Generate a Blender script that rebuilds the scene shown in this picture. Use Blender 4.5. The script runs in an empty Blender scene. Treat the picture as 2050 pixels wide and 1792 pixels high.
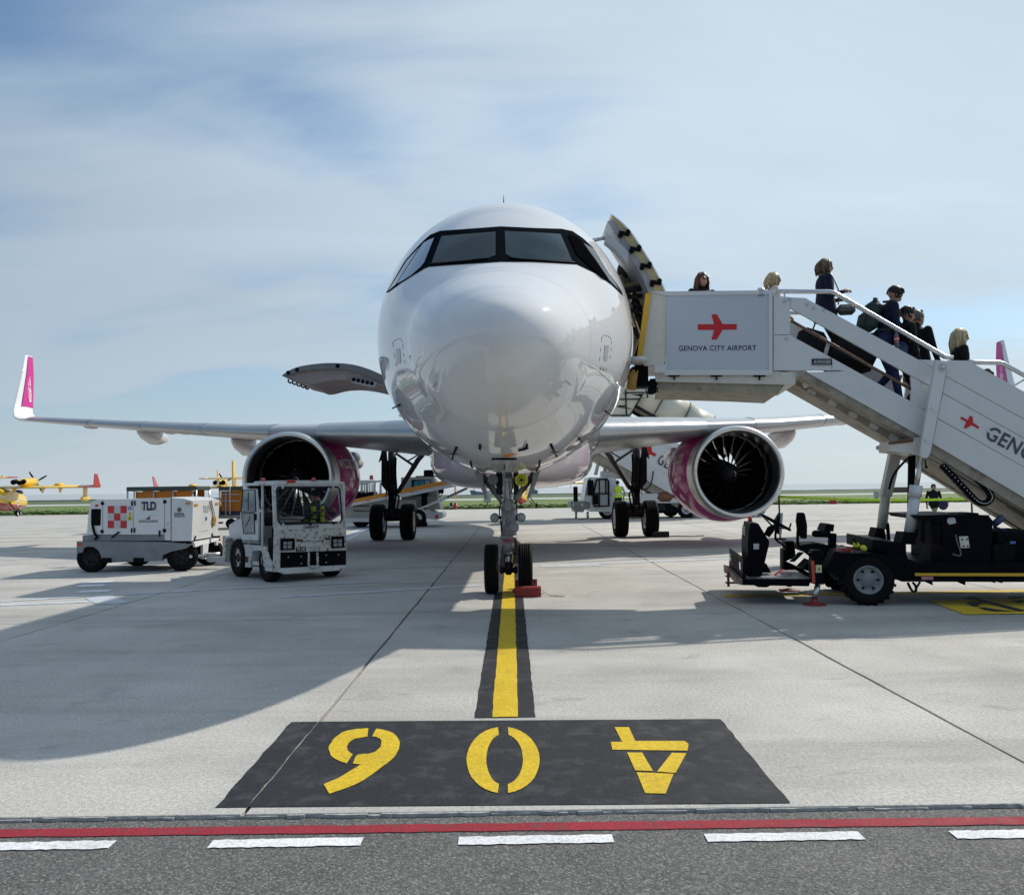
import bpy, bmesh, math, random
from mathutils import Vector, Matrix
from mathutils.bvhtree import BVHTree

scene = bpy.context.scene
COL = scene.collection
R = math.radians
random.seed(7)

# ------------------------------------------------------------------ camera
FPX, CX, CY, CAM_H = 1582.0, 1025.0, 896.0, 1.62
PITCH, ROLL = math.atan(80 / 1582), R(0.8)
cam_data = bpy.data.cameras.new('camera')
cam_data.sensor_width = 36.0
cam_data.lens = 36.0 * FPX / 2050.0
cam_data.clip_end = 20000
cam_data.clip_start = 0.05
cam = bpy.data.objects.new('camera', cam_data)
COL.objects.link(cam)
scene.camera = cam
_base = Matrix.Rotation(R(90) + PITCH, 4, 'X') @ Matrix.Rotation(-ROLL, 4, 'Z')
cam.matrix_world = Matrix.Translation((0, 0, CAM_H)) @ _base

# ------------------------------------------------------------------ sun, sky, exposure
SUN_DIR = Vector((0.88, 0.72, 1.0)).normalized()      # towards the sun
SUN_EL = math.asin(SUN_DIR.z)
SUN_AZ = math.atan2(SUN_DIR.x, SUN_DIR.y)
sun_data = bpy.data.lights.new('sun', 'SUN')
sun_data.energy = 4.0
sun_data.angle = R(0.9)
sun_data.color = (1.0, 0.935, 0.83)
sun = bpy.data.objects.new('sun', sun_data)
COL.objects.link(sun)
sun.rotation_euler = (-SUN_DIR).to_track_quat('-Z', 'Y').to_euler()
sun.location = (20, 16, 30)

world = bpy.data.worlds.new('World')
scene.world = world
world.use_nodes = True
wn, wl = world.node_tree.nodes, world.node_tree.links
wn.clear()
def wnode(t, **kw):
    n = wn.new(t)
    for k, v in kw.items():
        setattr(n, k, v)
    return n
def wmath(op, a, b=None, c=None, clamp=False):
    n = wnode('ShaderNodeMath', operation=op, use_clamp=clamp)
    for i, x in enumerate((a, b, c)):
        if x is None: continue
        if isinstance(x, (int, float)): n.inputs[i].default_value = x
        else: wl.new(x, n.inputs[i])
    return n.outputs[0]
SKY_STRENGTH = 0.11
SKY_SEED = (5.5, 11.3)
sky = wnode('ShaderNodeTexSky', sky_type='NISHITA')
sky.sun_disc = False
sky.sun_elevation = SUN_EL
sky.sun_rotation = SUN_AZ
sky.altitude = 0
sky.air_density = 1.0
sky.dust_density = 1.0
sky.ozone_density = 0.7
tc = wnode('ShaderNodeTexCoord')
sep = wnode('ShaderNodeSeparateXYZ')
wl.new(tc.outputs['Generated'], sep.inputs[0])
zc = wmath('ADD', wmath('MAXIMUM', sep.outputs[2], 0.0), 0.20)
comb = wnode('ShaderNodeCombineXYZ')
wl.new(wmath('DIVIDE', sep.outputs[0], zc), comb.inputs[0])
wl.new(wmath('DIVIDE', sep.outputs[1], zc), comb.inputs[1])
def wnoise(scale, detail, rough, dist, rot, sx, sy, off):
    mp = wnode('ShaderNodeMapping')
    mp.inputs['Rotation'].default_value = (0, 0, R(rot))
    mp.inputs['Scale'].default_value = (sx, sy, 1)
    mp.inputs['Location'].default_value = off
    wl.new(comb.outputs[0], mp.inputs[0])
    nz = wnode('ShaderNodeTexNoise')
    nz.inputs['Scale'].default_value = scale
    nz.inputs['Detail'].default_value = detail
    nz.inputs['Roughness'].default_value = rough
    nz.inputs['Distortion'].default_value = dist
    wl.new(mp.outputs[0], nz.inputs[0])
    return nz.outputs[0]
n_big = wnoise(0.95, 4, 0.5, 0.35, 20, 0.65, 1.15, (SKY_SEED[0], SKY_SEED[1], 0))
n_wisp = wnoise(2.2, 6, 0.55, 0.8, 28, 0.5, 1.5, (5.3, 3.1, 0))
vd0 = wnode('ShaderNodeVectorMath', operation='DOT_PRODUCT')
wl.new(tc.outputs['Generated'], vd0.inputs[0])
vd0.inputs[1].default_value = SUN_DIR
veil = wmath('ADD', wmath('ADD', wmath('MULTIPLY', n_big, 0.95), wmath('MULTIPLY', n_wisp, 0.30)), wmath('MULTIPLY', wmath('SUBTRACT', vd0.outputs['Value'], 0.62), 0.11))
mask = wnode('ShaderNodeMapRange', interpolation_type='SMOOTHSTEP')
mask.inputs['From Min'].default_value = 0.42
mask.inputs['From Max'].default_value = 0.66
mask.inputs['To Min'].default_value = 0.12
mask.inputs['To Max'].default_value = 0.93
wl.new(veil, mask.inputs[0])
# thin high cloud scatters more light close to the sun
vd = wnode('ShaderNodeVectorMath', operation='DOT_PRODUCT')
wl.new(tc.outputs['Generated'], vd.inputs[0])
vd.inputs[1].default_value = SUN_DIR
gl = wnode('ShaderNodeMapRange', interpolation_type='SMOOTHSTEP')
gl.inputs['From Min'].default_value = -0.35
gl.inputs['From Max'].default_value = 0.95
wl.new(vd.outputs['Value'], gl.inputs[0])
glow = gl.outputs[0]
# haze thickens the veil towards the horizon
hz = wmath('MULTIPLY', wmath('POWER', 2.718, wmath('MULTIPLY', wmath('MAXIMUM', sep.outputs[2], 0.0), -4.6)), 0.98)
cl = wnode('ShaderNodeMix', data_type='RGBA')
cl.inputs['A'].default_value = (1.65, 2.6, 3.95, 1)
cl.inputs['B'].default_value = (5.7, 6.8, 7.7, 1)
wl.new(glow, cl.inputs['Factor'])
mixc = wnode('ShaderNodeMix', data_type='RGBA')
wl.new(wmath('MAXIMUM', mask.outputs[0], hz), mixc.inputs['Factor'])
tint = wnode('ShaderNodeVectorMath', operation='MULTIPLY')     # clear spring air between the veils
tint.inputs[1].default_value = (0.70, 0.96, 1.12)
wl.new(sky.outputs[0], tint.inputs[0])
wl.new(tint.outputs[0], mixc.inputs['A'])
rip = wnode('ShaderNodeMapRange')                      # thicker and thinner streaks within the veil
for i_, q_ in enumerate((0.30, 0.70, 0.84, 1.12)): rip.inputs[i_ + 1].default_value = q_
wl.new(wnoise(1.3, 5, 0.55, 0.7, 24, 0.42, 1.5, (8.2, 1.7, 0)), rip.inputs[0])
ripm = wnode('ShaderNodeVectorMath', operation='SCALE')
calm = wmath('MINIMUM', wmath('MULTIPLY', hz, 1.6), 1.0)
ripf = wmath('ADD', wmath('MULTIPLY', rip.outputs[0], wmath('SUBTRACT', 1.0, calm)), calm)
low = wnode('ShaderNodeMix', data_type='RGBA')        # white haze low over the sea
wl.new(wmath('MULTIPLY', hz, 0.7), low.inputs['Factor'])
wl.new(cl.outputs['Result'], low.inputs['A'])
low.inputs['B'].default_value = (6.0, 6.5, 6.7, 1)
wl.new(low.outputs['Result'], ripm.inputs[0]); wl.new(ripf, ripm.inputs['Scale'])
wl.new(ripm.outputs[0], mixc.inputs['B'])
bg = wnode('ShaderNodeBackground')
bg.inputs['Strength'].default_value = SKY_STRENGTH
wl.new(mixc.outputs['Result'], bg.inputs['Color'])
wo = wnode('ShaderNodeOutputWorld')
wl.new(bg.outputs[0], wo.inputs[0])

scene.view_settings.view_transform = 'Standard'
scene.view_settings.look = 'None'
scene.view_settings.exposure = 0.0
scene.view_settings.gamma = 1.0
scene.view_settings.use_curve_mapping = False
scene.render.engine = 'CYCLES'
scene.cycles.max_bounces = 8
scene.cycles.use_denoising = True

# ------------------------------------------------------------------ measuring helpers
def _ray(u, v):
    a, b = (u - CX) / FPX, -(v - CY) / FPX
    c, s = math.cos(-ROLL), math.sin(-ROLL)
    a, b = a * c - b * s, a * s + b * c
    cp, sp = math.cos(PITCH), math.sin(PITCH)
    return Vector((a, cp - b * sp, sp + b * cp))
FRAME = [Matrix.Identity(4)]          # frame in which the thing being built is measured
def W(u, v, Y):
    """point of the photo (2050 px wide copy) seen at distance Y from the camera"""
    I = FRAME[0].inverted()
    o, d = I @ Vector((0, 0, CAM_H)), I.to_3x3() @ _ray(u, v)
    return o + d * ((Y - o.y) / d.y)
def G(u, v, z=0.0):
    """point of the photo that lies on the ground"""
    d = _ray(u, v)
    t = (z - CAM_H) / d.z
    return FRAME[0].inverted() @ Vector((d.x * t, d.y * t, z))
def crop(ox, oy, s):
    return lambda x, y: ((ox + x / s) * 0.53483, (oy + y / s) * 0.53483)
def gz(Y):
    """the apron is level, then falls gently towards the sea"""
    return 0.0 if Y < 42 else (-0.022 * (Y - 42) if Y < 152 else -2.42)

# ------------------------------------------------------------------ materials
MATS = {}
def mat(name, col, rough=0.5, metal=0.0, var=0.12, scale=6.0, coat=0.0, bump=0.0, bscale=60.0,
        grime=0.0, gcol=(0.06, 0.05, 0.045), gscale=2.0, gmin=0.52, rand=0.0, spec=0.5, fine=0.0, fscale=300.0,
        trans=0.0, stretch=None, world_space=False, alpha=1.0):
    if name in MATS: return MATS[name]
    m = bpy.data.materials.new(name)
    m.use_nodes = True
    nt = m.node_tree
    N, L = nt.nodes, nt.links
    b = N['Principled BSDF']
    b.inputs['Roughness'].default_value = rough
    b.inputs['Metallic'].default_value = metal
    b.inputs['Coat Weight'].default_value = coat
    b.inputs['Coat Roughness'].default_value = 0.04
    b.inputs['Specular IOR Level'].default_value = spec
    b.inputs['Transmission Weight'].default_value = trans
    if alpha < 1: b.inputs['Alpha'].default_value = alpha
    t = N.new('ShaderNodeTexCoord')
    if world_space:
        gnode = N.new('ShaderNodeNewGeometry'); co = gnode.outputs['Position']
    else:
        co = t.outputs['Object']
    if stretch:
        mp = N.new('ShaderNodeMapping'); mp.inputs['Scale'].default_value = stretch
        L.new(co, mp.inputs[0]); sco = mp.outputs[0]
    else:
        sco = co
    def noise(sc, det=5, ro=0.6, c=None):
        n = N.new('ShaderNodeTexNoise')
        n.inputs['Scale'].default_value = sc
        n.inputs['Detail'].default_value = det
        n.inputs['Roughness'].default_value = ro
        L.new(c or co, n.inputs[0])
        return n.outputs[0]
    def mrange(x, a, bb, c, d):
        n = N.new('ShaderNodeMapRange')
        for i, q in enumerate((a, bb, c, d)): n.inputs[i + 1].default_value = q
        L.new(x, n.inputs[0]); return n.outputs[0]
    def mul(x, y):
        n = N.new('ShaderNodeMath'); n.operation = 'MULTIPLY'
        L.new(x, n.inputs[0]); L.new(y, n.inputs[1]); return n.outputs[0]
    val = mrange(noise(scale, 5, 0.6, sco), 0.3, 0.7, 1 - var, 1 + var)
    if fine:
        val = mul(val, mrange(noise(fscale, 6 if fscale < 60 else 2, 0.8), 0.3, 0.7, 1 - fine, 1 + fine))
    if rand:
        oi = N.new('ShaderNodeObjectInfo')
        val = mul(val, mrange(oi.outputs['Random'], 0, 1, 1 - rand, 1 + rand))
    hs = N.new('ShaderNodeVectorMath'); hs.operation = 'SCALE'
    hs.inputs[0].default_value = col
    L.new(val, hs.inputs['Scale'])
    out = hs.outputs[0]
    if grime:
        g = mrange(noise(gscale, 8, 0.7, sco), gmin, gmin + 0.12, 0, grime)
        mx = N.new('ShaderNodeMix'); mx.data_type = 'RGBA'
        L.new(g, mx.inputs['Factor']); L.new(out, mx.inputs['A'])
        mx.inputs['B'].default_value = (*gcol, 1)
        out = mx.outputs['Result']
    L.new(out, b.inputs['Base Color'])
    if rough > 0.05 and coat == 0:
        L.new(mrange(noise(scale * 2.7), 0.3, 0.7, rough * 0.85, min(1, rough * 1.15)), b.inputs['Roughness'])
    if bump:
        bp = N.new('ShaderNodeBump')
        bp.inputs['Strength'].default_value = bump
        bp.inputs['Distance'].default_value = 0.01
        L.new(noise(bscale, 4, 0.6), bp.inputs['Height'])
        L.new(bp.outputs[0], b.inputs['Normal'])
    MATS[name] = m
    return m

# ------------------------------------------------------------------ mesh builder
def _orient(d):
    d = Vector(d).normalized()
    up = Vector((0, 0, 1)) if abs(d.z) < 0.95 else Vector((0, 1, 0))
    x = up.cross(d).normalized()
    return x, d.cross(x).normalized(), d
class MB:
    """collects shapes in world space (through frame M) and links them as one mesh object"""
    def __init__(s, M=None):
        s.v, s.f, s.m, s.sm, s.M = [], [], [], [], M or FRAME[0]
    def add(s, vs, fs, mi=0, smooth=False):
        o = len(s.v)
        s.v += [s.M @ Vector(p) for p in vs]
        for f in fs:
            s.f.append([i + o for i in f]); s.m.append(mi); s.sm.append(smooth)
        return s
    def box(s, c, d, rot=None, b=0.0, mi=0, taper=None):
        """box centred at c, size d, chamfer b; taper=(tx,ty) scales the top"""
        hx, hy, hz = d[0] / 2, d[1] / 2, d[2] / 2
        b = min(b, hx * 0.9, hy * 0.9, hz * 0.9)
        Rm = Matrix.Identity(3)
        if rot is not None:
            from mathutils import Euler
            Rm = Euler(rot).to_matrix()
        tx, ty = taper or (1, 1)
        def P(x, y, z):
            f = (z + hz) / (2 * hz)
            x *= 1 + (tx - 1) * f; y *= 1 + (ty - 1) * f
            return Vector(c) + Rm @ Vector((x, y, z))
        if b <= 0:
            vs = [P(x, y, z) for x in (-hx, hx) for y in (-hy, hy) for z in (-hz, hz)]
            fs = [(0, 1, 3, 2), (4, 6, 7, 5), (0, 4, 5, 1), (2, 3, 7, 6), (0, 2, 6, 4), (1, 5, 7, 3)]
            return s.add(vs, fs, mi)
        vs, idx = [], {}
        for sx in (-1, 1):
            for sy in (-1, 1):
                for sz in (-1, 1):
                    for a in range(3):
                        q = [sx * (hx - b), sy * (hy - b), sz * (hz - b)]
                        q[a] = (sx * hx, sy * hy, sz * hz)[a]
                        idx[(sx, sy, sz, a)] = len(vs); vs.append(P(*q))
        I = lambda x, y, z, a: idx[(x, y, z, a)]
        fs = []
        for sg in (-1, 1):
            q = [I(sg, -1, -1, 0), I(sg, 1, -1, 0), I(sg, 1, 1, 0), I(sg, -1, 1, 0)]; fs.append(q if sg > 0 else q[::-1])
            q = [I(-1, sg, -1, 1), I(1, sg, -1, 1), I(1, sg, 1, 1), I(-1, sg, 1, 1)]; fs.append(q[::-1] if sg > 0 else q)
            q = [I(-1, -1, sg, 2), I(1, -1, sg, 2), I(1, 1, sg, 2), I(-1, 1, sg, 2)]; fs.append(q if sg > 0 else q[::-1])
        for a1 in (-1, 1):
            for a2 in (-1, 1):
                fs.append([I(a1, a2, -1, 0), I(a1, a2, 1, 0), I(a1, a2, 1, 1), I(a1, a2, -1, 1)])
                fs.append([I(a1, -1, a2, 0), I(a1, 1, a2, 0), I(a1, 1, a2, 2), I(a1, -1, a2, 2)])
                fs.append([I(-1, a1, a2, 1), I(1, a1, a2, 1), I(1, a1, a2, 2), I(-1, a1, a2, 2)])
                for a3 in (-1, 1):
                    fs.append([I(a1, a2, a3, 0), I(a1, a2, a3, 1), I(a1, a2, a3, 2)])
        return s.add(vs, fs, mi)
    def slab(s, pts, d, mi=0, holes=None):
        """polygon of 3-D points extruded along vector d"""
        pts = [Vector(p) for p in pts]; d = Vector(d); n = len(pts)
        vs = pts + [p + d for p in pts]
        fs = [list(range(n))[::-1], list(range(n, 2 * n))]
        fs += [[i, (i + 1) % n, n + (i + 1) % n, n + i] for i in range(n)]
        return s.add(vs, fs, mi)
    def cyl(s, p0, p1, r0, r1=None, n=14, caps=True, mi=0):
        p0, p1 = Vector(p0), Vector(p1)
        r1 = r0 if r1 is None else r1
        x, y, d = _orient(p1 - p0)
        vs = []
        for p, r in ((p0, r0), (p1, r1)):
            for k in range(n):
                a = 2 * math.pi * k / n
                vs.append(p + x * (r * math.cos(a)) + y * (r * math.sin(a)))
        s.add(vs, [[k, (k + 1) % n, n + (k + 1) % n, n + k] for k in range(n)], mi, True)
        if caps:
            s.add(vs[:n], [list(range(n))[::-1]], mi); s.add(vs[n:], [list(range(n))], mi)
        return s
    def tube(s, pts, r, n=8, mi=0, closed=False, caps=True):
        pts = [Vector(p) for p in pts]; m = len(pts); vs = []; px = None
        for i, p in enumerate(pts):
            if closed: d = pts[(i + 1) % m] - pts[i - 1]
            else: d = pts[min(i + 1, m - 1)] - pts[max(i - 1, 0)]
            d.normalize()
            if px is None: x, y, _ = _orient(d)
            else:
                x = (px - d * px.dot(d)).normalized(); y = d.cross(x)
            px = x
            rr = r[i] if isinstance(r, (list, tuple)) else r
            for k in range(n):
                a = 2 * math.pi * k / n
                vs.append(p + x * (rr * math.cos(a)) + y * (rr * math.sin(a)))
        fs = []
        for i in range(m if closed else m - 1):
            j = (i + 1) % m
            for k in range(n):
                fs.append([i * n + k, i * n + (k + 1) % n, j * n + (k + 1) % n, j * n + k])
        s.add(vs, fs, mi, True)
        if caps and not closed:
            s.add(vs[:n], [list(range(n))[::-1]], mi); s.add(vs[-n:], [list(range(n))], mi)
        return s
    def lathe(s, prof, o, axis, n=32, mi=0, smooth=True):
        """prof = [(radius, distance along axis)]"""
        o = Vector(o); x, y, d = _orient(axis); vs = []
        for r, h in prof:
            for k in range(n):
                a = 2 * math.pi * k / n
                vs.append(o + d * h + x * (r * math.cos(a)) + y * (r * math.sin(a)))
        fs = []
        for i in range(len(prof) - 1):
            for k in range(n):
                fs.append([i * n + k, i * n + (k + 1) % n, (i + 1) * n + (k + 1) % n, (i + 1) * n + k])
        return s.add(vs, fs, mi, smooth)
    def loft(s, rings, mi=0, smooth=True, cap0=True, cap1=True, closed=True):
        n = len(rings[0]); vs = [p for r in rings for p in r]; fs = []
        for i in range(len(rings) - 1):
            for k in range(n if closed else n - 1):
                fs.append([i * n + k, i * n + (k + 1) % n, (i + 1) * n + (k + 1) % n, (i + 1) * n + k])
        s.add(vs, fs, mi, smooth)
        if cap0: s.add(rings[0], [list(range(n))[::-1]], mi)
        if cap1: s.add(rings[-1], [list(range(n))], mi)
        return s
    def ball(s, c, r, n=12, mi=0, rot=None):
        c = Vector(c); r = (r, r, r) if isinstance(r, (int, float)) else r
        Rm = Matrix.Identity(3)
        if rot is not None:
            from mathutils import Euler
            Rm = Euler(rot).to_matrix()
        m = max(5, n // 2 + 1); vs = []
        for i in range(m + 1):
            t = math.pi * i / m
            for k in range(n):
                a = 2 * math.pi * k / n
                vs.append(c + Rm @ Vector((r[0] * math.sin(t) * math.cos(a), r[1] * math.sin(t) * math.sin(a), r[2] * math.cos(t))))
        fs = []
        for i in range(m):
            for k in range(n):
                fs.append([(i + 1) * n + k, (i + 1) * n + (k + 1) % n, i * n + (k + 1) % n, i * n + k])
        return s.add(vs, fs, mi, True)
    def sheet(s, pts, mi=0):
        return s.add(pts, [list(range(len(pts)))], mi)
    def build(s, name, mats, parent=None, fix=True):
        off = Vector((0, 0, 0)); p = parent
        while p is not None:
            off += p.location; p = p.parent
        me = bpy.data.meshes.new(name)
        me.from_pydata([v - off for v in s.v], [], s.f)
        for i, pl in enumerate(me.polygons):
            pl.material_index = s.m[i]; pl.use_smooth = s.sm[i]
        for m in (mats if isinstance(mats, (list, tuple)) else [mats]): me.materials.append(m)
        if fix:
            b = bmesh.new(); b.from_mesh(me)
            bmesh.ops.remove_doubles(b, verts=b.verts, dist=1e-5)
            bmesh.ops.dissolve_degenerate(b, dist=1e-6, edges=b.edges)
            bmesh.ops.recalc_face_normals(b, faces=b.faces)
            b.to_mesh(me); b.free()
        o = bpy.data.objects.new(name, me)
        COL.objects.link(o)
        o.parent = parent
        return o

def thing(name, label, cat, loc, group=None):
    o = bpy.data.objects.new(name, None)
    COL.objects.link(o)
    o.empty_display_size = 0.2
    o.location = loc
    return tag(o, label, cat, group)
def tag(o, label, cat, group=None):
    o['label'] = label; o['category'] = cat
    if group: o['group'] = group
    return o
def struct(o, kind='structure'):
    o['kind'] = kind
    return o
def settle(o):
    """move the origin of a one-mesh thing to the middle of its base"""
    vs = [v.co for v in o.data.vertices]
    c = Vector(((min(v.x for v in vs) + max(v.x for v in vs)) / 2, (min(v.y for v in vs) + max(v.y for v in vs)) / 2, min(v.z for v in vs)))
    o.data.transform(Matrix.Translation(-c)); o.location = o.location + c
    return o

_txt = {}
def text2d(s, bold=0.0, spacing=1.0, shear=0.0):
    """flat mesh of a line of lettering, baseline at 0, cap height 1"""
    key = (s, bold, spacing, shear)
    if key not in _txt:
        cu = bpy.data.curves.new('lettering', 'FONT')
        cu.body = s; cu.size = 1.0; cu.offset = bold; cu.space_character = spacing; cu.shear = shear
        cu.resolution_u = 3
        o = bpy.data.objects.new('lettering', cu); COL.objects.link(o)
        dg = bpy.context.evaluated_depsgraph_get()
        me = o.evaluated_get(dg).to_mesh()
        vs = [v.co.copy() for v in me.vertices]; fs = [list(p.vertices) for p in me.polygons]
        o.evaluated_get(dg).to_mesh_clear()
        bpy.data.objects.remove(o); bpy.data.curves.remove(cu)
        x0 = min(v.x for v in vs); h = 0.70
        _txt[key] = ([((v.x - x0) / h, v.y / h) for v in vs], fs, max(v.x - x0 for v in vs) / h)
    return _txt[key]
def lettering(mb, s, fn, bold=0.0, spacing=1.0, shear=0.0, mi=0, fit=None):
    """fn maps (0..1 along the line, 0..1 of the cap height) to a point"""
    vs, fs, w = text2d(s, bold, spacing, shear)
    mb.add([fn(x / w, y) for x, y in vs], fs, mi)
    return mb
def plane_map(p00, p10, p01):
    p00, p10, p01 = Vector(p00), Vector(p10), Vector(p01)
    return lambda a, b: p00 + (p10 - p00) * a + (p01 - p00) * b

# ================================================================== palette
WHITE = mat('white_paint', (0.74, 0.75, 0.76), 0.35, var=0.05, scale=1.5, grime=0.12, gcol=(0.35, 0.33, 0.30), gscale=3)
WHITE_OLD = mat('old_white_paint', (0.70, 0.70, 0.68), 0.45, var=0.08, scale=2, grime=0.35, gcol=(0.30, 0.27, 0.22), gscale=5, gmin=0.55)
SKIN_WHITE = mat('aircraft_white', (0.73, 0.725, 0.73), 0.6, var=0.03, scale=0.8, coat=1.0, spec=0.0)
MAGENTA = mat('magenta_paint', (0.52, 0.006, 0.22), 0.45, var=0.05, scale=1.0, coat=0.55, spec=0.1)
BARE = mat('bare_metal', (0.62, 0.62, 0.61), 0.34, metal=1.0, var=0.06, scale=4)
GREYP = mat('grey_paint', (0.42, 0.43, 0.45), 0.4, var=0.06, scale=2, coat=0.3)
STEEL = mat('steel', (0.45, 0.46, 0.47), 0.35, metal=0.9, var=0.1, scale=8)
DARKM = mat('dark_metal', (0.016, 0.0165, 0.019), 0.45, metal=0.1, spec=0.2, var=0.2, scale=8)
BLACK = mat('black_paint', (0.006, 0.0065, 0.008), 0.6, var=0.25, scale=6, spec=0.05)
NAVY = mat('navy_paint', (0.0025, 0.003, 0.006), 0.5, var=0.25, scale=5, grime=0.25, gcol=(0.035, 0.035, 0.04), gscale=7, gmin=0.62, spec=0.06)
RUBBER = mat('rubber', (0.009, 0.009, 0.0095), 0.75, var=0.25, scale=12, spec=0.08)
GLASS = mat('dark_glass', (0.016, 0.032, 0.040), 0.03, var=0.3, scale=1.5, spec=0.05)
RED = mat('red_paint', (0.50, 0.02, 0.025), 0.4, var=0.1)
YELLOW = mat('yellow_paint', (0.62, 0.36, 0.01), 0.45, var=0.08, scale=6, grime=0.2, gcol=(0.2, 0.12, 0.03), gscale=9)
ORANGE = mat('orange_canvas', (0.44, 0.145, 0.010), 0.75, var=0.15, scale=5)
RUST = mat('rust', (0.12, 0.045, 0.022), 0.85, var=0.4, scale=14)

# ================================================================== setting
def concrete(name, col, rand):
    m = mat(name, col, 0.85, var=0.17, scale=0.55, rand=rand, fine=0.42, fscale=42, bump=0.6, bscale=110,
            grime=0.30, gcol=(0.15, 0.15, 0.15), gscale=1.3, gmin=0.57, world_space=True, stretch=(1, 1, 1))
    return m
CONC = concrete('apron_concrete', (0.44, 0.424, 0.395), 0.06)
def asphalt():
    m = mat('asphalt', (0.105, 0.103, 0.10), 0.9, var=0.18, scale=1.2, fine=0.5, fscale=70, bump=1.0, bscale=80, world_space=True)
    N, L = m.node_tree.nodes, m.node_tree.links
    b = N['Principled BSDF']
    src = b.inputs['Base Color'].links[0].from_socket
    g = N.new('ShaderNodeNewGeometry')
    vo = N.new('ShaderNodeTexVoronoi'); vo.inputs['Scale'].default_value = 115
    L.new(g.outputs['Position'], vo.inputs[0])
    sx = N.new('ShaderNodeSeparateColor'); L.new(vo.outputs['Color'], sx.inputs[0])
    mr = N.new('ShaderNodeMapRange')
    for i, q in enumerate((0.70, 0.95, 0.0, 0.65)): mr.inputs[i + 1].default_value = q
    L.new(sx.outputs[0], mr.inputs[0])
    mx = N.new('ShaderNodeMix'); mx.data_type = 'RGBA'
    L.new(mr.outputs[0], mx.inputs['Factor']); L.new(src, mx.inputs['A'])
    mx.inputs['B'].default_value = (0.30, 0.295, 0.28, 1)
    L.new(mx.outputs['Result'], b.inputs['Base Color'])
    return m
ASPH = asphalt()
def stained(m):
    N, L = m.node_tree.nodes, m.node_tree.links
    b = N['Principled BSDF']; src = b.inputs['Base Color'].links[0].from_socket
    g = N.new('ShaderNodeNewGeometry')
    def layer(src, sc, rot, off, lo, hi, amt, col):
        mp = N.new('ShaderNodeMapping'); mp.inputs['Scale'].default_value = sc; mp.inputs['Rotation'].default_value = (0, 0, R(rot)); mp.inputs['Location'].default_value = off
        L.new(g.outputs['Position'], mp.inputs[0])
        n = N.new('ShaderNodeTexNoise'); n.inputs['Scale'].default_value = 1; n.inputs['Detail'].default_value = 7; n.inputs['Roughness'].default_value = .62; n.inputs['Distortion'].default_value = .5
        L.new(mp.outputs[0], n.inputs[0])
        r = N.new('ShaderNodeMapRange')
        for i, q in enumerate((lo, hi, 0, amt)): r.inputs[i + 1].default_value = q
        L.new(n.outputs[0], r.inputs[0])
        x = N.new('ShaderNodeMix'); x.data_type = 'RGBA'
        L.new(r.outputs[0], x.inputs['Factor']); L.new(src, x.inputs['A']); x.inputs['B'].default_value = (*col, 1)
        return x.outputs['Result']
    o = layer(src, (.10, .75, 1), 4, (3, 1, 0), .50, .68, .45, (.17, .165, .16))      # long sweeps left by tyres
    o = layer(o, (1.1, 2.6, 1), -8, (7, 5, 0), .62, .72, .55, (.16, .16, .165))        # drips and spots
    o = layer(o, (.35, .9, 1), 12, (1, 9, 0), .54, .70, .40, (.56, .55, .53))          # scoured pale patches
    L.new(o, b.inputs['Base Color'])
stained(CONC)
JOINT = mat('joint_filler', (0.055, 0.052, 0.05), 0.95, var=0.4, scale=9, world_space=True)
def paint(name, col, wear, wcol, gscale=9, gmin=0.55):
    return mat(name, col, 0.7, var=0.10, scale=3, fine=0.42, fscale=58, grime=wear, gcol=wcol, gscale=gscale, gmin=gmin,
               bump=0.35, bscale=140, world_space=True, spec=0.2)
P_BLACK = paint('black_marking', (0.024, 0.026, 0.031), 0.5, (0.075, 0.075, 0.08), 5, .5)
P_YELLOW = paint('yellow_marking', (0.62, 0.43, 0.025), 0.45, (0.26, 0.20, 0.06), 6, 0.55)
P_WHITE = paint('white_marking', (0.70, 0.71, 0.73), 0.55, (0.32, 0.32, 0.32), 9, 0.57)
P_FADED = paint('faded_white_marking', (0.53, 0.56, 0.60), 0.75, (0.40, 0.40, 0.39), 4, 0.50)
P_RED = paint('red_marking', (0.29, 0.026, 0.04), 0.75, (0.11, 0.06, 0.06), 16, 0.53)

YEDGE = 4.06
def strip(name, ys, x0, x1, zoff, m, nx=1):
    b = MB()
    for a, c in zip(ys[:-1], ys[1:]):
        b.sheet([(x0, a, gz(a) + zoff), (x1, a, gz(a) + zoff), (x1, c, gz(c) + zoff), (x0, c, gz(c) + zoff)])
    return struct(b.build(name, m))
road = MB()
road.sheet([(-120, -90, -0.02), (120, -90, -0.02), (120, YEDGE + 0.02, -0.02), (-120, YEDGE + 0.02, -0.02)])
road = struct(road.build('service_road', ASPH))
apron = strip('apron', [YEDGE, 16, 30, 34.3, 42, 60, 80, 110, 152], -260, 260, -0.045, JOINT)
strip('far_apron', [33.65, 42, 60, 80, 110, 152], -260, 260, 0.0, CONC)
CONC2 = CONC
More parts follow.
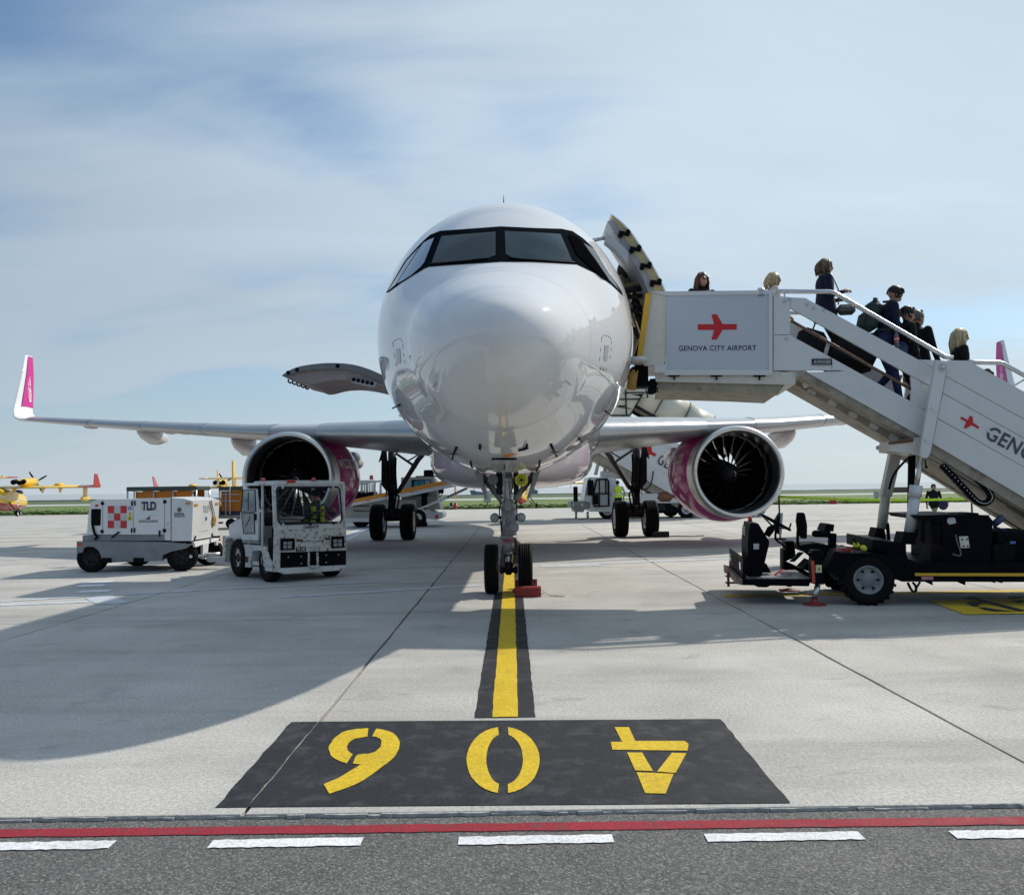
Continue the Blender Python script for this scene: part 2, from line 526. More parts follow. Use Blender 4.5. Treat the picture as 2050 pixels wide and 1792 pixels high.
# slabs of the apron, each with its own edges and a recessed joint
JX = [-1.38 + 4.3 * k for k in range(-6, 7)]
JY = [YEDGE, 10.02, 15.95, 21.9, 27.8, 33.65]
for j in range(len(JY) - 1):
    for i in range(len(JX) - 1):
        g = 0.009
        a, c = JX[i] + g + random.uniform(-.004, .004), JX[i + 1] - g
        d, e = JY[j] + (g if j else 0), JY[j + 1] - g
        b = MB()
        # slightly broken edges along the long joints
        n = 14
        def edge(x, sgn):
            return [(x + sgn * max(0, random.gauss(0.002, 0.005)), d + (e - d) * k / n) for k in range(n + 1)]
        ring = edge(c, -1) + edge(a, 1)[::-1]
        top = [(x, y, random.uniform(-0.0015, 0) if 0 else 0.0) for x, y in ring]
        ins = [(x + (0.003 if x < (a + c) / 2 else -0.003), min(max(y, d + 0.003), e - 0.003), 0.0) for x, y in ring]
        low = [(x, y, -0.003) for x, y in ring]
        bot = [(x, y, -0.05) for x, y in ring]
        m = len(ring)
        b.add(ins, [list(range(m))])
        b.add(ins + low, [[k, (k + 1) % m, m + (k + 1) % m, m + k] for k in range(m)])
        b.add(low + bot, [[k, (k + 1) % m, m + (k + 1) % m, m + k] for k in range(m)])
        b.build('slab', CONC, apron)
# crumbling concrete lip where the apron meets the road
b = MB()
x = -7.0
while x < 7.0:
    w = random.choice((random.uniform(0.03, 0.12), random.uniform(.1, .5)))
    h = random.uniform(.008, .018)
    d_ = random.uniform(.003, .012)
    n_ = max(2, int(w / .05)); y0 = YEDGE - .002
    P = [(x + w * k / n_, y0 - d_ + random.uniform(-.006, .006), -.0195 + h) for k in range(n_ + 1)] + [(x + w, y0, -.0195 + h), (x, y0, -.0195 + h)]
    b.slab(P, (0, 0, -.03))
    x += w + random.choice((0.0, 0.002, 0.004, 0.05))
struct(b.build('broken_edging', mat('edging_concrete', (0.38, 0.375, 0.36), 0.9, var=0.3, scale=20, world_space=True), road), 'stuff')

def wavy(name, p0, p1, w, z, m, amp=0.006, n=40, parent=None):
    p0, p1 = Vector(p0), Vector(p1); d = (p1 - p0); nrm = Vector((-d.y, d.x, 0)).normalized()
    A, B = [], []
    for k in range(n + 1):
        q = p0 + d * (k / n)
        A.append(q + nrm * (w / 2 + random.uniform(-amp, amp))); B.append(q - nrm * (w / 2 + random.uniform(-amp, amp)))
    b = MB(); vs = [Vector((q.x, q.y, z)) for q in A + B]; m1 = n + 1
    b.add(vs, [[k, k + 1, m1 + k + 1, m1 + k] for k in range(n)])
    return b.build(name, m, parent)
# red edge line and white dashes on the road
struct(wavy('red_line', (-7, 3.93, 0), (7, 3.885, 0), 0.088, -0.016, P_RED, 0.004, 160))
for xa, xb in ((-3.62, -3.10), (-2.58, -1.89), (-1.43, -0.725), (-0.275, 0.445), (0.875, 1.60), (2.02, 2.72), (3.2, 3.9)):
    y = 3.765 - 0.002 * (xa + xb)
    o = wavy('dash', (xa, y - 0.002, 0), (xb, y + 0.002, 0), 0.083, -0.015, P_WHITE, 0.005, 22)
    struct(o)
# dark pad of the stand number, parted by the joint that runs under it
pa, pb, pc, pd = G(582, 1446), G(1442, 1440), G(1583, 1608), G(432, 1617)
pad = MB()
def padpt(f, g_): return pd.lerp(pa, g_).lerp(pc.lerp(pb, g_), f)
jl, jr = -1.384, -1.376
rows = [k / 14 for k in range(15)]
Ls, Rs = [], []
for r_ in rows:
    l, rr = padpt(0, r_), padpt(1, r_)
    w1 = random.uniform(-.005, .005); w2 = random.uniform(-.006, .001)
    Ls.append((Vector((l.x + random.uniform(-.006, .006), l.y, 0)), Vector((jl + w1, l.y, 0))))
    Rs.append((Vector((jr + w1 + w2, l.y, 0)), Vector((rr.x + random.uniform(-.006, .006), rr.y, 0))))
for S in (Ls, Rs):
    vs = [Vector((q.x, q.y, 0.004)) for t in S for q in t]
    pad.add(vs, [[2 * k, 2 * k + 1, 2 * k + 3, 2 * k + 2] for k in range(len(S) - 1)])
pad = struct(pad.build('stand_number_pad', P_BLACK))
# stencilled stand number, reads 406 from the aircraft
k9 = crop(700, 2600, 2050 / 2400)
def glyph(polys):
    b = MB()
    for P in polys:
        b.sheet([G(*k9(x, y), 0.008) for x, y in P])
    o = b.build('stencil_digit', P_YELLOW, pad)
    bm = bmesh.new(); bm.from_mesh(o.data)
    bmesh.ops.triangulate(bm, faces=bm.faces); bm.to_mesh(o.data); bm.free()
glyph([[(1367, 103), (1413, 103), (1433, 147), (1590, 147), (1604, 156), (1600, 178), (1360, 175), (1355, 150), (1391, 150)],
       [(1407, 184), (1455, 184), (1490, 243), (1433, 241)], [(1550, 185), (1597, 186), (1562, 249), (1503, 245)],
       [(1437, 247), (1556, 252), (1530, 315), (1465, 314)]])
def arc(cx, cy, rx, ry, a0, a1, n=16):
    return [(cx + rx * math.cos(R(a0 + (a1 - a0) * k / n)) * (1 + random.uniform(-.012, .012)), cy - ry * math.sin(R(a0 + (a1 - a0) * k / n))) for k in range(n + 1)]
glyph([arc(1010, 208, 117, 106, 98, 262) + arc(1008, 206, 51, 80, 258, 102), arc(1010, 208, 118, 106, 82, -82) + arc(1016, 206, 58, 80, -80, 78)])
def smooth(P, n=4):
    out = []
    for i_ in range(len(P)):
        p0, p1, p2, p3 = P[i_ - 1], P[i_], P[(i_ + 1) % len(P)], P[(i_ + 2) % len(P)]
        for k in range(n):
            t = k / n
            out.append(tuple(0.5 * ((2 * b_) + (-a + c) * t + (2 * a - 5 * b_ + 4 * c - d) * t * t + (-a + 3 * b_ - 3 * c + d) * t ** 3) + random.uniform(-.9, .9) for a, b_, c, d in zip(p0, p1, p2, p3)))
    return out
def openc(P, n=4):      # smooth an open run of points
    Q = smooth([P[0]] + P + [P[-1]], n)
    return Q[n:-2 * n] + [P[-1]]
glyph([openc([(580, 107), (530, 110), (485, 127), (457, 158), (455, 180), (470, 203), (510, 219)]) + openc([(530, 190), (513, 175), (516, 155), (537, 140), (577, 133)]),
       openc([(605, 108), (650, 118), (676, 140), (679, 165), (660, 200), (610, 240), (540, 285), (455, 316)]) + openc([(437, 284), (490, 262), (555, 222)]) + openc([(530, 219), (545, 192), (590, 186), (615, 170), (622, 150), (612, 137), (592, 132)])])
# lead-in line: yellow between two black bands
LX = lambda y: -0.075 - 0.001 * (y - 5)
struct(wavy('lead_in_band', (LX(5.66), 5.66, 0), (LX(40), 40, 0), 0.43, 0.004, P_BLACK, 0.004, 260))
struct(wavy('lead_in_line', (LX(5.66), 5.66, 0), (LX(40), 40, 0), 0.185, 0.008, P_YELLOW, 0.004, 260))
# worn white stand markings
def mark(u0, v0, u1, v1, w, m=P_FADED, name='stand_marking'):
    a, c = G(u0, v0), G(u1, v1)
    struct(wavy(name, a, c, w, 0.005 + random.uniform(0, .002), m, w * 0.05, 24))
for q in ((0, 1204, 420, 1181, .16), (420, 1181, 780, 1164, .13), (0, 1212, 180, 1205, .2), (560, 1196, 960, 1172, .22), (700, 1100, 865, 1092, .2), (0, 1122, 160, 1113, .2),
          (0, 1160, 300, 1145, .14), (1150, 1130, 1470, 1118, .30), (1130, 1126, 1460, 1108, .12), (690, 1143, 900, 1131, .14), (1050, 1107, 2050, 1065, .2), (690, 1074, 745, 1048, .22), (690, 1083, 748, 1052, .22),
          (1080, 1133, 1200, 1131, .5)):
    mark(*q)
for i, (u0, u1, v) in enumerate(((160, 225, 1166), (155, 210, 1173), (158, 220, 1184))):
    mark(u0, v + 1, u1, v - 1, 0.30, P_WHITE, 'short_white_bar')
b = MB(); b.sheet([G(170, 1197, .006), G(222, 1191, .006), G(258, 1206, .006), G(195, 1210, .006)])
struct(b.build('faded_patch', P_FADED))
# equipment area: long yellow line and yellow number field beside the stairs
k4c = crop(3200, 1850, 2050 / 633)
struct(wavy('equipment_line', G(1447, 1193.5), (14.5, G(1447, 1193.5).y + .28, 0), 0.22, 0.005, P_YELLOW, 0.006, 90))
yb = MB(); yb.sheet([G(*k4c(900, 1290), .009), G(*k4c(2050, 1235), .009) + Vector((2.6, .25, 0)), G(*k4c(2050, 1450), .009) + Vector((2.6, 0, 0)), G(*k4c(1330, 1455), .009)])
yb = struct(yb.build('yellow_field', P_YELLOW))
nb = MB()
for P in ([(1310, 1242), (1420, 1242), (2050, 1400), (2050, 1418), (1960, 1415)], [(1350, 1310), (1400, 1300), (1500, 1303), (1570, 1325), (1500, 1335), (1510, 1358), (1440, 1360), (1380, 1340)],
          [(1480, 1368), (1580, 1368), (1700, 1390), (1930, 1415), (1700, 1420), (1560, 1400)], [(1850, 1245), (2050, 1235), (2050, 1252), (1960, 1262), (1850, 1262)], [(1900, 1288), (2050, 1282), (2050, 1310), (1960, 1310)]):
    nb.sheet([G(*k4c(x, y), .013) for x, y in P])
nb.build('black_numeral', P_BLACK, yb)
# oil stains of the stand are left to the concrete; grass, taxiway, breakwater, sea
GRASS = mat('grass', (0.105, 0.165, 0.028), 0.95, var=0.45, scale=0.05, fine=0.45, fscale=0.7, grime=0.5, gcol=(0.17, 0.17, 0.05), gscale=0.09, world_space=True, stretch=(1, 2.5, 1))
def gstrip(name, y0, y1, z, m, kind='structure'):
    b = MB(); b.sheet([(-900, y0, z), (900, y0, z), (900, y1, z), (-900, y1, z)])
    return struct(b.build(name, m), kind)
gstrip('grass_verge', 152, 262, -2.42, GRASS)
gstrip('taxiway', 262, 300, -2.40, mat('far_concrete', (0.40, 0.40, 0.39), 0.9, var=0.1, scale=0.05, world_space=True))
gstrip('far_grass', 300, 418, -2.42, mat('far_grass', (0.07, 0.11, 0.035), 0.95, var=0.35, scale=0.03, fine=0.3, fscale=0.3, world_space=True))
b = MB(); b.sheet([(-9000, 418, -6.4), (9000, 418, -6.4), (9000, 14000, -6.4), (-9000, 14000, -6.4)])
SEA = mat('sea_water', (0.10, 0.14, 0.16), 0.06, var=0.1, scale=0.02, world_space=True)
struct(b.build('sea', SEA))
b = MB()
random.seed(3)
n = 240
prof = []
for k in range(n + 1):
    x = -900 + 1800 * k / n
    top = -1.95 + random.uniform(-.07, .07) + (0.25 if x < -60 else 0)
    prof.append([(x, 419, -2.6), (x, 421.5, top), (x, 426, top + .05), (x, 432, -6.6)])
vs = [p for r_ in prof for p in r_]
b.add(vs, [[4 * k + i, 4 * k + 4 + i, 4 * k + 5 + i, 4 * k + 1 + i] for k in range(n) for i in range(3)])
bw = b.build('breakwater', mat('breakwater_rock', (0.050, 0.068, 0.075), 0.95, var=0.4, scale=0.3, world_space=True))
struct(bw)
# clumps of grass along the near edge of the verge, one mass
b = MB()
for k in range(6000):
    x = random.uniform(-125, 125); y = 152 + abs(random.gauss(0, 14)); h = random.uniform(.06, .22)
    w = random.uniform(.3, .9)
    b.add([(x - w, y, -2.43), (x + w, y + .1, -2.43), (x + random.uniform(-.3, .3), y + random.uniform(-.3, .3), -2.43 + h)], [[0, 1, 2]])
struct(b.build('grass_tufts', GRASS, fix=False), 'stuff')

# ================================================================== airliner
NOSE_Y, ZC = 7.2, 3.9
MA = Matrix.Translation((-0.11, NOSE_Y, 0)) @ Matrix.Rotation(R(-0.45), 4, 'Z')
plane = thing('airliner', 'large white passenger jet with magenta engines parked nose-on over the yellow line', 'airliner', MA.translation)

ST = [  # distance aft of the nose, top, bottom, half width, height of greatest width (all from the axis)
    (0.0, -.80, -.80, 0.0, -.80), (.05, -.62, -1.00, .21, -.80), (.2, -.475, -1.19, .41, -.79), (.5, -.295, -1.39, .635, -.77),
    (.9, -.105, -1.55, .83, -.72), (1.3, .085, -1.665, .985, -.65), (1.55, .225, -1.72, 1.06, -.60), (2.0, .55, -1.81, 1.225, -.51),
    (2.5, .92, -1.89, 1.42, -.40), (2.95, 1.225, -1.94, 1.57, -.31), (3.3, 1.45, -1.97, 1.675, -.25),
    (3.7, 1.68, -2.0, 1.77, -.19), (4.1, 1.86, -2.03, 1.85, -.13), (4.6, 1.98, -2.05, 1.915, -.08), (5.4, 2.05, -2.07, 1.96, -.02),
    (6.4, 2.07, -2.07, 1.975, 0), (9, 2.07, -2.07, 1.975, 0), (15, 2.07, -2.07, 1.975, 0), (23, 2.07, -2.07, 1.975, 0),
    (26, 2.06, -1.85, 1.93, .05), (29, 2.03, -1.25, 1.72, .3), (32, 1.95, -.45, 1.30, .7), (35, 1.75, .40, .75, 1.1), (37.4, 1.45, .95, .25, 1.2)]
def pchip(xs, ys):
    n = len(xs); h = [xs[i + 1] - xs[i] for i in range(n - 1)]; dl = [(ys[i + 1] - ys[i]) / h[i] for i in range(n - 1)]
    d = [0.0] * n
    for i in range(1, n - 1):
        if dl[i - 1] * dl[i] > 0:
            w1, w2 = 2 * h[i] + h[i - 1], h[i] + 2 * h[i - 1]
            d[i] = (w1 + w2) / (w1 / dl[i - 1] + w2 / dl[i])
    d[0], d[-1] = dl[0], dl[-1]
    def f(x):
        i = max(0, min(n - 2, next((k for k in range(n - 1) if x <= xs[k + 1]), n - 2)))
        t = (x - xs[i]) / h[i]
        return ((1 + 2 * t) * (1 - t) ** 2 * ys[i] + t * (1 - t) ** 2 * h[i] * d[i] + t * t * (3 - 2 * t) * ys[i + 1] + t * t * (t - 1) * h[i] * d[i + 1])
    return f
_sx = [math.sqrt(s[0]) for s in ST]
_F = [pchip(_sx, [s[k] for s in ST]) for k in (1, 2, 3, 4)]
def section(y, n=72, grow=0.0):
    s = math.sqrt(max(y, 0)); t, bt, hw, zc = (f(s) for f in _F)
    ring = []
    for k in range(n):
        a = 2 * math.pi * k / n
        c, q = math.cos(a), math.sin(a)
        up = t - zc if q >= 0 else zc - bt
        ring.append(Vector(((hw + grow) * c, y, ZC + zc + (up + grow) * q)))
    return ring
ys = [(k / 46 * math.sqrt(6.4)) ** 2 for k in range(1, 47)] + [8, 10, 12, 15, 18, 21, 23, 24, 25, 26, 27, 28, 29, 30, 31, 32, 33, 34, 35, 36, 37, 37.4]
fus = MB(MA).loft([section(y) for y in ys], cap0=True)
bvh = BVHTree.FromPolygons(fus.v, fus.f)
fuselage = fus.build('fuselage', SKIN_WHITE, plane)

def on_skin(u, v, eps=0.004):
    o = Vector((0, 0, CAM_H))
    for k in range(60):
        d = _ray(u, v).normalized()
        h, nrm, i, dist = bvh.ray_cast(o, d)
        if h is not None and h.y < 20:
            if nrm.dot(d) > 0: nrm = -nrm
            return h + nrm * eps
        u += 1.5 if u < 1010 else -1.5
    return None
def skin_patch(name, polys, eps, m, parent, cuts=3, conv=None):
    """panels that lie on the curved skin"""
    b = MB()
    for P in polys:
        if conv: P = [conv(x, y) for x, y in P]
        bm = bmesh.new()
        f = bm.faces.new([bm.verts.new((u, v, 0)) for u, v in P])
        bmesh.ops.triangulate(bm, faces=[f])
        for _ in range(cuts):
            bmesh.ops.subdivide_edges(bm, edges=[e for e in bm.edges if e.calc_length() > 5], cuts=1, use_grid_fill=True)
        bmesh.ops.triangulate(bm, faces=bm.faces)
        vs = [on_skin(q.co.x, q.co.y, eps) for q in bm.verts]
        bm.verts.index_update()
        b.add(vs, [[q.index for q in f.verts] for f in bm.faces], 0, True)
        bm.free()
    return b.build(name, m, parent)
def skin_line(mb, pts, r, eps=0.0, conv=None, n=6, sub=6):
    P = [conv(*p) for p in pts] if conv else pts
    out = []
    for (a, c) in zip(P[:-1], P[1:]):
        for k in range(sub): out.append(on_skin(a[0] + (c[0] - a[0]) * k / sub, a[1] + (c[1] - a[1]) * k / sub, eps))
    out.append(on_skin(*P[-1], eps))
    mb.tube(out, r, n)
k1 = crop(1400, 700, 2050 / 600); kR = crop(1900, 800, 2.56); kA = crop(1300, 700, 1792 / 1200)
SURR = mat('windscreen_surround', (0.008, 0.010, 0.014), 0.7, var=0.15, scale=3, spec=0.0)
LG = mat('cabin_glass_pale', (0.30, 0.34, 0.40), 0.08, var=0.1, scale=1, coat=0.3, spec=.2)
surround = skin_patch('windscreen_surround', [
    [k1(1625, 512), k1(1240, 540), k1(850, 568), k1(720, 618), k1(640, 688), k1(560, 770), k1(400, 950), k1(170, 1340), k1(150, 1362), k1(200, 1340), k1(330, 1245), k1(480, 1150), k1(640, 1052), k1(700, 1026), k1(1000, 1003), k1(1620, 962)],
    [k1(1625, 512), k1(1620, 962), kA(1050, 422), kA(1285, 436), kR(670, 494), kR(850, 580), kR(1000, 690), kR(1105, 790), kR(1085, 735), kR(960, 560), kR(815, 328), kR(720, 240), kR(620, 172), kR(515, 150), kA(1050, 233)]],
    0.006, SURR, plane, 5)
def pane(P, m, conv): return skin_patch('windscreen_pane', [P], 0.011, m, plane, 4, conv)
pane([(868, 640), (1200, 612), (1555, 585), (1555, 885), (1430, 930), (1100, 955), (740, 985)], GLASS, k1)
pane([(880, 252), (1040, 259), (1190, 268), (1255, 418), (1090, 411), (930, 405), (885, 380)], GLASS, kA)
pane([(773, 660), (700, 690), (640, 725), (605, 770), (300, 1245), (390, 1195), (480, 1140), (605, 1030), (650, 970)], LG, k1)
pane([(590, 775), (540, 830), (420, 960), (190, 1335), (285, 1255)], LG, k1)
skin_patch('open_window', [[kR(*p) for p in [(575, 213), (640, 235), (700, 275), (830, 450), (958, 640), (905, 628), (780, 520), (655, 405), (605, 290)]]], 0.022, mat('opening_shade', (.004, .004, .005), .9, spec=0.0), plane, 4)  # black patch paints the dark inside of the open window on the skin
pane([(725, 290), (812, 338), (940, 540), (1092, 762), (1040, 715), (965, 640), (840, 455)], mat('side_glass', (0.05, 0.06, 0.065), 0.08, spec=.15), kR)
wp = MB()
skin_line(wp, [(720, 1000), (930, 988), (1150, 970), (1330, 948), (1470, 935)], 0.011, 0.016, k1)
wp.build('wiper', BLACK, plane)
wp = MB(); skin_line(wp, [(905, 405), (960, 412), (1050, 418), (1130, 422), (1262, 428)], 0.011, 0.016, kA)
wp.build('wiper', BLACK, plane)
# joints between the panels of the nose
SEAM = mat('panel_seam', (0.50, 0.51, 0.53), 0.5, coat=1.0, spec=0.0)
sm = MB(MA)
r0, r1 = section(1.26, 96, 0.0012), section(1.266, 96, 0.0012)
sm.loft([r0, r1], cap0=False, cap1=False)
sm.build('radome_seam', SEAM, plane)
sm = MB()
for P in ([(1310, 975), (1400, 1020), (1495, 1110), (1530, 1180)], [(410, 988), (340, 1050), (250, 1160)]):
    skin_line(sm, P, 0.004, 0.001, kA)
sm.build('lightning_strip', mat('pale_strip', (0.75, 0.76, 0.77), 0.4), plane)
# small plates, static panels with their dashed frames
pl = skin_patch('static_plate', [[(272, 908), (295, 903), (301, 985), (277, 993)]], 0.004, GREYP, plane, 2, kA)
skin_patch('static_plate', [[(1438, 884), (1461, 888), (1452, 973), (1432, 968)]], 0.004, GREYP, plane, 2, kA)
skin_patch('skin_plate', [[(498, 1091), (503, 1098), (482, 1124), (475, 1116)]], 0.004, GREYP, plane, 1, kA)
skin_patch('skin_plate', [[(1225, 1080), (1250, 1104), (1244, 1112), (1219, 1088)]], 0.004, GREYP, plane, 1, kA)
dk, rd = [], []
for P, lst in (([(254, 870), (262, 860), (272, 857), (284, 852), (296, 848), (304, 856), (310, 880), (314, 930), (320, 970), (325, 1010)], dk), ([(254, 870), (262, 930), (272, 985), (280, 1025)], dk),
               ([(1421, 845), (1432, 829), (1445, 832), (1458, 835), (1470, 843), (1477, 862), (1476, 900), (1471, 940), (1466, 985)], dk), ([(1421, 845), (1417, 900), (1412, 950), (1407, 1000)], dk),
               ([(284, 1037), (300, 1033), (312, 1028), (324, 1022)], rd), ([(1412, 1008), (1428, 1012), (1444, 1017), (1456, 1021)], rd),
               ([(286, 1046), (300, 1042), (312, 1037), (326, 1030)], dk), ([(1412, 1018), (1428, 1022), (1444, 1027), (1452, 1030)], dk)):
    for (a, c) in zip(P[:-1], P[1:]): lst.append((a, (a[0] + (c[0] - a[0]) * .45, a[1] + (c[1] - a[1]) * .45)))
b = MB()
for a, c in dk: skin_line(b, [a, c], 0.006, -0.002, kA, 5, 2)
b.build('dashed_frame', BLACK, plane)
b = MB()
for a, c in rd: skin_line(b, [a, c], 0.007, -0.002, kA, 5, 2)
b.build('dashed_frame', RED, plane)
# pitot heads, ice detectors, aerial
for P in ([(598, 1498), (604, 1470), (612, 1452)], [(1160, 1484), (1148, 1460), (1136, 1436)]):
    b = MB(); q = [on_skin(*kA(*p), 0.06) for p in P]
    b.tube([q[0] + Vector((0, -.12, 0)), q[0], q[1], on_skin(*kA(*P[2]), -0.01)], [.012, .014, .016, .02], 8)
    b.tube([q[1] + Vector((-.06, 0, 0)), q[1] + Vector((.06, 0, 0))], .006, 6)
    b.build('probe', DARKM, plane)
for P in ([(248, 1228), (302, 1212)], [(1424, 1240), (1468, 1272)], [(1278, 1388), (1312, 1422)], [(742, 1438), (746, 1460)], [(1004, 1438), (985, 1462)]):
    b = MB(); a, c = on_skin(*kA(*P[0]), 0.05), on_skin(*kA(*P[1]), 0.02)
    b.tube([a, c], .011, 6); b.build('probe', DARKM, plane)
b = MB(MA); b.tube([(0, 4.6, ZC + 1.95), (0.0, 4.62, ZC + 2.16)], [.012, .004], 6); b.build('aerial', DARKM, plane)
skin_patch('landing_plate', [[(186, 950), (200, 960), (196, 985), (180, 1010), (168, 985), (172, 960)]], 0.004, GREYP, plane, 1, kA)

# forward left door, swung out and forward
LINE = mat('door_lining', (0.42, 0.36, 0.20), 0.6, var=0.15, scale=6)
def catm(P, n=4):
    out = []
    for i in range(len(P) - 1):
        p0, p1, p2, p3 = P[max(i - 1, 0)], P[i], P[i + 1], P[min(i + 2, len(P) - 1)]
        for k in range(n):
            t = k / n
            out.append(tuple(0.5 * ((2 * b_) + (-a + c) * t + (2 * a - 5 * b_ + 4 * c - d) * t * t + (-a + 3 * b_ - 3 * c + d) * t ** 3) for a, b_, c, d in zip(p0, p1, p2, p3)))
    out.append(tuple(P[-1])); return out
DY = 11.9
outer = catm([(990, 0), (1090, 75), (1190, 180), (1290, 330), (1390, 490), (1460, 620), (1540, 800), (1600, 1000), (1630, 1250)])
inner = catm([(1015, 60), (1075, 160), (1150, 280), (1220, 385), (1300, 500), (1360, 620), (1420, 780), (1470, 1000), (1490, 1250)])
def ribbon(mb, A, B, y0, y1, mi=0):
    a0 = [W(*p, y0) for p in A]; b0 = [W(*p, y0) for p in B]; dv = Vector((0, y1 - y0, 0))
    n = len(a0)
    for k in range(n - 1):
        mb.add([a0[k], a0[k + 1], b0[k + 1], b0[k], a0[k] + dv, a0[k + 1] + dv, b0[k + 1] + dv, b0[k] + dv],
               [[0, 1, 2, 3], [7, 6, 5, 4], [0, 4, 5, 1], [3, 2, 6, 7]], mi, False)
    mb.add([a0[0], b0[0], b0[0] + dv, a0[0] + dv], [[0, 1, 2, 3]], mi)
    mb.add([a0[-1], b0[-1], b0[-1] + dv, a0[-1] + dv], [[3, 2, 1, 0]], mi)
A = [kR(*p) for p in outer]; B = [kR(*p) for p in inner]
mid = [((a[0] * .86 + b_[0] * .14), (a[1] * .86 + b_[1] * .14)) for a, b_ in zip(A, B)]
d = MB(); ribbon(d, A, mid, DY, DY + .82); door = d.build('cabin_door', SKIN_WHITE, plane)
d = MB(); ribbon(d, mid, B, DY + .02, DY + .80); d.build('door_lining', LINE, door)
B2 = [(b_[0] - 12, b_[1] + 3) for b_ in B]
d = MB(); ribbon(d, B, B2, DY + .03, DY + .79); d.build('door_inner_panel', mat('door_panel_grey', (0.30, 0.31, 0.33), 0.5), door)
for p in ((1118, 192), (1225, 342), (1325, 502), (1420, 662)):
    d = MB(); q = W(*kR(*p), DY - .012)
    d.box(q, (.17, .03, .055), rot=(0, R(55) - 0.9 + .2, 0), b=.01); d.ball(q + Vector((.06, 0, .03)), .038, 8); d.ball(q - Vector((.06, 0, .03)), .038, 8)
    d.build('door_latch', BLACK, door)
d = MB(); ribbon(d, [kR(*p) for p in catm([(937, 170), (1040, 255), (1110, 320), (1160, 375)])], [kR(*p) for p in catm([(937, 262), (1030, 340), (1090, 410), (1148, 478)])], DY - .1, DY + .1)
d.build('door_arm_cover', GREYP, door)
d = MB(); d.tube([W(*kR(812, 258), DY + .05), W(*kR(950, 232), DY)], .028, 8); d.tube([W(*kR(815, 258), DY + .05), W(*kR(825, 330), DY + .05)], .03, 8); d.build('door_arm', STEEL, door)
# dark doorway and its mechanisms beside the bridge head
d = MB()
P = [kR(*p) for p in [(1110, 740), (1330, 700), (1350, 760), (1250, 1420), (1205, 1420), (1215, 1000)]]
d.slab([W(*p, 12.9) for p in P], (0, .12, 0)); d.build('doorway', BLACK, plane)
d = MB()
for s_ in ((1120, 742, 1300, 712, .05), (1150, 800, 1290, 790, .04), (1190, 850, 1290, 905, .035), (1170, 930, 1290, 930, .04), (1230, 980, 1290, 1060, .03), (1330, 640, 1290, 690, .07), (1270, 660, 1330, 690, .05), (1215, 1090, 1250, 1200, .03)):
    d.tube([W(*kR(s_[0], s_[1]), 12.3), W(*kR(s_[2], s_[3]), 12.3)], s_[4], 6)
d.build('door_mechanism', DARKM, plane)

# forward cargo door, lifted on the other side
kC = crop(1000, 1250, 2.24)
co = catm([(120, 350), (200, 300), (300, 268), (500, 245), (700, 255), (850, 295), (965, 345)], 5)
cm = catm([(145, 352), (215, 335), (310, 312), (500, 295), (680, 303), (830, 345), (965, 405)], 5)
ci = catm([(205, 385), (290, 405), (370, 425), (520, 392), (660, 385), (800, 402), (965, 440)], 5)
co, cm, ci = ([kC(*p) for p in q] for q in (co, cm, ci))
d = MB(); ribbon(d, co, cm, 15.4, 17.3); cdoor = d.build('cargo_door', mat('door_edge_grey', (.17, .175, .18), .5, var=.1), plane)
d = MB(); ribbon(d, cm, ci, 15.46, 17.2); d.build('cargo_door_lining', mat('lining_pinkish', (0.30, 0.24, 0.235), 0.6, var=0.1), cdoor)
for k in range(5):
    d = MB(); q = W(*kC(178 + k * 36, 382 + k * 13), 15.42)
    d.tube([q, q + Vector((0, 0, -.05)), q + Vector((.045, 0, -.075)), q + Vector((.06, 0, -.05))], .018, 6); d.build('latch_hook', DARKM, cdoor)
for k in range(5):
    d = MB(); q = W(*kC(727 + k * 38, 385 + k * 8), 15.44)
    d.cyl(q, q + Vector((0, -.03, 0)), .038, n=10); d.build('drain_hole', BLACK, cdoor)
d = MB(); d.slab([W(*kC(*p), 15.43) for p in [(705, 375), (925, 408), (895, 448), (708, 408)]], (0, .05, 0)); d.build('hinge_fitting', GREYP, cdoor)
for p in ((175, 325), (250, 302), (590, 270)):
    d = MB(); q = W(*kC(*p), 15.39); d.cyl(q, q + Vector((0, .03, 0)), .04, n=10); d.build('door_bolt', BLACK, cdoor)

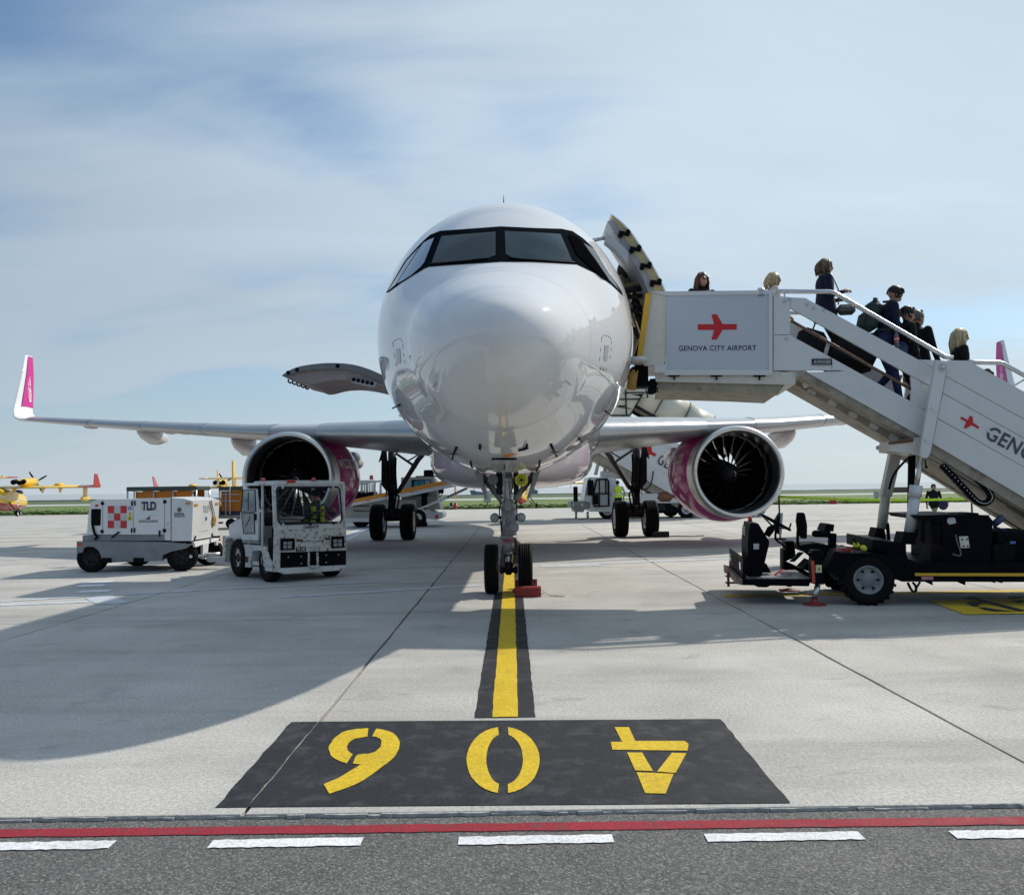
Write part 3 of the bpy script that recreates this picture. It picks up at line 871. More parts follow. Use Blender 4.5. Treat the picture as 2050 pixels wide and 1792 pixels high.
# wings
def foil(le, chord, tc, inc, n=15):
    """section in the flight plane: le = leading edge point (local)"""
    up, lo = [], []
    for k in range(n):
        t = 0.5 * (1 - math.cos(math.pi * k / (n - 1)))
        th = 5 * tc * (.2969 * math.sqrt(t) - .126 * t - .3516 * t * t + .2843 * t ** 3 - .1015 * t ** 4)
        cam_ = 0.02 * (1 - (2 * t - 1) ** 2)
        up.append((t, cam_ + th)); lo.append((t, cam_ - th * .9))
    pts = up + lo[::-1][1:-1]
    c, s = math.cos(R(inc)), math.sin(R(inc))
    return [Vector((le[0], le[1] + chord * (t * c + z * s), le[2] + chord * (z * c - t * s))) for t, z in pts]
def make_wing(sg):
    secs = [((1.2, 11.0, 2.82), 7.0, .145, 3.5), ((2.0, 11.45, 2.92), 6.4, .14, 3.2), ((5.7, 13.45, 3.14), 4.3, .125, 1.5), ((7.2, 14.3, 3.24), 3.75, .12, 1.0),
            ((11.8, 16.95, 3.68), 2.75, .115, 0), ((16.6, 19.5, 4.17), 1.72, .11, -.5)]
    b = MB(MA)
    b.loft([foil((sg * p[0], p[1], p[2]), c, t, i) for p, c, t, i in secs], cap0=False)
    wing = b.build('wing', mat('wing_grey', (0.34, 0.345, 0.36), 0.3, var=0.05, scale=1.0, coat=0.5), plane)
    # polished slat segments along the leading edge
    def le(x):
        for (p, c, t, i), (p2, c2, t2, i2) in zip(secs[:-1], secs[1:]):
            if p[0] <= x <= p2[0]:
                f = (x - p[0]) / (p2[0] - p[0])
                return [p[k] + (p2[k] - p[k]) * f for k in range(3)], c + (c2 - c) * f, t + (t2 - t) * f, i + (i2 - i) * f
    for x0, x1 in ((2.1, 5.05), (6.55, 8.9), (8.96, 11.3), (11.36, 13.6), (13.66, 16.5)):
        b = MB(MA); rings = []
        for k in range(4):
            p, c, t, i = le(x0 + (x1 - x0) * k / 3)
            f = foil((sg * p[0], p[1] - .012, p[2]), c * 1.006, t * 1.04, i)
            rings.append(f[20:][::1] + f[0:8])
        b.loft(rings, closed=False, cap0=False, cap1=False)
        b.build('slat', mat('slat_metal', (0.44, 0.45, 0.46), 0.32, metal=0.75, var=0.06, scale=1.5), wing)
    # raked tip device
    b = MB(MA); rings = []
    for x, y, z, c, tilt in ((16.6, 19.5, 4.17, 1.72, 0), (17.0, 19.72, 4.19, 1.52, 12), (17.28, 19.9, 4.30, 1.32, 42), (17.42, 20.08, 4.56, 1.14, 72), (17.50, 20.36, 5.02, .96, 81), (17.68, 20.95, 6.0, .68, 82), (17.79, 21.3, 6.70, .44, 82)):
        f = foil((0, 0, 0), c, .09, 0)
        ca, sa = math.cos(R(tilt)), math.sin(R(tilt))
        rings.append([Vector((sg * (x - q.z * sa), y + q.y, z + q.z * ca)) for q in f])
    b.loft(rings)
    shark = b.build('sharklet', SKIN_WHITE, wing)
    # magenta field on the inner and outer face of the tip device
    for side in (-1, 1):
        b = MB(MA); g = []
        for x, y, z, c in ((17.455, 20.18, 4.74, 1.07), (17.50, 20.36, 5.02, .96), (17.68, 20.95, 6.0, .68), (17.786, 21.28, 6.67, .45)):
            g.append([(sg * (x + side * (.100 * c * (1.22 - f) + .006)), y + c * f, z) for f in (.28, .52, .78, 1.0)])
        vs = [p for r_ in g for p in r_]
        b.add(vs, [[4 * k + i, 4 * k + i + 1, 4 * k + i + 5, 4 * k + i + 4] for k in range(3) for i in range(3)])
        b.build('tip_field', MAGENTA, wing)
    b = MB(MA)
    # web address climbing the inner face
    P = lambda a, q: (sg * (17.48 + .19 * a - .088 + .03 * a), 20.88 + a * .24 + (.22 * (1 - q) if sg < 0 else .22 * q), 4.92 + a * .98)
    lettering(b, 'wizzair.com', P, bold=0.01)
    b.build('lettering', mat('white_print', (0.78, 0.78, 0.78), 0.4), wing)
    # flap track fairings
    for x, y, z, L, r_ in ((5.0 if sg < 0 else 5.0, 17.3, 2.62, 2.2, .22), (8.6, 17.5, 3.22, 2.8, .30), (12.2, 18.9, 3.64, 2.3, .26)):
        b = MB(MA)
        b.lathe([(0.001, 0), (.35 * r_, .06 * L), (.75 * r_, .22 * L), (r_, .45 * L), (.9 * r_, .65 * L), (.5 * r_, .88 * L), (.02, L)], (sg * x, y - .6, z), (0, 1, -.06), 16)
        for i, q in enumerate(b.v):
            c0 = MA @ Vector((sg * x, y, z)); b.v[i] = Vector((q.x, q.y, c0.z + (q.z - c0.z) * 1.25))
        b.build('flap_fairing', mat('fairing_grey', (0.55, 0.55, 0.55), 0.25, var=0.04, coat=0.6), wing)
    for x, y, z in ((9.9, 16.6, 3.42), (10.6, 17.1, 3.48), (14.2, 19.2, 3.85)):
        b = MB(MA); b.ball((sg * x, y, z), (.16, .4, .07), 10); b.build('small_fairing', GREYP, wing)
    return wing
for sg in (-1, 1): make_wing(sg)
# belly fairing
b = MB(MA); rings = []
for y, w, top, bot in ((9.0, .5, 2.2, 1.95), (9.8, 1.25, 2.6, 1.78), (10.8, 1.75, 2.9, 1.64), (12, 1.98, 3.0, 1.58), (15, 2.05, 3.0, 1.57), (18, 2.0, 3.0, 1.6), (20, 1.6, 2.8, 1.72), (22, .6, 2.4, 1.9)):
    zc = (top + bot) / 2 + .15; r_ = []
    for k in range(36):
        a = 2 * math.pi * k / 36; c, s = math.cos(a), math.sin(a)
        p = 0.62
        r_.append(Vector((w * math.copysign(abs(c) ** p, c), y, zc + ((top - zc) if s > 0 else (zc - bot)) * math.copysign(abs(s) ** p, s))))
    rings.append(r_)
b.loft(rings); b.build('belly_fairing', mat('belly_paint', (0.60, 0.52, 0.56), 0.2, var=0.03, coat=1.0), plane)
# fin and tailplane
b = MB(MA); rings = []
for z, y, c in ((5.7, 29.3, 6.0), (8.5, 32.0, 4.0), (11.6, 34.9, 1.9)):
    rings.append([Vector((q.z, q.y, z)) for q in [Vector((p.x, p.y, p.z)) for p in foil((0, y, 0), c, .10, 0)]])
b.loft(rings); b.build('fin', MAGENTA, plane)
for sg in (-1, 1):
    b = MB(MA); b.loft([foil((sg * .4, 31.6, 5.0), 3.6, .1, 0), foil((sg * 6.2, 34.9, 5.55), 1.4, .1, 0)]); b.build('tailplane', GREYP, plane)

# engines
DARKIN = mat('inlet_liner', (0.006, 0.0065, 0.0075), 0.5, var=0.1, spec=.06)
BLADE = mat('fan_blade', (0.0025, 0.0028, 0.0034), 0.5, var=0.1, spec=.03)
def make_engine(c, text, inner):
    c = Vector(c); rot = MA.to_3x3()
    M = Matrix.Translation(c) @ Matrix.Rotation(R(-0.45), 4, 'Z')
    b = MB(M)
    b.lathe([(1.06, .36), (1.13, .40), (1.185, .55), (1.27, .95), (1.33, 1.5), (1.33, 2.2), (1.25, 3.0), (1.12, 3.7), (1.06, 4.0)], (0, 0, 0), (0, 1, 0), 72)
    # cowl droops a little below the intake
    nac = b.build('nacelle', MAGENTA, plane)
    b = MB(M)
    lip = []
    for k in range(21):
        a = math.pi * (-0.62 + 1.20 * k / 20)
        # leading edge torus, outer to inner
        lip.append((1.145 - .0 + .085 * math.sin(a) * -1 if 0 else 1.105 + .088 * math.sin(-a), .115 - .115 * math.cos(a)))
    lip = [(1.215, .58), (1.20, .40), (1.193, .25)] + [(1.108 + .085 * math.sin(R(90 - 180 * k / 16)), .17 - .17 * math.cos(R(90 - 180 * k / 16))) for k in range(17)] + [(1.005, .34), (.995, .5)]
    b.lathe(lip, (0, 0, 0), (0, 1, 0), 80)
    b.build('intake_lip', BARE, nac)
    b = MB(M); b.lathe([(.996, .48), (1.0, .7), (1.02, .95), (1.03, 1.4), (1.05, 2.2), (1.06, 3.4), (1.055, 3.99)], (0, 0, 0), (0, 1, 0), 64); b.build('intake_duct', DARKIN, nac)
    b = MB(M); b.lathe([(.27, 1.25), (.33, 1.5), (.42, 2.2), (.40, 3.0), (.22, 3.8), (.01, 4.3)], (0, 0, 0), (0, 1, 0), 40); b.build('core', DARKIN, nac)
    # fan: 20 twisted blades round a spinner
    nb_ = 20
    b = MB(M); rad = [.26, .38, .52, .68, .84, 1.0]
    stag = [20, 25, 35, 47, 57, 63]; ch = [.34, .36, .42, .50, .55, .58]; swp = [0, .0, -.02, -.02, .03, .10]
    rows = []
    for r_, s_, c_, w_ in zip(rad, stag, ch, swp):
        row = []
        for t in (-.5, -.2, .2, .5):
            ax = c_ * .62 * t * math.cos(R(s_)); tg = c_ * .62 * t * math.sin(R(s_))
            row.append((r_, tg / r_ + w_ * .5, 1.0 + ax + w_ * .6))
        rows.append(row)
    def pt(q, da=0, dy=0): return Vector((q[0] * math.sin(q[1] + da), q[2] + dy, q[0] * math.cos(q[1] + da)))
    vs = [pt(q) for row in rows for q in row] + [pt(q, 0, .022) for row in rows for q in row]
    o_ = 24
    fs = [[4 * k + i, 4 * k + i + 1, 4 * k + i + 5, 4 * k + i + 4] for k in range(5) for i in range(3)]
    fs += [[x + o_ for x in f[::-1]] for f in fs]
    for k in range(5): fs += [[4 * k, 4 * k + 4, o_ + 4 * k + 4, o_ + 4 * k], [4 * k + 7, 4 * k + 3, o_ + 4 * k + 3, o_ + 4 * k + 7]]
    b.add(vs, fs, 0, True)
    first = b.build('fan_blade', BLADE, nac)
    me = first.data
    for k in range(1, nb_):
        o = first.copy(); COL.objects.link(o)
        off = c - plane.location - nac.location
        o.matrix_basis = Matrix.Translation(off) @ rot.to_4x4() @ Matrix.Rotation(2 * math.pi * k / nb_, 4, 'Y') @ rot.to_4x4().inverted() @ Matrix.Translation(-off)
    b = MB(M); b.lathe([(.005, .60), (.09, .66), (.18, .78), (.25, .93), (.27, 1.1), (.27, 1.3)], (0, 0, 0), (0, 1, 0), 32); sp = b.build('spinner', DARKM, nac)
    b = MB(M)
    cur = []
    for k in range(9):
        a = R(-95 + 26 * k / 8 * 2.2) if 0 else R(60 + 70 * k / 8); rr = .03 + .10 * k / 8
        cur.append((a, rr))
    def spn(a, rr): 
        y = .60 + (.06 if rr > .09 else .0) + (rr - .09) * 1.33 if rr > .09 else .60 + rr * .62
        return Vector((rr * math.sin(a), y - .008, rr * math.cos(a)))
    A_ = [spn(a - .32 * (1 - k / 9.) , rr) for k, (a, rr) in enumerate(cur)]; B_ = [spn(a + .32 * (k / 9. + .12), rr + .01) for k, (a, rr) in enumerate(cur)]
    b.add(A_ + B_, [[k, k + 1, 10 + k, 9 + k] for k in range(8)]); b.build('spinner_mark', mat('white_mark', (.8, .8, .8), .5), nac)
    # web address on the inboard cowl
    b = MB(M)
    def cyl_map(a, q):
        y = .75 + 1.75 * (a if inner < 0 else 1 - a) ; 
        if inner > 0: y = .70 + 1.7 * a
        rr = 1.345 if y > 1.3 else 1.205 + (y - .6) * .2
        th = R(70) + (-(q - .5) * .30)
        return Vector((inner * rr * math.sin(th), y if inner > 0 else 2.45 - 1.75 * a, rr * math.cos(th)))
    lettering(b, text, cyl_map, bold=.01); b.build('lettering', MATS['white_print'], nac)
    # strake, vortex generator
    b = MB(M)
    th = R(-38) if inner > 0 else R(38)
    p = lambda rr, y, t: Vector((rr * math.sin(t), y, rr * math.cos(t)))
    if inner < 0: th = R(40)
    b.slab([p(1.31, 1.3, th), p(1.34, 2.1, th), p(1.55, 2.1, th), p(1.52, 1.75, th)], Vector((.015, 0, .01)))
    b.slab([p(1.31, 1.3, -th), p(1.34, 2.1, -th), p(1.55, 2.1, -th), p(1.52, 1.75, -th)], Vector((.015, 0, .01)))
    b.build('strake', mat('pale_pink', (.62, .35, .48), .4), nac)
    # pylon
    b = MB(M)
    rings = []
    for y, w, z0, z1 in ((.95, .10, 1.15, 1.22), (1.5, .26, 1.1, 1.42), (2.2, .30, 1.05, 1.50), (3.4, .28, .9, 1.45), (5.2, .12, .9, 1.15)):
        rings.append([Vector((w * math.cos(2 * math.pi * k / 16), y, (z0 + z1) / 2 + (z1 - z0) / 2 * math.sin(2 * math.pi * k / 16))) for k in range(16)])
    b.loft(rings); b.build('pylon', SKIN_WHITE, nac)
EYL = 20.1
make_engine(W(575, 957, EYL), 'wizzair.com', 1)
make_engine(W(1480, 945, EYL), 'wizzair.com', -1)

# ---- landing gear
def wheel(parent, c, r, w, axis=(1, 0, 0), rimr=.55, grooves=4, M=None, rim_mat=None, lugs=0, name='wheel'):
    """tyre with tread grooves and a dished rim; wheel is the part, rim its sub-part"""
    c = Vector(c); ax = Vector(axis).normalized()
    b = MB(M)
    pr = [(r * rimr, -w * .40), (r * .80, -w * .50), (r * .93, -w * .47), (r * .985, -w * .36)]
    n = grooves * 2 + 1
    for k in range(n):
        h0 = -w * .34 + w * .68 * k / n; h1 = -w * .34 + w * .68 * (k + 1) / n
        rr = r if k % 2 == 0 else r * .965
        pr += [(rr, h0 + .0015), (rr, h1 - .0015)]
    pr += [(r * .985, w * .36), (r * .93, w * .47), (r * .80, w * .50), (r * rimr, w * .40)]
    b.lathe(pr, c, ax, 40)
    if lugs:
        x_, y_, d_ = _orient(ax)
        for k in range(lugs):
            a = 2 * math.pi * k / lugs
            for sd in (-1, 1):
                q = c + d_ * (sd * w * .28) + (x_ * math.cos(a + sd * .08) + y_ * math.sin(a + sd * .08)) * r
                t_ = (-x_ * math.sin(a) + y_ * math.cos(a)); rd_ = (x_ * math.cos(a) + y_ * math.sin(a))
                e = [q + d_ * (i * w * .22) + t_ * (j * r * .055) + rd_ * (l_ * r * .035) for i in (-1, 1) for j in (-1, 1) for l_ in (-1, 1)]
                b.add(e, [(0, 1, 3, 2), (4, 6, 7, 5), (0, 4, 5, 1), (2, 3, 7, 6), (0, 2, 6, 4), (1, 5, 7, 3)])
    wh = b.build(name, RUBBER, parent)
    b = MB(M)
    for sd in (-1, 1):
        b.lathe([(r * rimr * 1.02, w * .40), (r * rimr * .98, w * .44), (r * rimr * .9, w * .42), (r * rimr * .82, w * .30), (r * rimr * .5, w * .26), (r * rimr * .42, w * .36), (.001, w * .38)], c, ax * sd, 28)
        x_, y_, d_ = _orient(ax * sd)
        for k in range(6):
            a = 2 * math.pi * k / 6
            q = c + d_ * (w * .27) + (x_ * math.cos(a) + y_ * math.sin(a)) * r * rimr * .66
            b.cyl(q, q + d_ * (w * .07), r * rimr * .09, n=8, mi=1)
    b.build('rim', [rim_mat or GREYP, BLACK], wh)
    return wh
k7 = crop(1600, 1600, 2.56)
GY = 12.27
GP = lambda x, y, dy=0.0: W(*k7(x, y), GY + dy)
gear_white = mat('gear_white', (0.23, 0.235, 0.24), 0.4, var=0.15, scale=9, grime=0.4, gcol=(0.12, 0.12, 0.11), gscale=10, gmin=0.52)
b = MB()
b.tube([GP(767, 400), GP(768, 700)], .062, 16)
b.tube([GP(770, 690), GP(776, 780)], [.075, .125], 16)
b.tube([GP(777, 780), GP(778, 900), GP(780, 1040)], [.118, .115, .122], 20)
b.tube([GP(776, 1035), GP(776, 1075)], .13, 20)
b.tube([GP(773, 1060), GP(773, 1195)], .088, 20)
b.tube([GP(775, 1195), GP(775, 1215)], .098, 20)
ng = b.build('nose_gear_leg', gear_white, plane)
b = MB(); b.tube([GP(777, 1200), GP(777, 1320)], .055, 16); b.build('oleo_piston', BARE, ng)
b = MB(); b.tube([GP(690, 1365), GP(865, 1365)], .045, 12); b.tube([GP(777, 1300), GP(777, 1410)], [.085, .045], 12); b.tube([GP(700, 1365), GP(725, 1365)], .065, 12); b.tube([GP(832, 1365), GP(857, 1365)], .065, 12); b.build('axle', DARKM, ng)
for p in ((615, 1365), (937, 1359)):
    q = GP(*p); wheel(ng, (q.x, GY, .378), .378, .215)
for s_ in ((532, 455, 712, 690), (1015, 440, 835, 690)):
    b = MB(); b.tube([GP(s_[0], s_[1], .25), GP(s_[2], s_[3], .05)], .038, 10); b.tube([GP(s_[0], s_[1] + 40, .3), GP(s_[2], s_[3] + 40, .1)], .022, 8); b.build('drag_brace', gear_white, ng)
b = MB(); b.tube([GP(735, 440, -.1), GP(738, 680, -.1)], .02, 8); b.tube([GP(800, 440, -.1), GP(798, 680, -.1)], .02, 8); b.ball(GP(765, 510, -.1), .045, 12); b.tube([GP(765, 520, -.14), GP(768, 700, -.14)], .03, 8); b.build('retraction_link', GREYP, ng)
b = MB(); b.box(GP(690, 520, .1), (.10, .1, .4)); b.box(GP(850, 540, .15), (.08, .1, .4)); b.build('gear_bay_frame', DARKM, ng)
for p in ((645, 865), (897, 862)):
    q = GP(*p); b = MB(); b.lathe([(.045, .10), (.066, .05), (.072, -.02), (.06, -.03)], q, (0, 1, 0), 20); b.cyl(q + Vector((0, .05, 0)), Vector((GP(777, 865).x, q.y + .05, q.z)), .022); l_ = b.build('taxi_light', DARKM, ng)
    b = MB(); b.lathe([(.06, -.028), (.03, -.036), (.001, -.04)], q, (0, 1, 0), 20); b.build('lens', mat('lamp_lens', (.30, .32, .34), .12, coat=1.0), l_)
q = GP(825, 960, -.2)
b = MB(); b.cyl(q + Vector((0, .25, 0)), q, .082, n=20); b.cyl(q, q + Vector((0, -.05, .01)), .062, .054, n=20); b.build('steering_unit', gear_white, ng)
b = MB()
for pts, r_ in (([(705, 700), (690, 800), (700, 900), (715, 1000)], .010), ([(850, 700), (858, 820), (850, 900)], .010), ([(720, 900), (705, 950), (712, 1030)], .009), ([(748, 1210), (742, 1260), (752, 1320)], .009), ([(835, 1060), (850, 1150), (830, 1250), (820, 1330)], .009), ([(790, 440), (820, 520), (800, 640)], .009)):
    b.tube([GP(x, y, -.16) for x, y in catm(pts)], r_, 6)
b.build('hydraulic_hose', BLACK, ng)
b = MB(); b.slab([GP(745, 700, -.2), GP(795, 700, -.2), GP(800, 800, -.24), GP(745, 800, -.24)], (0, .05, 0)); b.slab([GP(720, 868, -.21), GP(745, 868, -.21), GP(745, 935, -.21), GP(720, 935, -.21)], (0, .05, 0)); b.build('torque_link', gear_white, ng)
b = MB()
for x0, x1 in ((722, 755), (793, 822)): b.slab([GP(x0, 1090, -.165), GP(x1, 1088, -.175), GP(x1, 1106, -.175), GP(x0, 1108, -.165)], (0, .03, 0))
b.slab([GP(772, 1048, -.24), GP(788, 1074, -.24), GP(758, 1074, -.24)], (0, .03, 0)); b.build('red_placard', RED, ng)
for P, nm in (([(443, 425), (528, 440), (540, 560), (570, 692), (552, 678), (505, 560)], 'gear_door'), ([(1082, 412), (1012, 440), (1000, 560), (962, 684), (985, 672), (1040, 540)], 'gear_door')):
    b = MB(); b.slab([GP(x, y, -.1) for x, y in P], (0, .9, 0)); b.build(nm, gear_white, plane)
np_ = skin_patch('nose_plate', [[k7(*p) for p in [(632, 298), (848, 298), (854, 310), (852, 400), (845, 411), (635, 411), (625, 400), (625, 310)]]], 0.02, SKIN_WHITE, plane, 2)
skin_patch('plate_slot', [[k7(*p) for p in [(731, 338), (747, 338), (747, 392), (731, 392)]]], 0.025, DARKM, np_, 1)
b = MB(); lettering(b, '121 AL', lambda a, q: on_skin(*k7(712 + 50 * a, 322 - 9 * q), .024)); b.build('lettering', DARKM, np_)
q = on_skin(*k7(780, 260), .0); b = MB(); b.ball(q, (.07, .05, .035), 12); b.build('beacon_light', mat('amber_lens', (.65, .22, .03), .2, coat=1.0), plane)
for P in ([(415, 322), (425, 370), (485, 428)], [(1076, 312), (1070, 370), (1040, 415)], [(620, 296), (735, 292), (850, 296)], [(505, 158), (508, 198)], [(955, 158), (945, 195), (870, 215)]):
    b = MB(); pts = [on_skin(*k7(*p), .012) for p in P]; b.tube(pts, .012, 6); b.build('edge_strip', BLACK, plane)
# round covers hung in the gear bay
q = GP(900, 505, -.25)
b = MB(); b.lathe([(.001, -.012), (.08, -.010), (.094, 0), (.100, .015), (.094, .03)], q, (0, 1, 0), 32); yd = b.build('yellow_cover', mat('yellow_mesh', (.62, .58, .04), .5, var=.1), plane)
b = MB()
for k in range(8):
    a = 2 * math.pi * k / 8; b.tube([q + Vector((.02 * math.cos(a), -.015, .02 * math.sin(a))), q + Vector((.096 * math.cos(a), -.008, .096 * math.sin(a)))], .0035, 5)
b.tube([q + Vector((.055 * math.cos(R(15 * k)), -.015, .055 * math.sin(R(15 * k)))) for k in range(24)], .003, 5, closed=True); b.ball(q + Vector((0, -.012, 0)), .022, 8); b.build('cover_rib', DARKM, yd)
q = GP(628, 500, -.2)
b = MB(); b.lathe([(.001, 0), (.082, 0), (.082, .03)], q, (0, 1, 0), 28); pdm = b.build('perforated_cover', DARKM, plane)
b = MB()
for i in range(-5, 6):
    for j in range(-5, 6):
        x, z = i * .016 + (j % 2) * .008, j * .014
        if x * x + z * z < .0055: b.cyl(q + Vector((x, 0, z)), q + Vector((x, -.006, z)), .0046, n=6)
b.build('cover_hole', mat('hole_pale', (.6, .62, .6), .7), pdm)

kM = crop(1250, 1700, 4.1)
MY = 25.4
def main_gear(conv, mirror, xs):
    """xs: picture coordinates of one leg, conv turns them into points"""
    Pm = lambda x, y, dy=0.0: W(*conv(x, y), MY + dy)
    b = MB(); b.tube([Pm(890, -120), Pm(890, 480)], .125, 16); b.tube([Pm(890, 480), Pm(893, 640)], .145, 16); b.tube([Pm(893, 620), Pm(895, 980)], .085, 14); leg = b.build('main_gear_leg', DARKM, plane)
    b = MB(); b.tube([Pm(930, 620), Pm(1000, 560), Pm(1290, 90), Pm(1420, -60)], [.06, .075, .085, .085], 10); b.tube([Pm(950, -10), Pm(1200, 160)], .04, 8); b.tube([Pm(1130, 110), Pm(1310, 0)], .025, 8); b.ball(Pm(1230, 180), .10, 10); b.build('side_brace', mat('brace_grey', (.05, .052, .056), .5, spec=.2), leg)
    b = MB(); b.slab([Pm(*p, -.1) for p in [(730, -120), (800, -120), (835, 300), (830, 470), (800, 690), (795, 560), (725, 470)]], (0, .06, 0)); b.slab([Pm(*p, -.1) for p in [(740, -120), (720, 0), (682, 132), (730, 90)]], (0, .05, 0)); b.build('gear_door', DARKM, leg)
    b = MB(); b.tube([Pm(780, 975), Pm(1040, 975)], .10, 12); b.box(Pm(910, 900), (.55, .4, .3), b=.05); b.build('axle', DARKM, leg)
    b = MB()
    for pts in ([(820, 100), (835, 420), (850, 640), (840, 900)], [(950, 50), (945, 300), (960, 560), (930, 800), (940, 950)], [(870, 600), (990, 640), (985, 760), (960, 900)]):
        b.tube([Pm(x, y, -.22) for x, y in catm(pts)], .03, 6)
    b.build('hydraulic_hose', BLACK, leg)
    for x in (680, 1138):
        q = Pm(x, 980); wheel(leg, (q.x, MY, .575), .575, .43, grooves=5)
main_gear(kM, False, None)
def convR(x, y):
    u, v = kM(x, y)
    return 2058.5 - u, v - 6.5
main_gear(convR, True, None)

# ================================================================== passenger stairs beside the nose
k2 = crop(2200, 750, 2.24); k3 = crop(2900, 900, 2050 / 933); k3b = crop(2900, 1350, 2050 / 933)
kb = crop(2650, 1900, 2050 / 450); k8 = crop(2700, 1880, 2050 / 700)
PANEL = mat('stair_panel_white', (0.60, 0.61, 0.61), 0.4, var=0.04, scale=1.2, coat=0.25, grime=0.10, gcol=(0.35, 0.33, 0.30), gscale=2.5)
CREAM = mat('stair_cream', (0.60, 0.58, 0.52), 0.45, var=0.06, scale=2, grime=0.3, gcol=(0.25, 0.22, 0.17), gscale=5, gmin=0.55)
SIGNG = mat('sign_grey', (0.47, 0.51, 0.565), 0.45, var=0.02, scale=2)
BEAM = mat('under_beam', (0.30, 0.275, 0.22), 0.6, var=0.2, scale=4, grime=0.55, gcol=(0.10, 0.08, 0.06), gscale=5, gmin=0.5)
INK = mat('dark_print', (0.012, 0.022, 0.05), 0.5)
LOGO = mat('red_print', (0.50, 0.008, 0.012), 0.5, var=0.02)
CHROME = mat('handrail_steel', (0.58, 0.59, 0.60), 0.25, metal=0.9, var=0.05)
SYAW = R(-9.5)
FRAME[0] = Matrix.Translation((4.65, 10.5, 0)) @ Matrix.Rotation(SYAW, 4, 'Z') @ Matrix.Translation((-4.65, -10.5, 0))
SY = 11.0                                                        # near side of the stair flight
stairs = thing('passenger_stairs', 'white mobile boarding stairs on a dark truck chassis docked at the front left door', 'boarding stairs', (5.4, 11.6, 0))
def PL(name, conv, pts, Y, d, m, parent=None, b=None):
    mb = b or MB()
    mb.slab([W(*(conv(*p) if conv else p), Y) for p in pts], (0, d, 0))
    return mb if b else mb.build(name, m, parent if parent is not None else stairs)
# --- bridge head with the sign
PL('bridge_side', k2, [(532, 768), (1560, 758), (1560, 1432), (652, 1432), (655, 1315), (455, 1330)], SY, .05, CREAM)
fr = MB()
for P in ([(532, 766), (1548, 756), (1518, 790), (660, 800)], [(1548, 756), (1548, 1466), (1518, 1422), (1518, 790)], [(1548, 1466), (632, 1466), (660, 1420), (1518, 1422)], [(632, 1466), (655, 1305), (660, 1290), (660, 1420)]):
    fr.slab([W(*k2(*p), SY - .035) for p in P], (0, .033, 0))
fr.build('sign_frame', PANEL, stairs)
sign = PL('sign_board', k2, [(660, 800), (1518, 790), (1518, 1422), (660, 1420)], SY - .022, .02, SIGNG)
PL('aircraft_emblem', k2, [(923, 1040), (1059, 1040), (1037, 957), (1083, 957), (1130, 1038), (1250, 1038), (1250, 1085), (1130, 1087), (1083, 1169), (1037, 1169), (1060, 1088), (923, 1088)], SY - .026, .003, LOGO, sign)
WID = (.62, 1.02)
b = MB(); lettering(b, 'GENOVA CITY AIRPORT', plane_map(W(*k2(763, 1263), SY - .026), W(*k2(1414, 1259), SY - .026), W(*k2(763, 1220), SY - .026)), bold=.012, spacing=1.08)
b.build('lettering', INK, sign)
# the cut through the stylised letters
b = MB()
for x, y, w, h in ((760, 1232, 26, 5), (1012, 1232, 24, 5), (1160, 1240, 8, 4)):
    b.slab([W(*k2(*p), SY - .029) for p in [(x, y + 8), (x + w, y), (x + w, y + h), (x, y + 8 + h)]], (0, .002, 0))
b.build('letter_cut', SIGNG, sign)
for x in (672, 873, 1090, 1310, 1508):
    for y in (808 if x < 800 else 803, 1412):
        b = MB(); q = W(*k2(x, y), SY - .022); b.cyl(q, q + Vector((0, -.006, 0)), .008, n=8); b.build('rivet', GREYP, sign)
PL('yellow_bumper', k2, [(485, 782), (530, 778), (456, 1328), (412, 1324)], SY - .05, .09, YELLOW)
PL('bridge_sill', k2, [(470, 1330), (650, 1300), (652, 1335), (630, 1385), (470, 1385)], SY - .03, .08, CREAM)
b = MB(); b.box(W(*k2(1450, 770), SY - .02), (.1, .07, .12), b=.02); b.build('latch', STEEL, stairs)
b = MB(); b.tube([W(*k2(385, 1425), SY - .1), W(*k2(362, 1590), SY - .1)], .068, 20); rb = b.build('rubber_roller', mat('ochre_pad', (0.36, 0.20, 0.04), .6, var=.15), stairs)
b = MB(); q = W(*k2(388, 1422), SY - .25); b.cyl(W(*k2(386, 1422), SY - .165), W(*k2(386, 1422), SY - .16), .05, n=18); b.build('roller_mouth', BLACK, rb)
b = MB(); b.ball(W(*k2(425, 1348), SY), (.16, .3, .055), 12); b.build('buffer_pad', PANEL, stairs)
# under the bridge
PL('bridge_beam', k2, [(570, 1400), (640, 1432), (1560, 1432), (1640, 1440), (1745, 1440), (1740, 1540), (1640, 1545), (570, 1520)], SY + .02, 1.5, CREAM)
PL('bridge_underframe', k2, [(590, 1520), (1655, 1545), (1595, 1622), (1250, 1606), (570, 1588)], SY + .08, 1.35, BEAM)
b = MB()
for x in (725, 1080, 1440):
    b.box(W(*k2(x, 1478), SY), (.02, .03, .1)); b.box(W(*k2(x, 1470), SY), (.16, .03, .03))
b.build('hinge_pin', BLACK, stairs)
b = MB(); b.box(W(*k2(500, 1545), SY + .3), (.5, .3, .07)); b.box(W(*k2(545, 1560), SY + .1), (.1, .1, .22), b=.02); b.box(W(*k2(530, 1600), SY), (.1, .09, .1), b=.02); b.box(W(*k2(450, 1460), SY + .2), (.2, .3, .4)); b.tube([W(*k2(545, 1590), SY), W(*k2(585, 1605), SY), W(*k2(580, 1570), SY)], .015, 6); b.build('docking_sensor', BLACK, stairs)
b = MB(); b.box(W(*k2(600, 1415), SY), (.16, .1, .13), b=.01); b.build('control_box', PANEL, stairs)
PL('bridge_floor', k2, [(470, 1330), (1700, 1330), (1700, 1360), (470, 1360)], SY + .05, 1.5, GREYP)

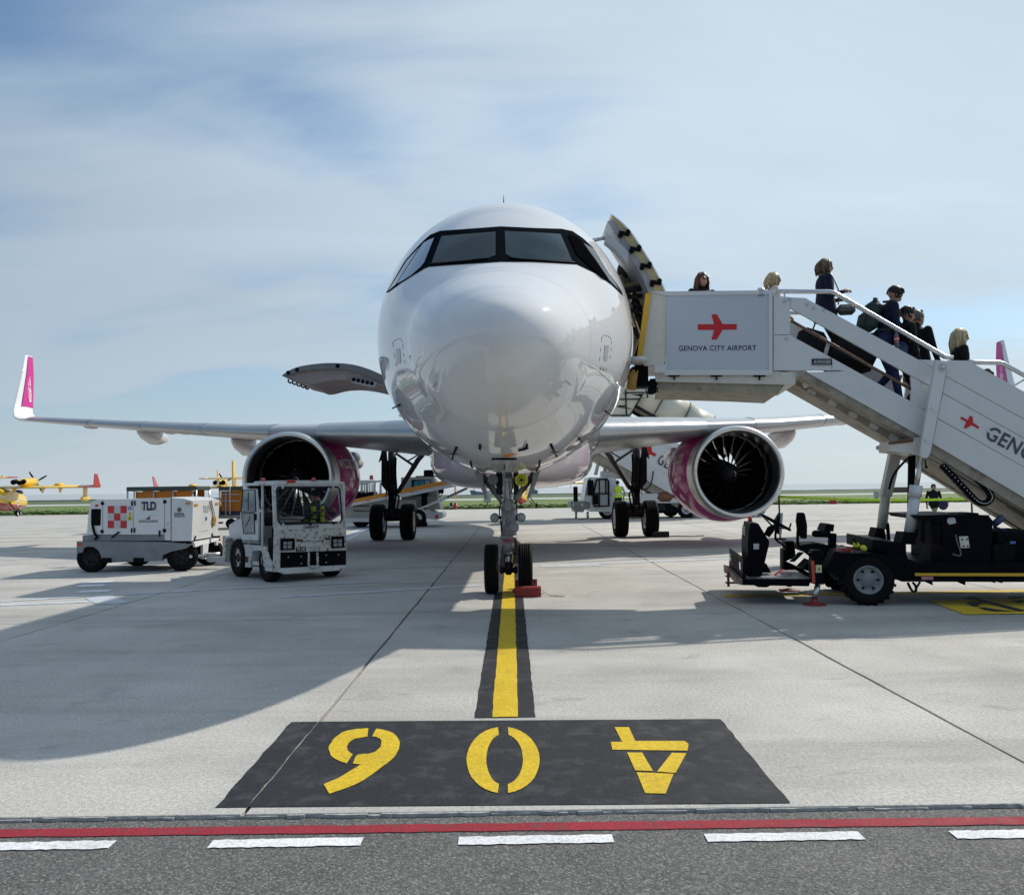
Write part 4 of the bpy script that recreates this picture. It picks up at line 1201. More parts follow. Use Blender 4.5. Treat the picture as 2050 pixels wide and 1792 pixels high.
# --- upper flight: panels with the long opening
FAR = 1.5
UPP = {'top_panel': [(250, 475), (1178, 980), (1312, 1060), (1288, 1202), (1120, 1112), (130, 558), (130, 470)],
       'corner_panel': [(1186, 982), (1345, 985), (1316, 1056)],
       'end_panel': [(-22, 455), (126, 469), (126, 775), (-22, 775)],
       'lower_end_panel': [(-22, 781), (126, 781), (466, 966), (468, 1060), (565, 1070), (-22, 1070)],
       'lower_panel': [(474, 970), (1120, 1326), (1243, 1404), (1203, 1612), (262, 1084), (575, 1078), (474, 1060)],
       'closing_panel': [(1122, 1120), (1284, 1208), (1245, 1398), (1122, 1330)]}
for nm, P in UPP.items():
    o = PL('side_panel', k3, P, SY, .05, PANEL)
    pts = [W(*k3(*p), SY) + Vector((0, FAR, 0)) for p in P]
    MB().slab(pts, (0, .05, 0)).build('side_panel', PANEL, stairs)
ap = PL('maker_plate', k3, [(306, 972), (470, 972), (470, 1026), (306, 1026)], SY - .012, .01, BLACK)
b = MB(); lettering(b, 'AVIOGEI', plane_map(W(*k3(318, 1009), SY - .014), W(*k3(458, 1009), SY - .014), W(*k3(318, 988), SY - .014)), bold=.02)
b.build('lettering', PANEL, ap)
b = MB()
for P in ([(310, 976), (466, 976), (466, 979), (310, 979)], [(310, 1019), (466, 1019), (466, 1022), (310, 1022)]): b.slab([W(*k3(*p), SY - .014) for p in P], (0, .002, 0))
b.build('plate_border', PANEL, ap)
for x, y in ((80, 505), (121, 485), (266, 531), (318, 560), (405, 575), (96, 810), (176, 1110), (1215, 1170)):
    b = MB(); q = W(*k3(x, y), SY); b.cyl(q, q + Vector((0, -.012, 0)), .022, n=10); b.build('bolt', GREYP, stairs)
b = MB(); b.tube([W(*k3(130, 660), SY + .02), W(*k3(1120, 1225), SY + .02)], .022, 8); b.build('inner_rail', mat('rusty_rail', (.16, .10, .07), .55, metal=.4, var=.35, scale=9), stairs)
hr = [(-330, 418), (0, 420), (455, 424), (490, 432), (530, 455), (1400, 958), (1465, 968)]
b = MB(); b.tube([W(*k3(*p), SY + .05) for p in hr[1:]], .032, 10); b.tube([W(*k3(80, 425), SY + .05), W(*k3(80, 466), SY + .03)], .012, 6); b.build('handrail', CHROME, stairs)
b = MB(); b.tube([W(*k3(*p), SY + .05) + Vector((0, FAR - .1, 0)) for p in hr[1:]], .032, 10); b.build('handrail', CHROME, stairs)
# treads
n0 = W(*k3(470, 1012), SY); n1 = W(*k3(1240, 1442), SY)
slope = (n1.z - n0.z) / (n1.x - n0.x)
STEP = .29
def tread_z(X): return n0.z if X < n0.x else n0.z + slope * (X - n0.x)
X = n0.x
k = 0
while tread_z(X) > .12:
    b = MB(); z = tread_z(X) + slope * STEP * 0.5
    b.box((X + STEP / 2, SY + .05 + (FAR - .02) / 2 + .01, z), (STEP + .02, FAR - .06, .035), b=.006)
    b.build('tread', DARKM if 0 else mat('tread_plate', (.16, .16, .165), .6, metal=.3, var=.2, scale=12), stairs)
    X += STEP; k += 1
# beams under the flight
dirx = Vector((1, 0, slope)).normalized()
def ext(p, q, X):
    return p + (q - p) * ((X - p.x) / (q.x - p.x))
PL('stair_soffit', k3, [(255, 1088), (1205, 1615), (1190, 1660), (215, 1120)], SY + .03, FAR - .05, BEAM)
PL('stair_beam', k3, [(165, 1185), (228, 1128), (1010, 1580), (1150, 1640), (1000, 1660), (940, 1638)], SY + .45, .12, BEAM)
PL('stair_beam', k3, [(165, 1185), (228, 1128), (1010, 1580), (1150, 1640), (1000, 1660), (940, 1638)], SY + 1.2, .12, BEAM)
for x, y in ((310, 245), (478, 342), (648, 438), (820, 535), (980, 635)):
    b = MB(); q = W(*k3b(x, y), SY + .44); b.box(q, (.13, .02, .10), rot=(0, R(32), 0), b=.02); b.build('bracket', CREAM, stairs)
b = MB(); b.tube([W(*k3b(*p), SY + .3) for p in catm([(300, 160), (500, 300), (740, 440), (960, 570), (1110, 640)])], .018, 6); b.tube([W(*k3b(*p), SY + .3) for p in catm([(270, 180), (400, 250), (560, 350), (800, 470), (1080, 630)])], .014, 6); b.build('cable', BLACK, stairs)
b = MB(); b.box(W(*k3b(320, 170), SY + .3), (.3, .15, .1), rot=(0, R(-20), 0), b=.02); b.build('hinge_block', CREAM, stairs)

# --- lower flight (wider, telescopes over the upper one)
LY = SY - .13
def lowline(a, b_): return W(*k3(*a), LY), W(*k3(*b_), LY)
T0, T1 = lowline((1590, 990), (2050, 1245))
XE = 9.75
L = [((1410, 1120), (2050, 1470)), ((1385, 1258), (2050, 1628)), ((1340, 1464), (2050, 1864)), ((1300, 1674), (2050, 2118))]
ends = [lowline(*q) for q in L]
tops = [(W(*k3(1430, 987), LY), None)]
g = Vector((0, 0, .006))
polys = [[W(*k3(1428, 987), LY), T0, ext(T0, T1, XE), ext(*ends[0], XE), ends[0][0]]]
for a, c in zip(ends[:-1], ends[1:]): polys.append([a[0], ext(*a, XE), ext(*c, XE), c[0]])
for off in (0, FAR + .2):
    for i, P in enumerate(polys):
        P2 = []
        for j, q in enumerate(P):
            up = (j >= len(P) - 2 and i == 0) or (i > 0 and j >= 2)
            P2.append(q + (g if up else -g * (1 if i else 0)) + Vector((0, off, 0)))
        MB().slab(P2, (0, .06, 0)).build('plank', PANEL, stairs)
b = MB(); b.slab([W(*k3(*p), LY - .006) for p in [(1525, 1466), (1538, 1449), (1588, 1478), (1606, 1441), (1628, 1451), (1632, 1498), (1683, 1534), (1674, 1550), (1618, 1520), (1578, 1546), (1554, 1544), (1570, 1506), (1576, 1492)]], (0, .003, 0)); b.build('aircraft_emblem', LOGO, stairs)
base0, base1 = W(*k3(1718, 1603), LY - .006), W(*k3(2050, 1778), LY - .006)
bd = (base1 - base0).normalized(); up = Vector((-bd.z, 0, bd.x))
b = MB(); lettering(b, 'GENOVA CITY AIRPORT', lambda a, q: base0 + bd * (a * 2.62 + .02) + up * (q * .185 - .02), bold=.02, spacing=1.08); b.build('lettering', mat('slate_print', (.05, .06, .085), .5), stairs)
b = MB(); b.slab([base0 + bd * x + up * z + Vector((0, -.003, 0)) for x, z in ((.0, .07), (.09, .055), (.09, .085), (.0, .10))], (0, .002, 0)); b.build('letter_cut', PANEL, stairs)
hr2 = [W(*k3(*p), LY + .1) for p in [(1590, 1000), (1640, 1003), (1845, 1007), (1880, 1016), (1920, 1036), (2050, 1108)]]
hr2.append(ext(hr2[-2], hr2[-1], XE - .1))
for off in (0, FAR - .1):
    b = MB(); b.tube([q + Vector((0, off, 0)) for q in hr2], .032, 10); b.tube([W(*k3(1960, 1200), LY + .1) + Vector((0, off, 0)), W(*k3(2060, 1142), LY + .1) + Vector((0, off, 0))], .012, 6); b.build('handrail', CHROME, stairs)
# underside of the lower flight
u0, u1 = W(*k3b(1300, 690), LY + .05), W(*k3b(2050, 1135), LY + .05)
d0 = W(*k3b(1262, 790), LY + .3), W(*k3b(1400, 885), LY + .3), W(*k3b(1915, 1197), LY + .3), W(*k3b(2050, 1213), LY + .3)
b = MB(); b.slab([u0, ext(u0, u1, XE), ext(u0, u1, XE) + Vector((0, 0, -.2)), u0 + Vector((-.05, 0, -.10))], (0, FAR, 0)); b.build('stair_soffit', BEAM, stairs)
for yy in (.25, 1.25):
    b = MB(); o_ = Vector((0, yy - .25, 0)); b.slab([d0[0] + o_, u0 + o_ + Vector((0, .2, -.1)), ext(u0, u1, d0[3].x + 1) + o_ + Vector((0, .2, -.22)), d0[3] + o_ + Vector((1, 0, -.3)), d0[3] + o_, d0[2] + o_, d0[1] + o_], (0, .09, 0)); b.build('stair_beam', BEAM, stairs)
b = MB(); b.tube([W(*k3b(*p), LY + .22) for p in [(1275, 770), (1660, 1000), (2050, 1225)]], .034, 10); b.build('slide_rail', CREAM, stairs)

# --- lifting gear
b = MB(); P = [(1328, -4), (1426, 8), (1292, 700), (1276, 770), (1255, 800), (1222, 800), (1198, 772), (1206, 690)]
b.slab([W(*k3b(*p), LY - .09) for p in P], (0, .085, 0)); link = b.build('lift_link', PANEL, stairs)
q = W(*k3b(1381, 55), LY - .09)
b = MB(); b.lathe([(.052, 0), (.052, -.02), (.038, -.02), (.038, -.012), (.022, -.012), (.022, -.03), (.001, -.034)], q, (0, 1, 0), 20); b.build('pivot_bolt', BARE, link)
for x, y in ((1308, 393), (1257, 657), (1228, 780)):
    b = MB(); q = W(*k3b(x, y), LY - .09); b.cyl(q, q + Vector((0, -.012, 0)), .034, n=14); b.build('bolt', PANEL, link)
b = MB(); b.slab([W(*k3b(*p), 10.95) for p in [(955, 665), (1195, 630), (1200, 690), (1190, 775), (1120, 765), (950, 745)]], (0, .55, 0)); b.build('cross_beam', CREAM, stairs)
b = MB(); b.slab([W(*k3b(*p), 10.93) for p in [(940, 670), (1140, 640), (1140, 668), (945, 690)]], (0, .05, 0)); b.build('rusty_bar', RUST, stairs)
b = MB(); b.tube([W(*k3b(850, 718), 11.8), W(*k3b(955, 738), 11.8)], .03, 10); b.cyl(W(*k3b(852, 718), 11.76), W(*k3b(852, 718), 11.84), .035, n=16); b.build('lock_arm', PANEL, stairs)
b = MB(); P = [(965, 712), (1058, 715), (965, 1118), (880, 1115)]; b.slab([W(*k3b(*p), 12.12) for p in P], (0, .15, 0)); b.tube([W(*k3b(914, 1100), 12.19), W(*k3b(880, 1385), 12.19)], .072, 20); fl = b.build('lift_cylinder', CREAM, stairs)
b = MB(); q = W(*k3b(1005, 758), 12.04); b.cyl(q + Vector((0, .07, 0)), q + Vector((0, .05, 0)), .035, n=14); b.build('oval_hole', BLACK, fl)
b = MB(); b.tube([W(*k3b(1203, 800), 10.95), W(*k3b(1165, 1040), 10.95)], .032, 16); b.build('piston_rod', BARE, stairs)
b = MB(); b.tube([W(*k3b(1163, 1026), 10.95), W(*k3b(1152, 1125), 10.95)], .082, 24); b.tube([W(*k3b(1152, 1125), 10.95), W(*k3b(1108, 1412), 10.95)], .070, 24); b.build('lift_cylinder', PANEL, stairs)
b = MB(); b.tube([W(*k3b(1127, 780), 11.5), W(*k3b(1120, 1240), 11.5)], .05, 14); b.build('hose_column', BLACK, stairs)
b = MB(); b.tube([W(*k3b(*p), 10.9) for p in catm([(1100, 800), (1030, 870), (985, 930), (960, 985), (940, 1060)])], .016, 8); b.tube([W(*k3b(*p), 10.9) for p in [(1237, 810), (1245, 875)]], .01, 6); b.ball(W(*k3b(1247, 877), 10.9), .02, 8); b.build('hydraulic_hose', BLACK, stairs)
# drag chain with pale pins
path = catm([(1375, 860), (1460, 950), (1560, 1055), (1640, 1140), (1690, 1171), (1740, 1170), (1776, 1135), (1765, 1085), (1700, 1010), (1600, 925), (1480, 855), (1370, 765)], 4)
b = MB(); pts = [W(*k3b(*p), LY + .12) for p in path]
for a, c in zip(pts[:-1], pts[1:]):
    d = (c - a); L_ = d.length; ang = -math.atan2(d.z, d.x)
    b.box((a + c) / 2, (L_ * 1.02, .09, .078), rot=(0, ang, 0), b=.008)
ch_ = b.build('drag_chain', BLACK, stairs); struct(ch_, 'stuff')
b = MB()
for a, c in zip(pts[:-1], pts[1:]):
    q = (a + c) / 2 + Vector((0, -.046, 0)); b.cyl(q, q + Vector((0, -.006, 0)), .0075, n=6)
struct(b.build('chain_pin', mat('pale_pin', (.6, .6, .58), .4), ch_), 'stuff')

# --- chassis
CYN, CYF = 10.5, 12.25
WIDTH = CYF - CYN
PL('deck', kb, [(590, 1218), (1770, 1218), (1720, 1342), (590, 1322)], CYN, WIDTH, NAVY)
PL('deck_plate', kb, [(612, 1212), (1760, 1212), (1760, 1218), (612, 1218)], CYN + .02, WIDTH - .04, mat('tread_steel', (.20, .20, .205), .5, metal=.5, var=.2, scale=9))
fb = PL('front_board', kb, [(596, 858), (645, 880), (645, 1216), (590, 1216)], CYN, WIDTH, NAVY)
PL('front_board_rail', kb, [(585, 850), (630, 870), (645, 890), (612, 890)], CYN - .02, WIDTH + .04, BLACK)
xb = W(*kb(594, 1000), CYN).x - .006
zt, zb_ = W(*kb(594, 960), CYN).z, W(*kb(594, 1080), CYN).z
for yy in (.16, WIDTH - .28):
    b = MB(); b.box((xb, CYN + yy + .06, (zt + zb_) / 2), (.02, .13, abs(zt - zb_) * 1.2), b=.008); b.build('headlight', mat('headlamp', (.70, .70, .66), .15, coat=1.0), fb)
b = MB(); lettering(b, 'AVIOGEI', lambda a, q: Vector((xb - .004, CYN + WIDTH - .5 - a * .75, zb_ - .02 + q * .13)), bold=.02); b.build('lettering', BLACK, fb)
b = MB(); b.slab([W(*kb(*p), CYN + .01) for p in [(480, 1180), (590, 1218), (590, 1322), (480, 1300)]], (0, WIDTH - .02, 0)); b.build('bumper', mat('bumper_rusty', (.22, .16, .12), .7, var=.4, scale=10), stairs)
b = MB()
hx, hy_ = W(*kb(480, 1240), CYN + .8), CYN + .8
for z in (-.035, .06): b.box(hx + Vector((-.07, 0, z)), (.16, .1, .018), b=.004)
b.cyl(hx + Vector((-.11, 0, -.09)), hx + Vector((-.11, 0, .12)), .018); b.tube([hx + Vector((-.11 + .05 * math.cos(t), .0 + .02, .12 + .02 * math.sin(t))) for t in [k * .6 for k in range(11)]], .006, 5); b.build('tow_hitch', mat('rusty_red', (.16, .035, .03), .7, var=.3), stairs)
con = PL('console', kb, [(725, 268), (858, 270), (1045, 570), (1040, 640), (915, 1168), (690, 1206), (676, 640), (690, 420)], CYN + .28, .72, NAVY)
xb2 = W(*kb(676, 560), CYN + .28)
b = MB(); lettering(b, '093', lambda a, q: Vector((xb2.x - .004 + q * .006, CYN + .9 - a * .36, xb2.z + .05 + q * .13)), bold=.01); b.build('lettering', MATS['pale_pin'], con)
PL('label_plate', kb, [(775, 615), (872, 615), (868, 710), (778, 712)], CYN + .274, .005, mat('label_grey', (.5, .5, .5), .5, var=.1), con)
b = MB(); q = W(*kb(720, 262), CYN + .9); b.cyl(q, q + Vector((0, 0, .09)), .03, n=10); b.build('warning_lamp', RED, con)
b = MB(); b.slab([W(*kb(*p), CYN + .5) for p in [(920, 1110), (950, 1000), (1000, 960), (1080, 1110)]], (0, .2, 0)); b.build('pedal_box', BLACK, con)
sw = W(*kb(1150, 250), CYN + .6)
tilt = R(30)
ex, ey = Vector((math.cos(tilt), 0, -math.sin(tilt))), Vector((0, 1, 0))
b = MB(); b.tube([sw + ex * (.225 * math.cos(2 * math.pi * k / 28)) + ey * (.225 * math.sin(2 * math.pi * k / 28)) for k in range(28)], .016, 8, closed=True)
for a in (0.5, 2.6, 4.71): b.tube([sw - Vector((.03, 0, .07)), sw + ex * (.22 * math.cos(a)) + ey * (.22 * math.sin(a))], .012, 6)
b.cyl(sw + ex * .21, sw + ex * .21 + Vector((.03, 0, .09)), .012); b.build('steering_wheel', BLACK, con)
b = MB(); b.tube([W(*kb(1000, 480), CYN + .6), W(*kb(1070, 370), CYN + .6), sw - Vector((.02, 0, .05))], [.045, .055, .03], 10); b.build('steering_column', BLACK, con)
# mirrors on bent arms
b = MB(); b.slab([W(*kb(*p), 11.9) for p in [(1240, 92), (1160, 225), (1150, 370), (1215, 462), (1235, 460)]], (0, .22, 0)); m1 = b.build('mirror', BLACK, stairs)
b = MB(); b.slab([W(*kb(*p), 11.88) for p in [(1240, 92), (1280, 92), (1256, 460), (1218, 464)]], (0, .02, 0)); b.build('mirror_glass', mat('mirror_face', (.55, .56, .56), .15), m1)
b = MB(); b.tube([W(*kb(*p), 11.95) for p in catm([(1160, 370), (1150, 500), (1175, 560), (1250, 610), (1330, 670)])], .018, 7); b.build('mirror_arm', BLACK, m1)
b = MB(); b.slab([W(*kb(*p), CYN + .02) for p in [(1525, 100), (1545, 86), (1630, 86), (1655, 110), (1692, 300), (1690, 510), (1670, 530), (1590, 528), (1530, 390), (1510, 230)]], (0, .07, 0)); m2 = b.build('mirror', NAVY, stairs)
b = MB(); b.tube([W(*kb(*p), CYN + .06) for p in catm([(1535, 370), (1530, 590), (1560, 660), (1650, 740), (1780, 840)])], .02, 7); b.build('mirror_arm', NAVY, m2)
b = MB(); b.slab([W(*kb(*p), 12.0) for p in [(1305, 575), (1475, 575), (1480, 640), (1495, 840), (1320, 920), (1325, 640)]], (0, .3, 0)); b.build('jack_housing', BLACK, stairs)
PL('seat_frame', kb, [(1285, 715), (1320, 715), (1320, 910), (1620, 1050), (1760, 1130), (1760, 1210), (1285, 1040)], CYN + 1.2, .3, BLACK)
PL('seat_frame', kb, [(1400, 925), (1555, 765), (1640, 765), (1480, 925)], CYN + .9, .08, DARKM)
PL('seat_frame', kb, [(1600, 1040), (1740, 900), (1780, 920), (1780, 1110), (1640, 1060)], CYN + .5, .4, BLACK)
st = MB()
P = catm([(860, 480), (905, 462), (1040, 452), (1190, 475)], 4)
st.slab([W(*k8(*p), 11.15) for p in P + [(1190, 545), (1050, 560), (870, 535)]], (0, .48, 0)); seat = st.build('seat', BLACK, stairs)
b = MB(); b.slab([W(*k8(*p), 11.15) for p in [(1150, 250), (1165, 238), (1240, 246), (1230, 320), (1120, 320)]], (0, .45, 0)); b.slab([W(*k8(*p), 11.35) for p in [(1195, 340), (1265, 345), (1255, 590), (1175, 590)]], (0, .12, 0)); b.build('backrest', BLACK, seat)
for yy in (11.08, 11.6):
    b = MB(); b.tube([W(*k8(1035, 345), yy), W(*k8(1190, 350), yy)], .05, 10); b.ball(W(*k8(1030, 345), yy), .05, 8); b.build('armrest', BLACK, seat)
# near jack post
jp = PL('jack_post', kb, [(1775, 735), (1790, 728), (1935, 728), (1955, 760), (1982, 1312), (1840, 1312), (1762, 1290), (1762, 900)], CYN - .02, .18, NAVY)
PL('red_reflector', kb, [(1764, 905), (1812, 905), (1830, 1282), (1775, 1290)], CYN - .03, .008, mat('reflector_red', (.55, .02, .01), .3, coat=.5), jp)
lb = PL('warning_label', kb, [(1838, 978), (1940, 978), (1940, 1108), (1838, 1108)], CYN - .028, .006, mat('label_yellow', (.62, .58, .30), .5), jp)
PL('boot_symbol', kb, [(1885, 1030), (1905, 1030), (1905, 1062), (1868, 1064), (1868, 1056), (1885, 1048)], CYN - .031, .002, BLACK, lb)
gj = G(1637, 1215)
b = MB(); b.tube([W(*kb(1875, 1310), CYN + .05), Vector((gj.x, CYN + .05, .07))], .038, 12); jl_ = b.build('jack_leg', BARE, stairs)
b = MB(); b.lathe([(.001, 0), (.15, 0), (.155, .012), (.11, .020), (.05, .03), (.043, .085)], (gj.x, CYN + .05, .0), (0, 0, 1), 24); b.build('jack_foot', mat('foot_red', (.22, .02, .02), .6, var=.2), jl_)
gf = G(1580, 1182)
b = MB(); b.tube([(gf.x, 12.0, .4), (gf.x, 12.0, .06)], .04, 12); b.lathe([(.001, 0), (.15, 0), (.155, .012), (.11, .02), (.05, .03)], (gf.x, 12.0, .0), (0, 0, 1), 24); b.build('jack_leg', MATS['foot_red'], stairs)
# wheels
wc = G(1738, 1213)
wx = W(*k8(1620, 875), CYN).x
for x, yy in ((wx, CYN + .13), (wx, CYF - .13), (9.0, CYN + .13), (9.0, CYF - .13)):
    wheel(stairs, (x, yy, .335), .33, .26, axis=(0, 1, 0), rimr=.57, grooves=3, rim_mat=mat('rim_grey', (.20, .205, .21), .5, var=.25, scale=14), lugs=22)
ar = [(1380 + 0, 830)] + [(1620 + 285 * math.cos(R(t)), 875 - 275 * math.sin(R(t))) for t in (165, 150, 135, 120, 105, 90, 75, 60, 45, 30)]
PL('fender', k8, [(1120, 760), (1250, 535), (1335, 556), (1650, 560), (1850, 585), (1900, 700)] + ar[::-1][:-1], CYN + .0, .34, NAVY)
PL('fender', k8, [(1120, 760), (1250, 535), (1335, 556), (1650, 560), (1850, 585), (1900, 700)] + ar[::-1][:-1], CYF - .34, .34, NAVY)
PL('fender_deck', k8, [(1250, 533), (1700, 555), (2040, 590), (2040, 620), (1250, 560)], CYN + .34, WIDTH - .68, NAVY)
# frame and engine cover
fr0 = [W(*k4c(*p), CYN + .03) for p in [(380, 690), (620, 770), (760, 830), (2050, 830), (2050, 1055), (570, 1060), (450, 1000)]]
fr0[3].x = fr0[4].x = 9.4
b = MB(); b.slab(fr0, (0, WIDTH - .06, 0)); b.build('chassis_frame', NAVY, stairs)
s0 = [W(*k4c(*p), CYN + .015) for p in [(725, 955), (2050, 950), (2050, 990), (735, 990)]]
s0[1].x = s0[2].x = 9.3
b = MB(); b.slab(s0, (0, .012, 0)); b.build('yellow_stripe', YELLOW, stairs)
PL('pink_label', k4c, [(808, 998), (950, 998), (950, 1036), (808, 1036)], CYN + .02, .008, mat('label_pink', (.45, .20, .24), .5, var=.15))
for P in ([(850, 1062), (940, 1062), (948, 1105)], [(1240, 1062), (1340, 1062), (1340, 1106)], [(1640, 1056), (1700, 1056), (1700, 1078)], [(1700, 1056), (1790, 1056), (1788, 1078)]):
    PL('gusset', k4c, P, CYN + .08, .02, BLACK)
b = MB(); b.tube([W(*k4c(*p), CYN + .15) for p in catm([(640, 1070), (680, 1150), (710, 1180), (740, 1165), (735, 1110), (700, 1070)])], .017, 6); b.tube([W(*k4c(*p), CYN + .15) for p in [(790, 1062), (745, 1135)]], .014, 6); b.build('hose_loop', BLACK, stairs)
PL('lift_base_beam', k4c, [(215, 548), (620, 600), (625, 775), (370, 700), (215, 690)], CYN + .2, 1.4, NAVY)
for P, yy in (([(268, 410), (360, 420), (385, 555), (230, 548)], 12.0), ([(600, 465), (720, 470), (745, 612), (560, 605)], 10.8)):
    PL('cylinder_foot', k4c, P, yy, .36, BLACK)
PL('lock_pawl', k4c, [(385, 370), (410, 345), (420, 380), (432, 558), (400, 558)], 11.8, .05, BLACK)
PL('lock_pawl', k4c, [(740, 440), (768, 415), (762, 500), (735, 560)], 10.8, .05, BLACK)
eb = PL('engine_cover', k4c, [(1060, 350), (1100, 275), (1625, 262), (1670, 320), (1668, 480), (1640, 835), (1062, 835)], CYN + .12, 1.25, NAVY)
PL('cover_roof', k4c, [(750, 258), (1300, 243), (1630, 258), (1628, 270), (1080, 285), (1075, 348), (800, 308)], CYN + .1, 1.3, NAVY, eb)
PL('cover_hatch', k4c, [(1298, 232), (1500, 228), (1500, 246), (1298, 246)], CYN + .3, .5, NAVY, eb)
for yy in (CYN + .12, CYN + 1.3):
    PL('cover_post', k4c, [(802, 310), (848, 318), (858, 580), (818, 580)], yy, .06, NAVY, eb)
PL('cover_side', k4c, [(925, 320), (1062, 350), (1062, 640), (945, 600), (930, 480)], CYN + .14, .05, NAVY, eb)
pp = PL('socket_plate', k4c, [(1262, 512), (1372, 508), (1392, 648), (1284, 652)], CYN + .105, .012, STEEL, eb)
for x, y in ((1300, 550), (1360, 546), (1318, 630), (1368, 628)):
    b = MB(); q = W(*k4c(x, y), CYN + .105); b.cyl(q, q + Vector((0, -.006, 0)), .012, n=8); b.build('socket', BLACK, pp)
PL('worn_patch', k4c, [(1120, 300), (1160, 275), (1215, 290), (1228, 350), (1150, 368), (1118, 340)], CYN + .115, .004, GREYP, eb)
b = MB(); b.tube([W(*k4c(*p), CYN + .1) for p in catm([(1220, 490), (1245, 600), (1270, 660), (1278, 745), (1180, 725)])], .01, 6); b.build('pale_cable', mat('cable_grey', (.12, .12, .115), .6), eb)
for k in range(8):
    PL('grille_slat', k4c, [(770, 605 + k * 25), (915, 612 + k * 25), (918, 624 + k * 25), (770, 616 + k * 25)], CYN + .12, .03, DARKM, eb)
b = MB(); b.tube([W(*k4c(1675, 372), CYN + .3), W(*k4c(1800, 275), CYN + .3)], .045, 10); b.tube([W(*k4c(1680, 395), CYN + .3), W(*k4c(1880, 460), CYN + .3)], .016, 6); b.build('brake_lever', mat('lever_blue', (.02, .03, .09), .4), stairs)
b = MB()
for x, y, s_, h in ((1700, 500, .22, .16), (1900, 480, .26, .12), (1960, 530, .3, .2), (1780, 640, .3, .4), (1960, 700, .4, .45), (1680, 720, .3, .3)):
    b.box(W(*k4c(x, y), CYN + .5), (s_, .7, h), b=.02)
for x, y in ((1690, 470), (1890, 445), (1980, 450)): b.cyl(W(*k4c(x, y), CYN + .4), W(*k4c(x, y + 60), CYN + .4), .05, n=10)
b.build('gearbox', BLACK, stairs)
PL('blue_label', k4c, [(1882, 570), (1952, 570), (1948, 600), (1885, 602)], CYN + .13, .01, mat('label_blue', (.06, .13, .40), .5))
PL('hose_guard', kb, [(790, 1325), (1060, 1335), (1000, 1360), (850, 1355)], CYN + .3, .3, BLACK)
# small things left on the chassis
q = W(*k8(1360, 545), CYN + .18)
b = MB()
for k in range(9):
    r_ = random.uniform(.03, .07); c = q + Vector((random.uniform(-.08, .08), random.uniform(-.06, .06), .008 + k * .004)); a0 = random.uniform(0, 6)
    b.tube([c + Vector((r_ * math.cos(a0 + t), r_ * .8 * math.sin(a0 + t), .02 * math.sin(3 * t + k))) for t in [j * .7 for j in range(9)]], .0045, 5)
tag(settle(b.build('cord_coil', mat('red_cord', (.45, .035, .02), .7))), 'tangled red cord lying on the wheel fender of the boarding stairs', 'cord')
q = W(*k8(1560, 545), CYN + .2)
hs = thing('ear_defenders', 'yellow ear defenders with cable lying on the dark fender beside the red cord', 'ear defenders', FRAME[0] @ q)
for dx, dz, nm in ((0, .05, 'ear_cup'), (-.07, .085, 'ear_cup')):
    b = MB(); b.ball(q + Vector((dx, .0 if dx == 0 else .08, dz)), (.050, .036, .042), 14, rot=(0, R(30), 0)); b.build(nm, mat('hi_vis_yellow', (.56, .60, .03), .5, var=.08), hs)
b = MB(); b.tube([q + p for p in (Vector((-.07, .05, .10)), Vector((-.09, .05, .14)), Vector((-.105, .06, .17)), Vector((-.11, .08, .15)))], .012, 7); b.build('headband', BLACK, hs)
b = MB(); b.tube([q + Vector((.05 + .05 * k, .02 * math.sin(k * 2), .02 + .05 * abs(math.sin(k * 1.3)))) for k in range(8)], .007, 5); b.build('cable', BLACK, hs)
q = W(*kb(1235, 1195), CYN + .35)
b = MB(); rb_ = [q + Vector((-.19 + .05 * k, 0, .004 + (.09 * math.sin(max(0, k - 2) * .55)) * (k > 2))) for k in range(8)]
b.loft([[p, p + Vector((0, .12, 0)), p + Vector((0, .12, .004)), p + Vector((0, 0, .004))] for p in rb_])
tag(settle(b.build('pin_flag', mat('flag_red', (.55, .02, .03), .6))), 'crumpled red safety flag lying on the grey driver deck of the boarding stairs', 'flag')

FRAME[0] = Matrix.Identity(4)

# ================================================================== ground power unit on its trailer
kP = crop(270, 1800, 2050 / 580)
GPW = mat('gpu_white', (0.68, 0.69, 0.70), 0.35, var=0.03, scale=1.5, coat=0.3, grime=0.15, gcol=(0.35, 0.34, 0.32), gscale=5)
GPG = mat('gpu_grey', (0.20, 0.21, 0.22), 0.5, var=0.18, scale=3, grime=0.3, gcol=(0.36, 0.36, 0.35), gscale=4, gmin=0.56)
AMB = mat('amber_reflector', (0.62, 0.27, 0.02), 0.35, coat=0.5)
GYN, GYF = 16.3, 17.75
gpu = thing('power_unit', 'white and grey ground power trailer with red and white checkers hitched behind the tug', 'power unit', (-7.7, 17, 0))
def PG(name, pts, Y=GYN, d=.02, m=GPW, parent=None, conv=kP):
    b = MB(); b.slab([W(*conv(*p), Y) for p in pts], (0, d, 0)); return b.build(name, m, parent if parent is not None else gpu)
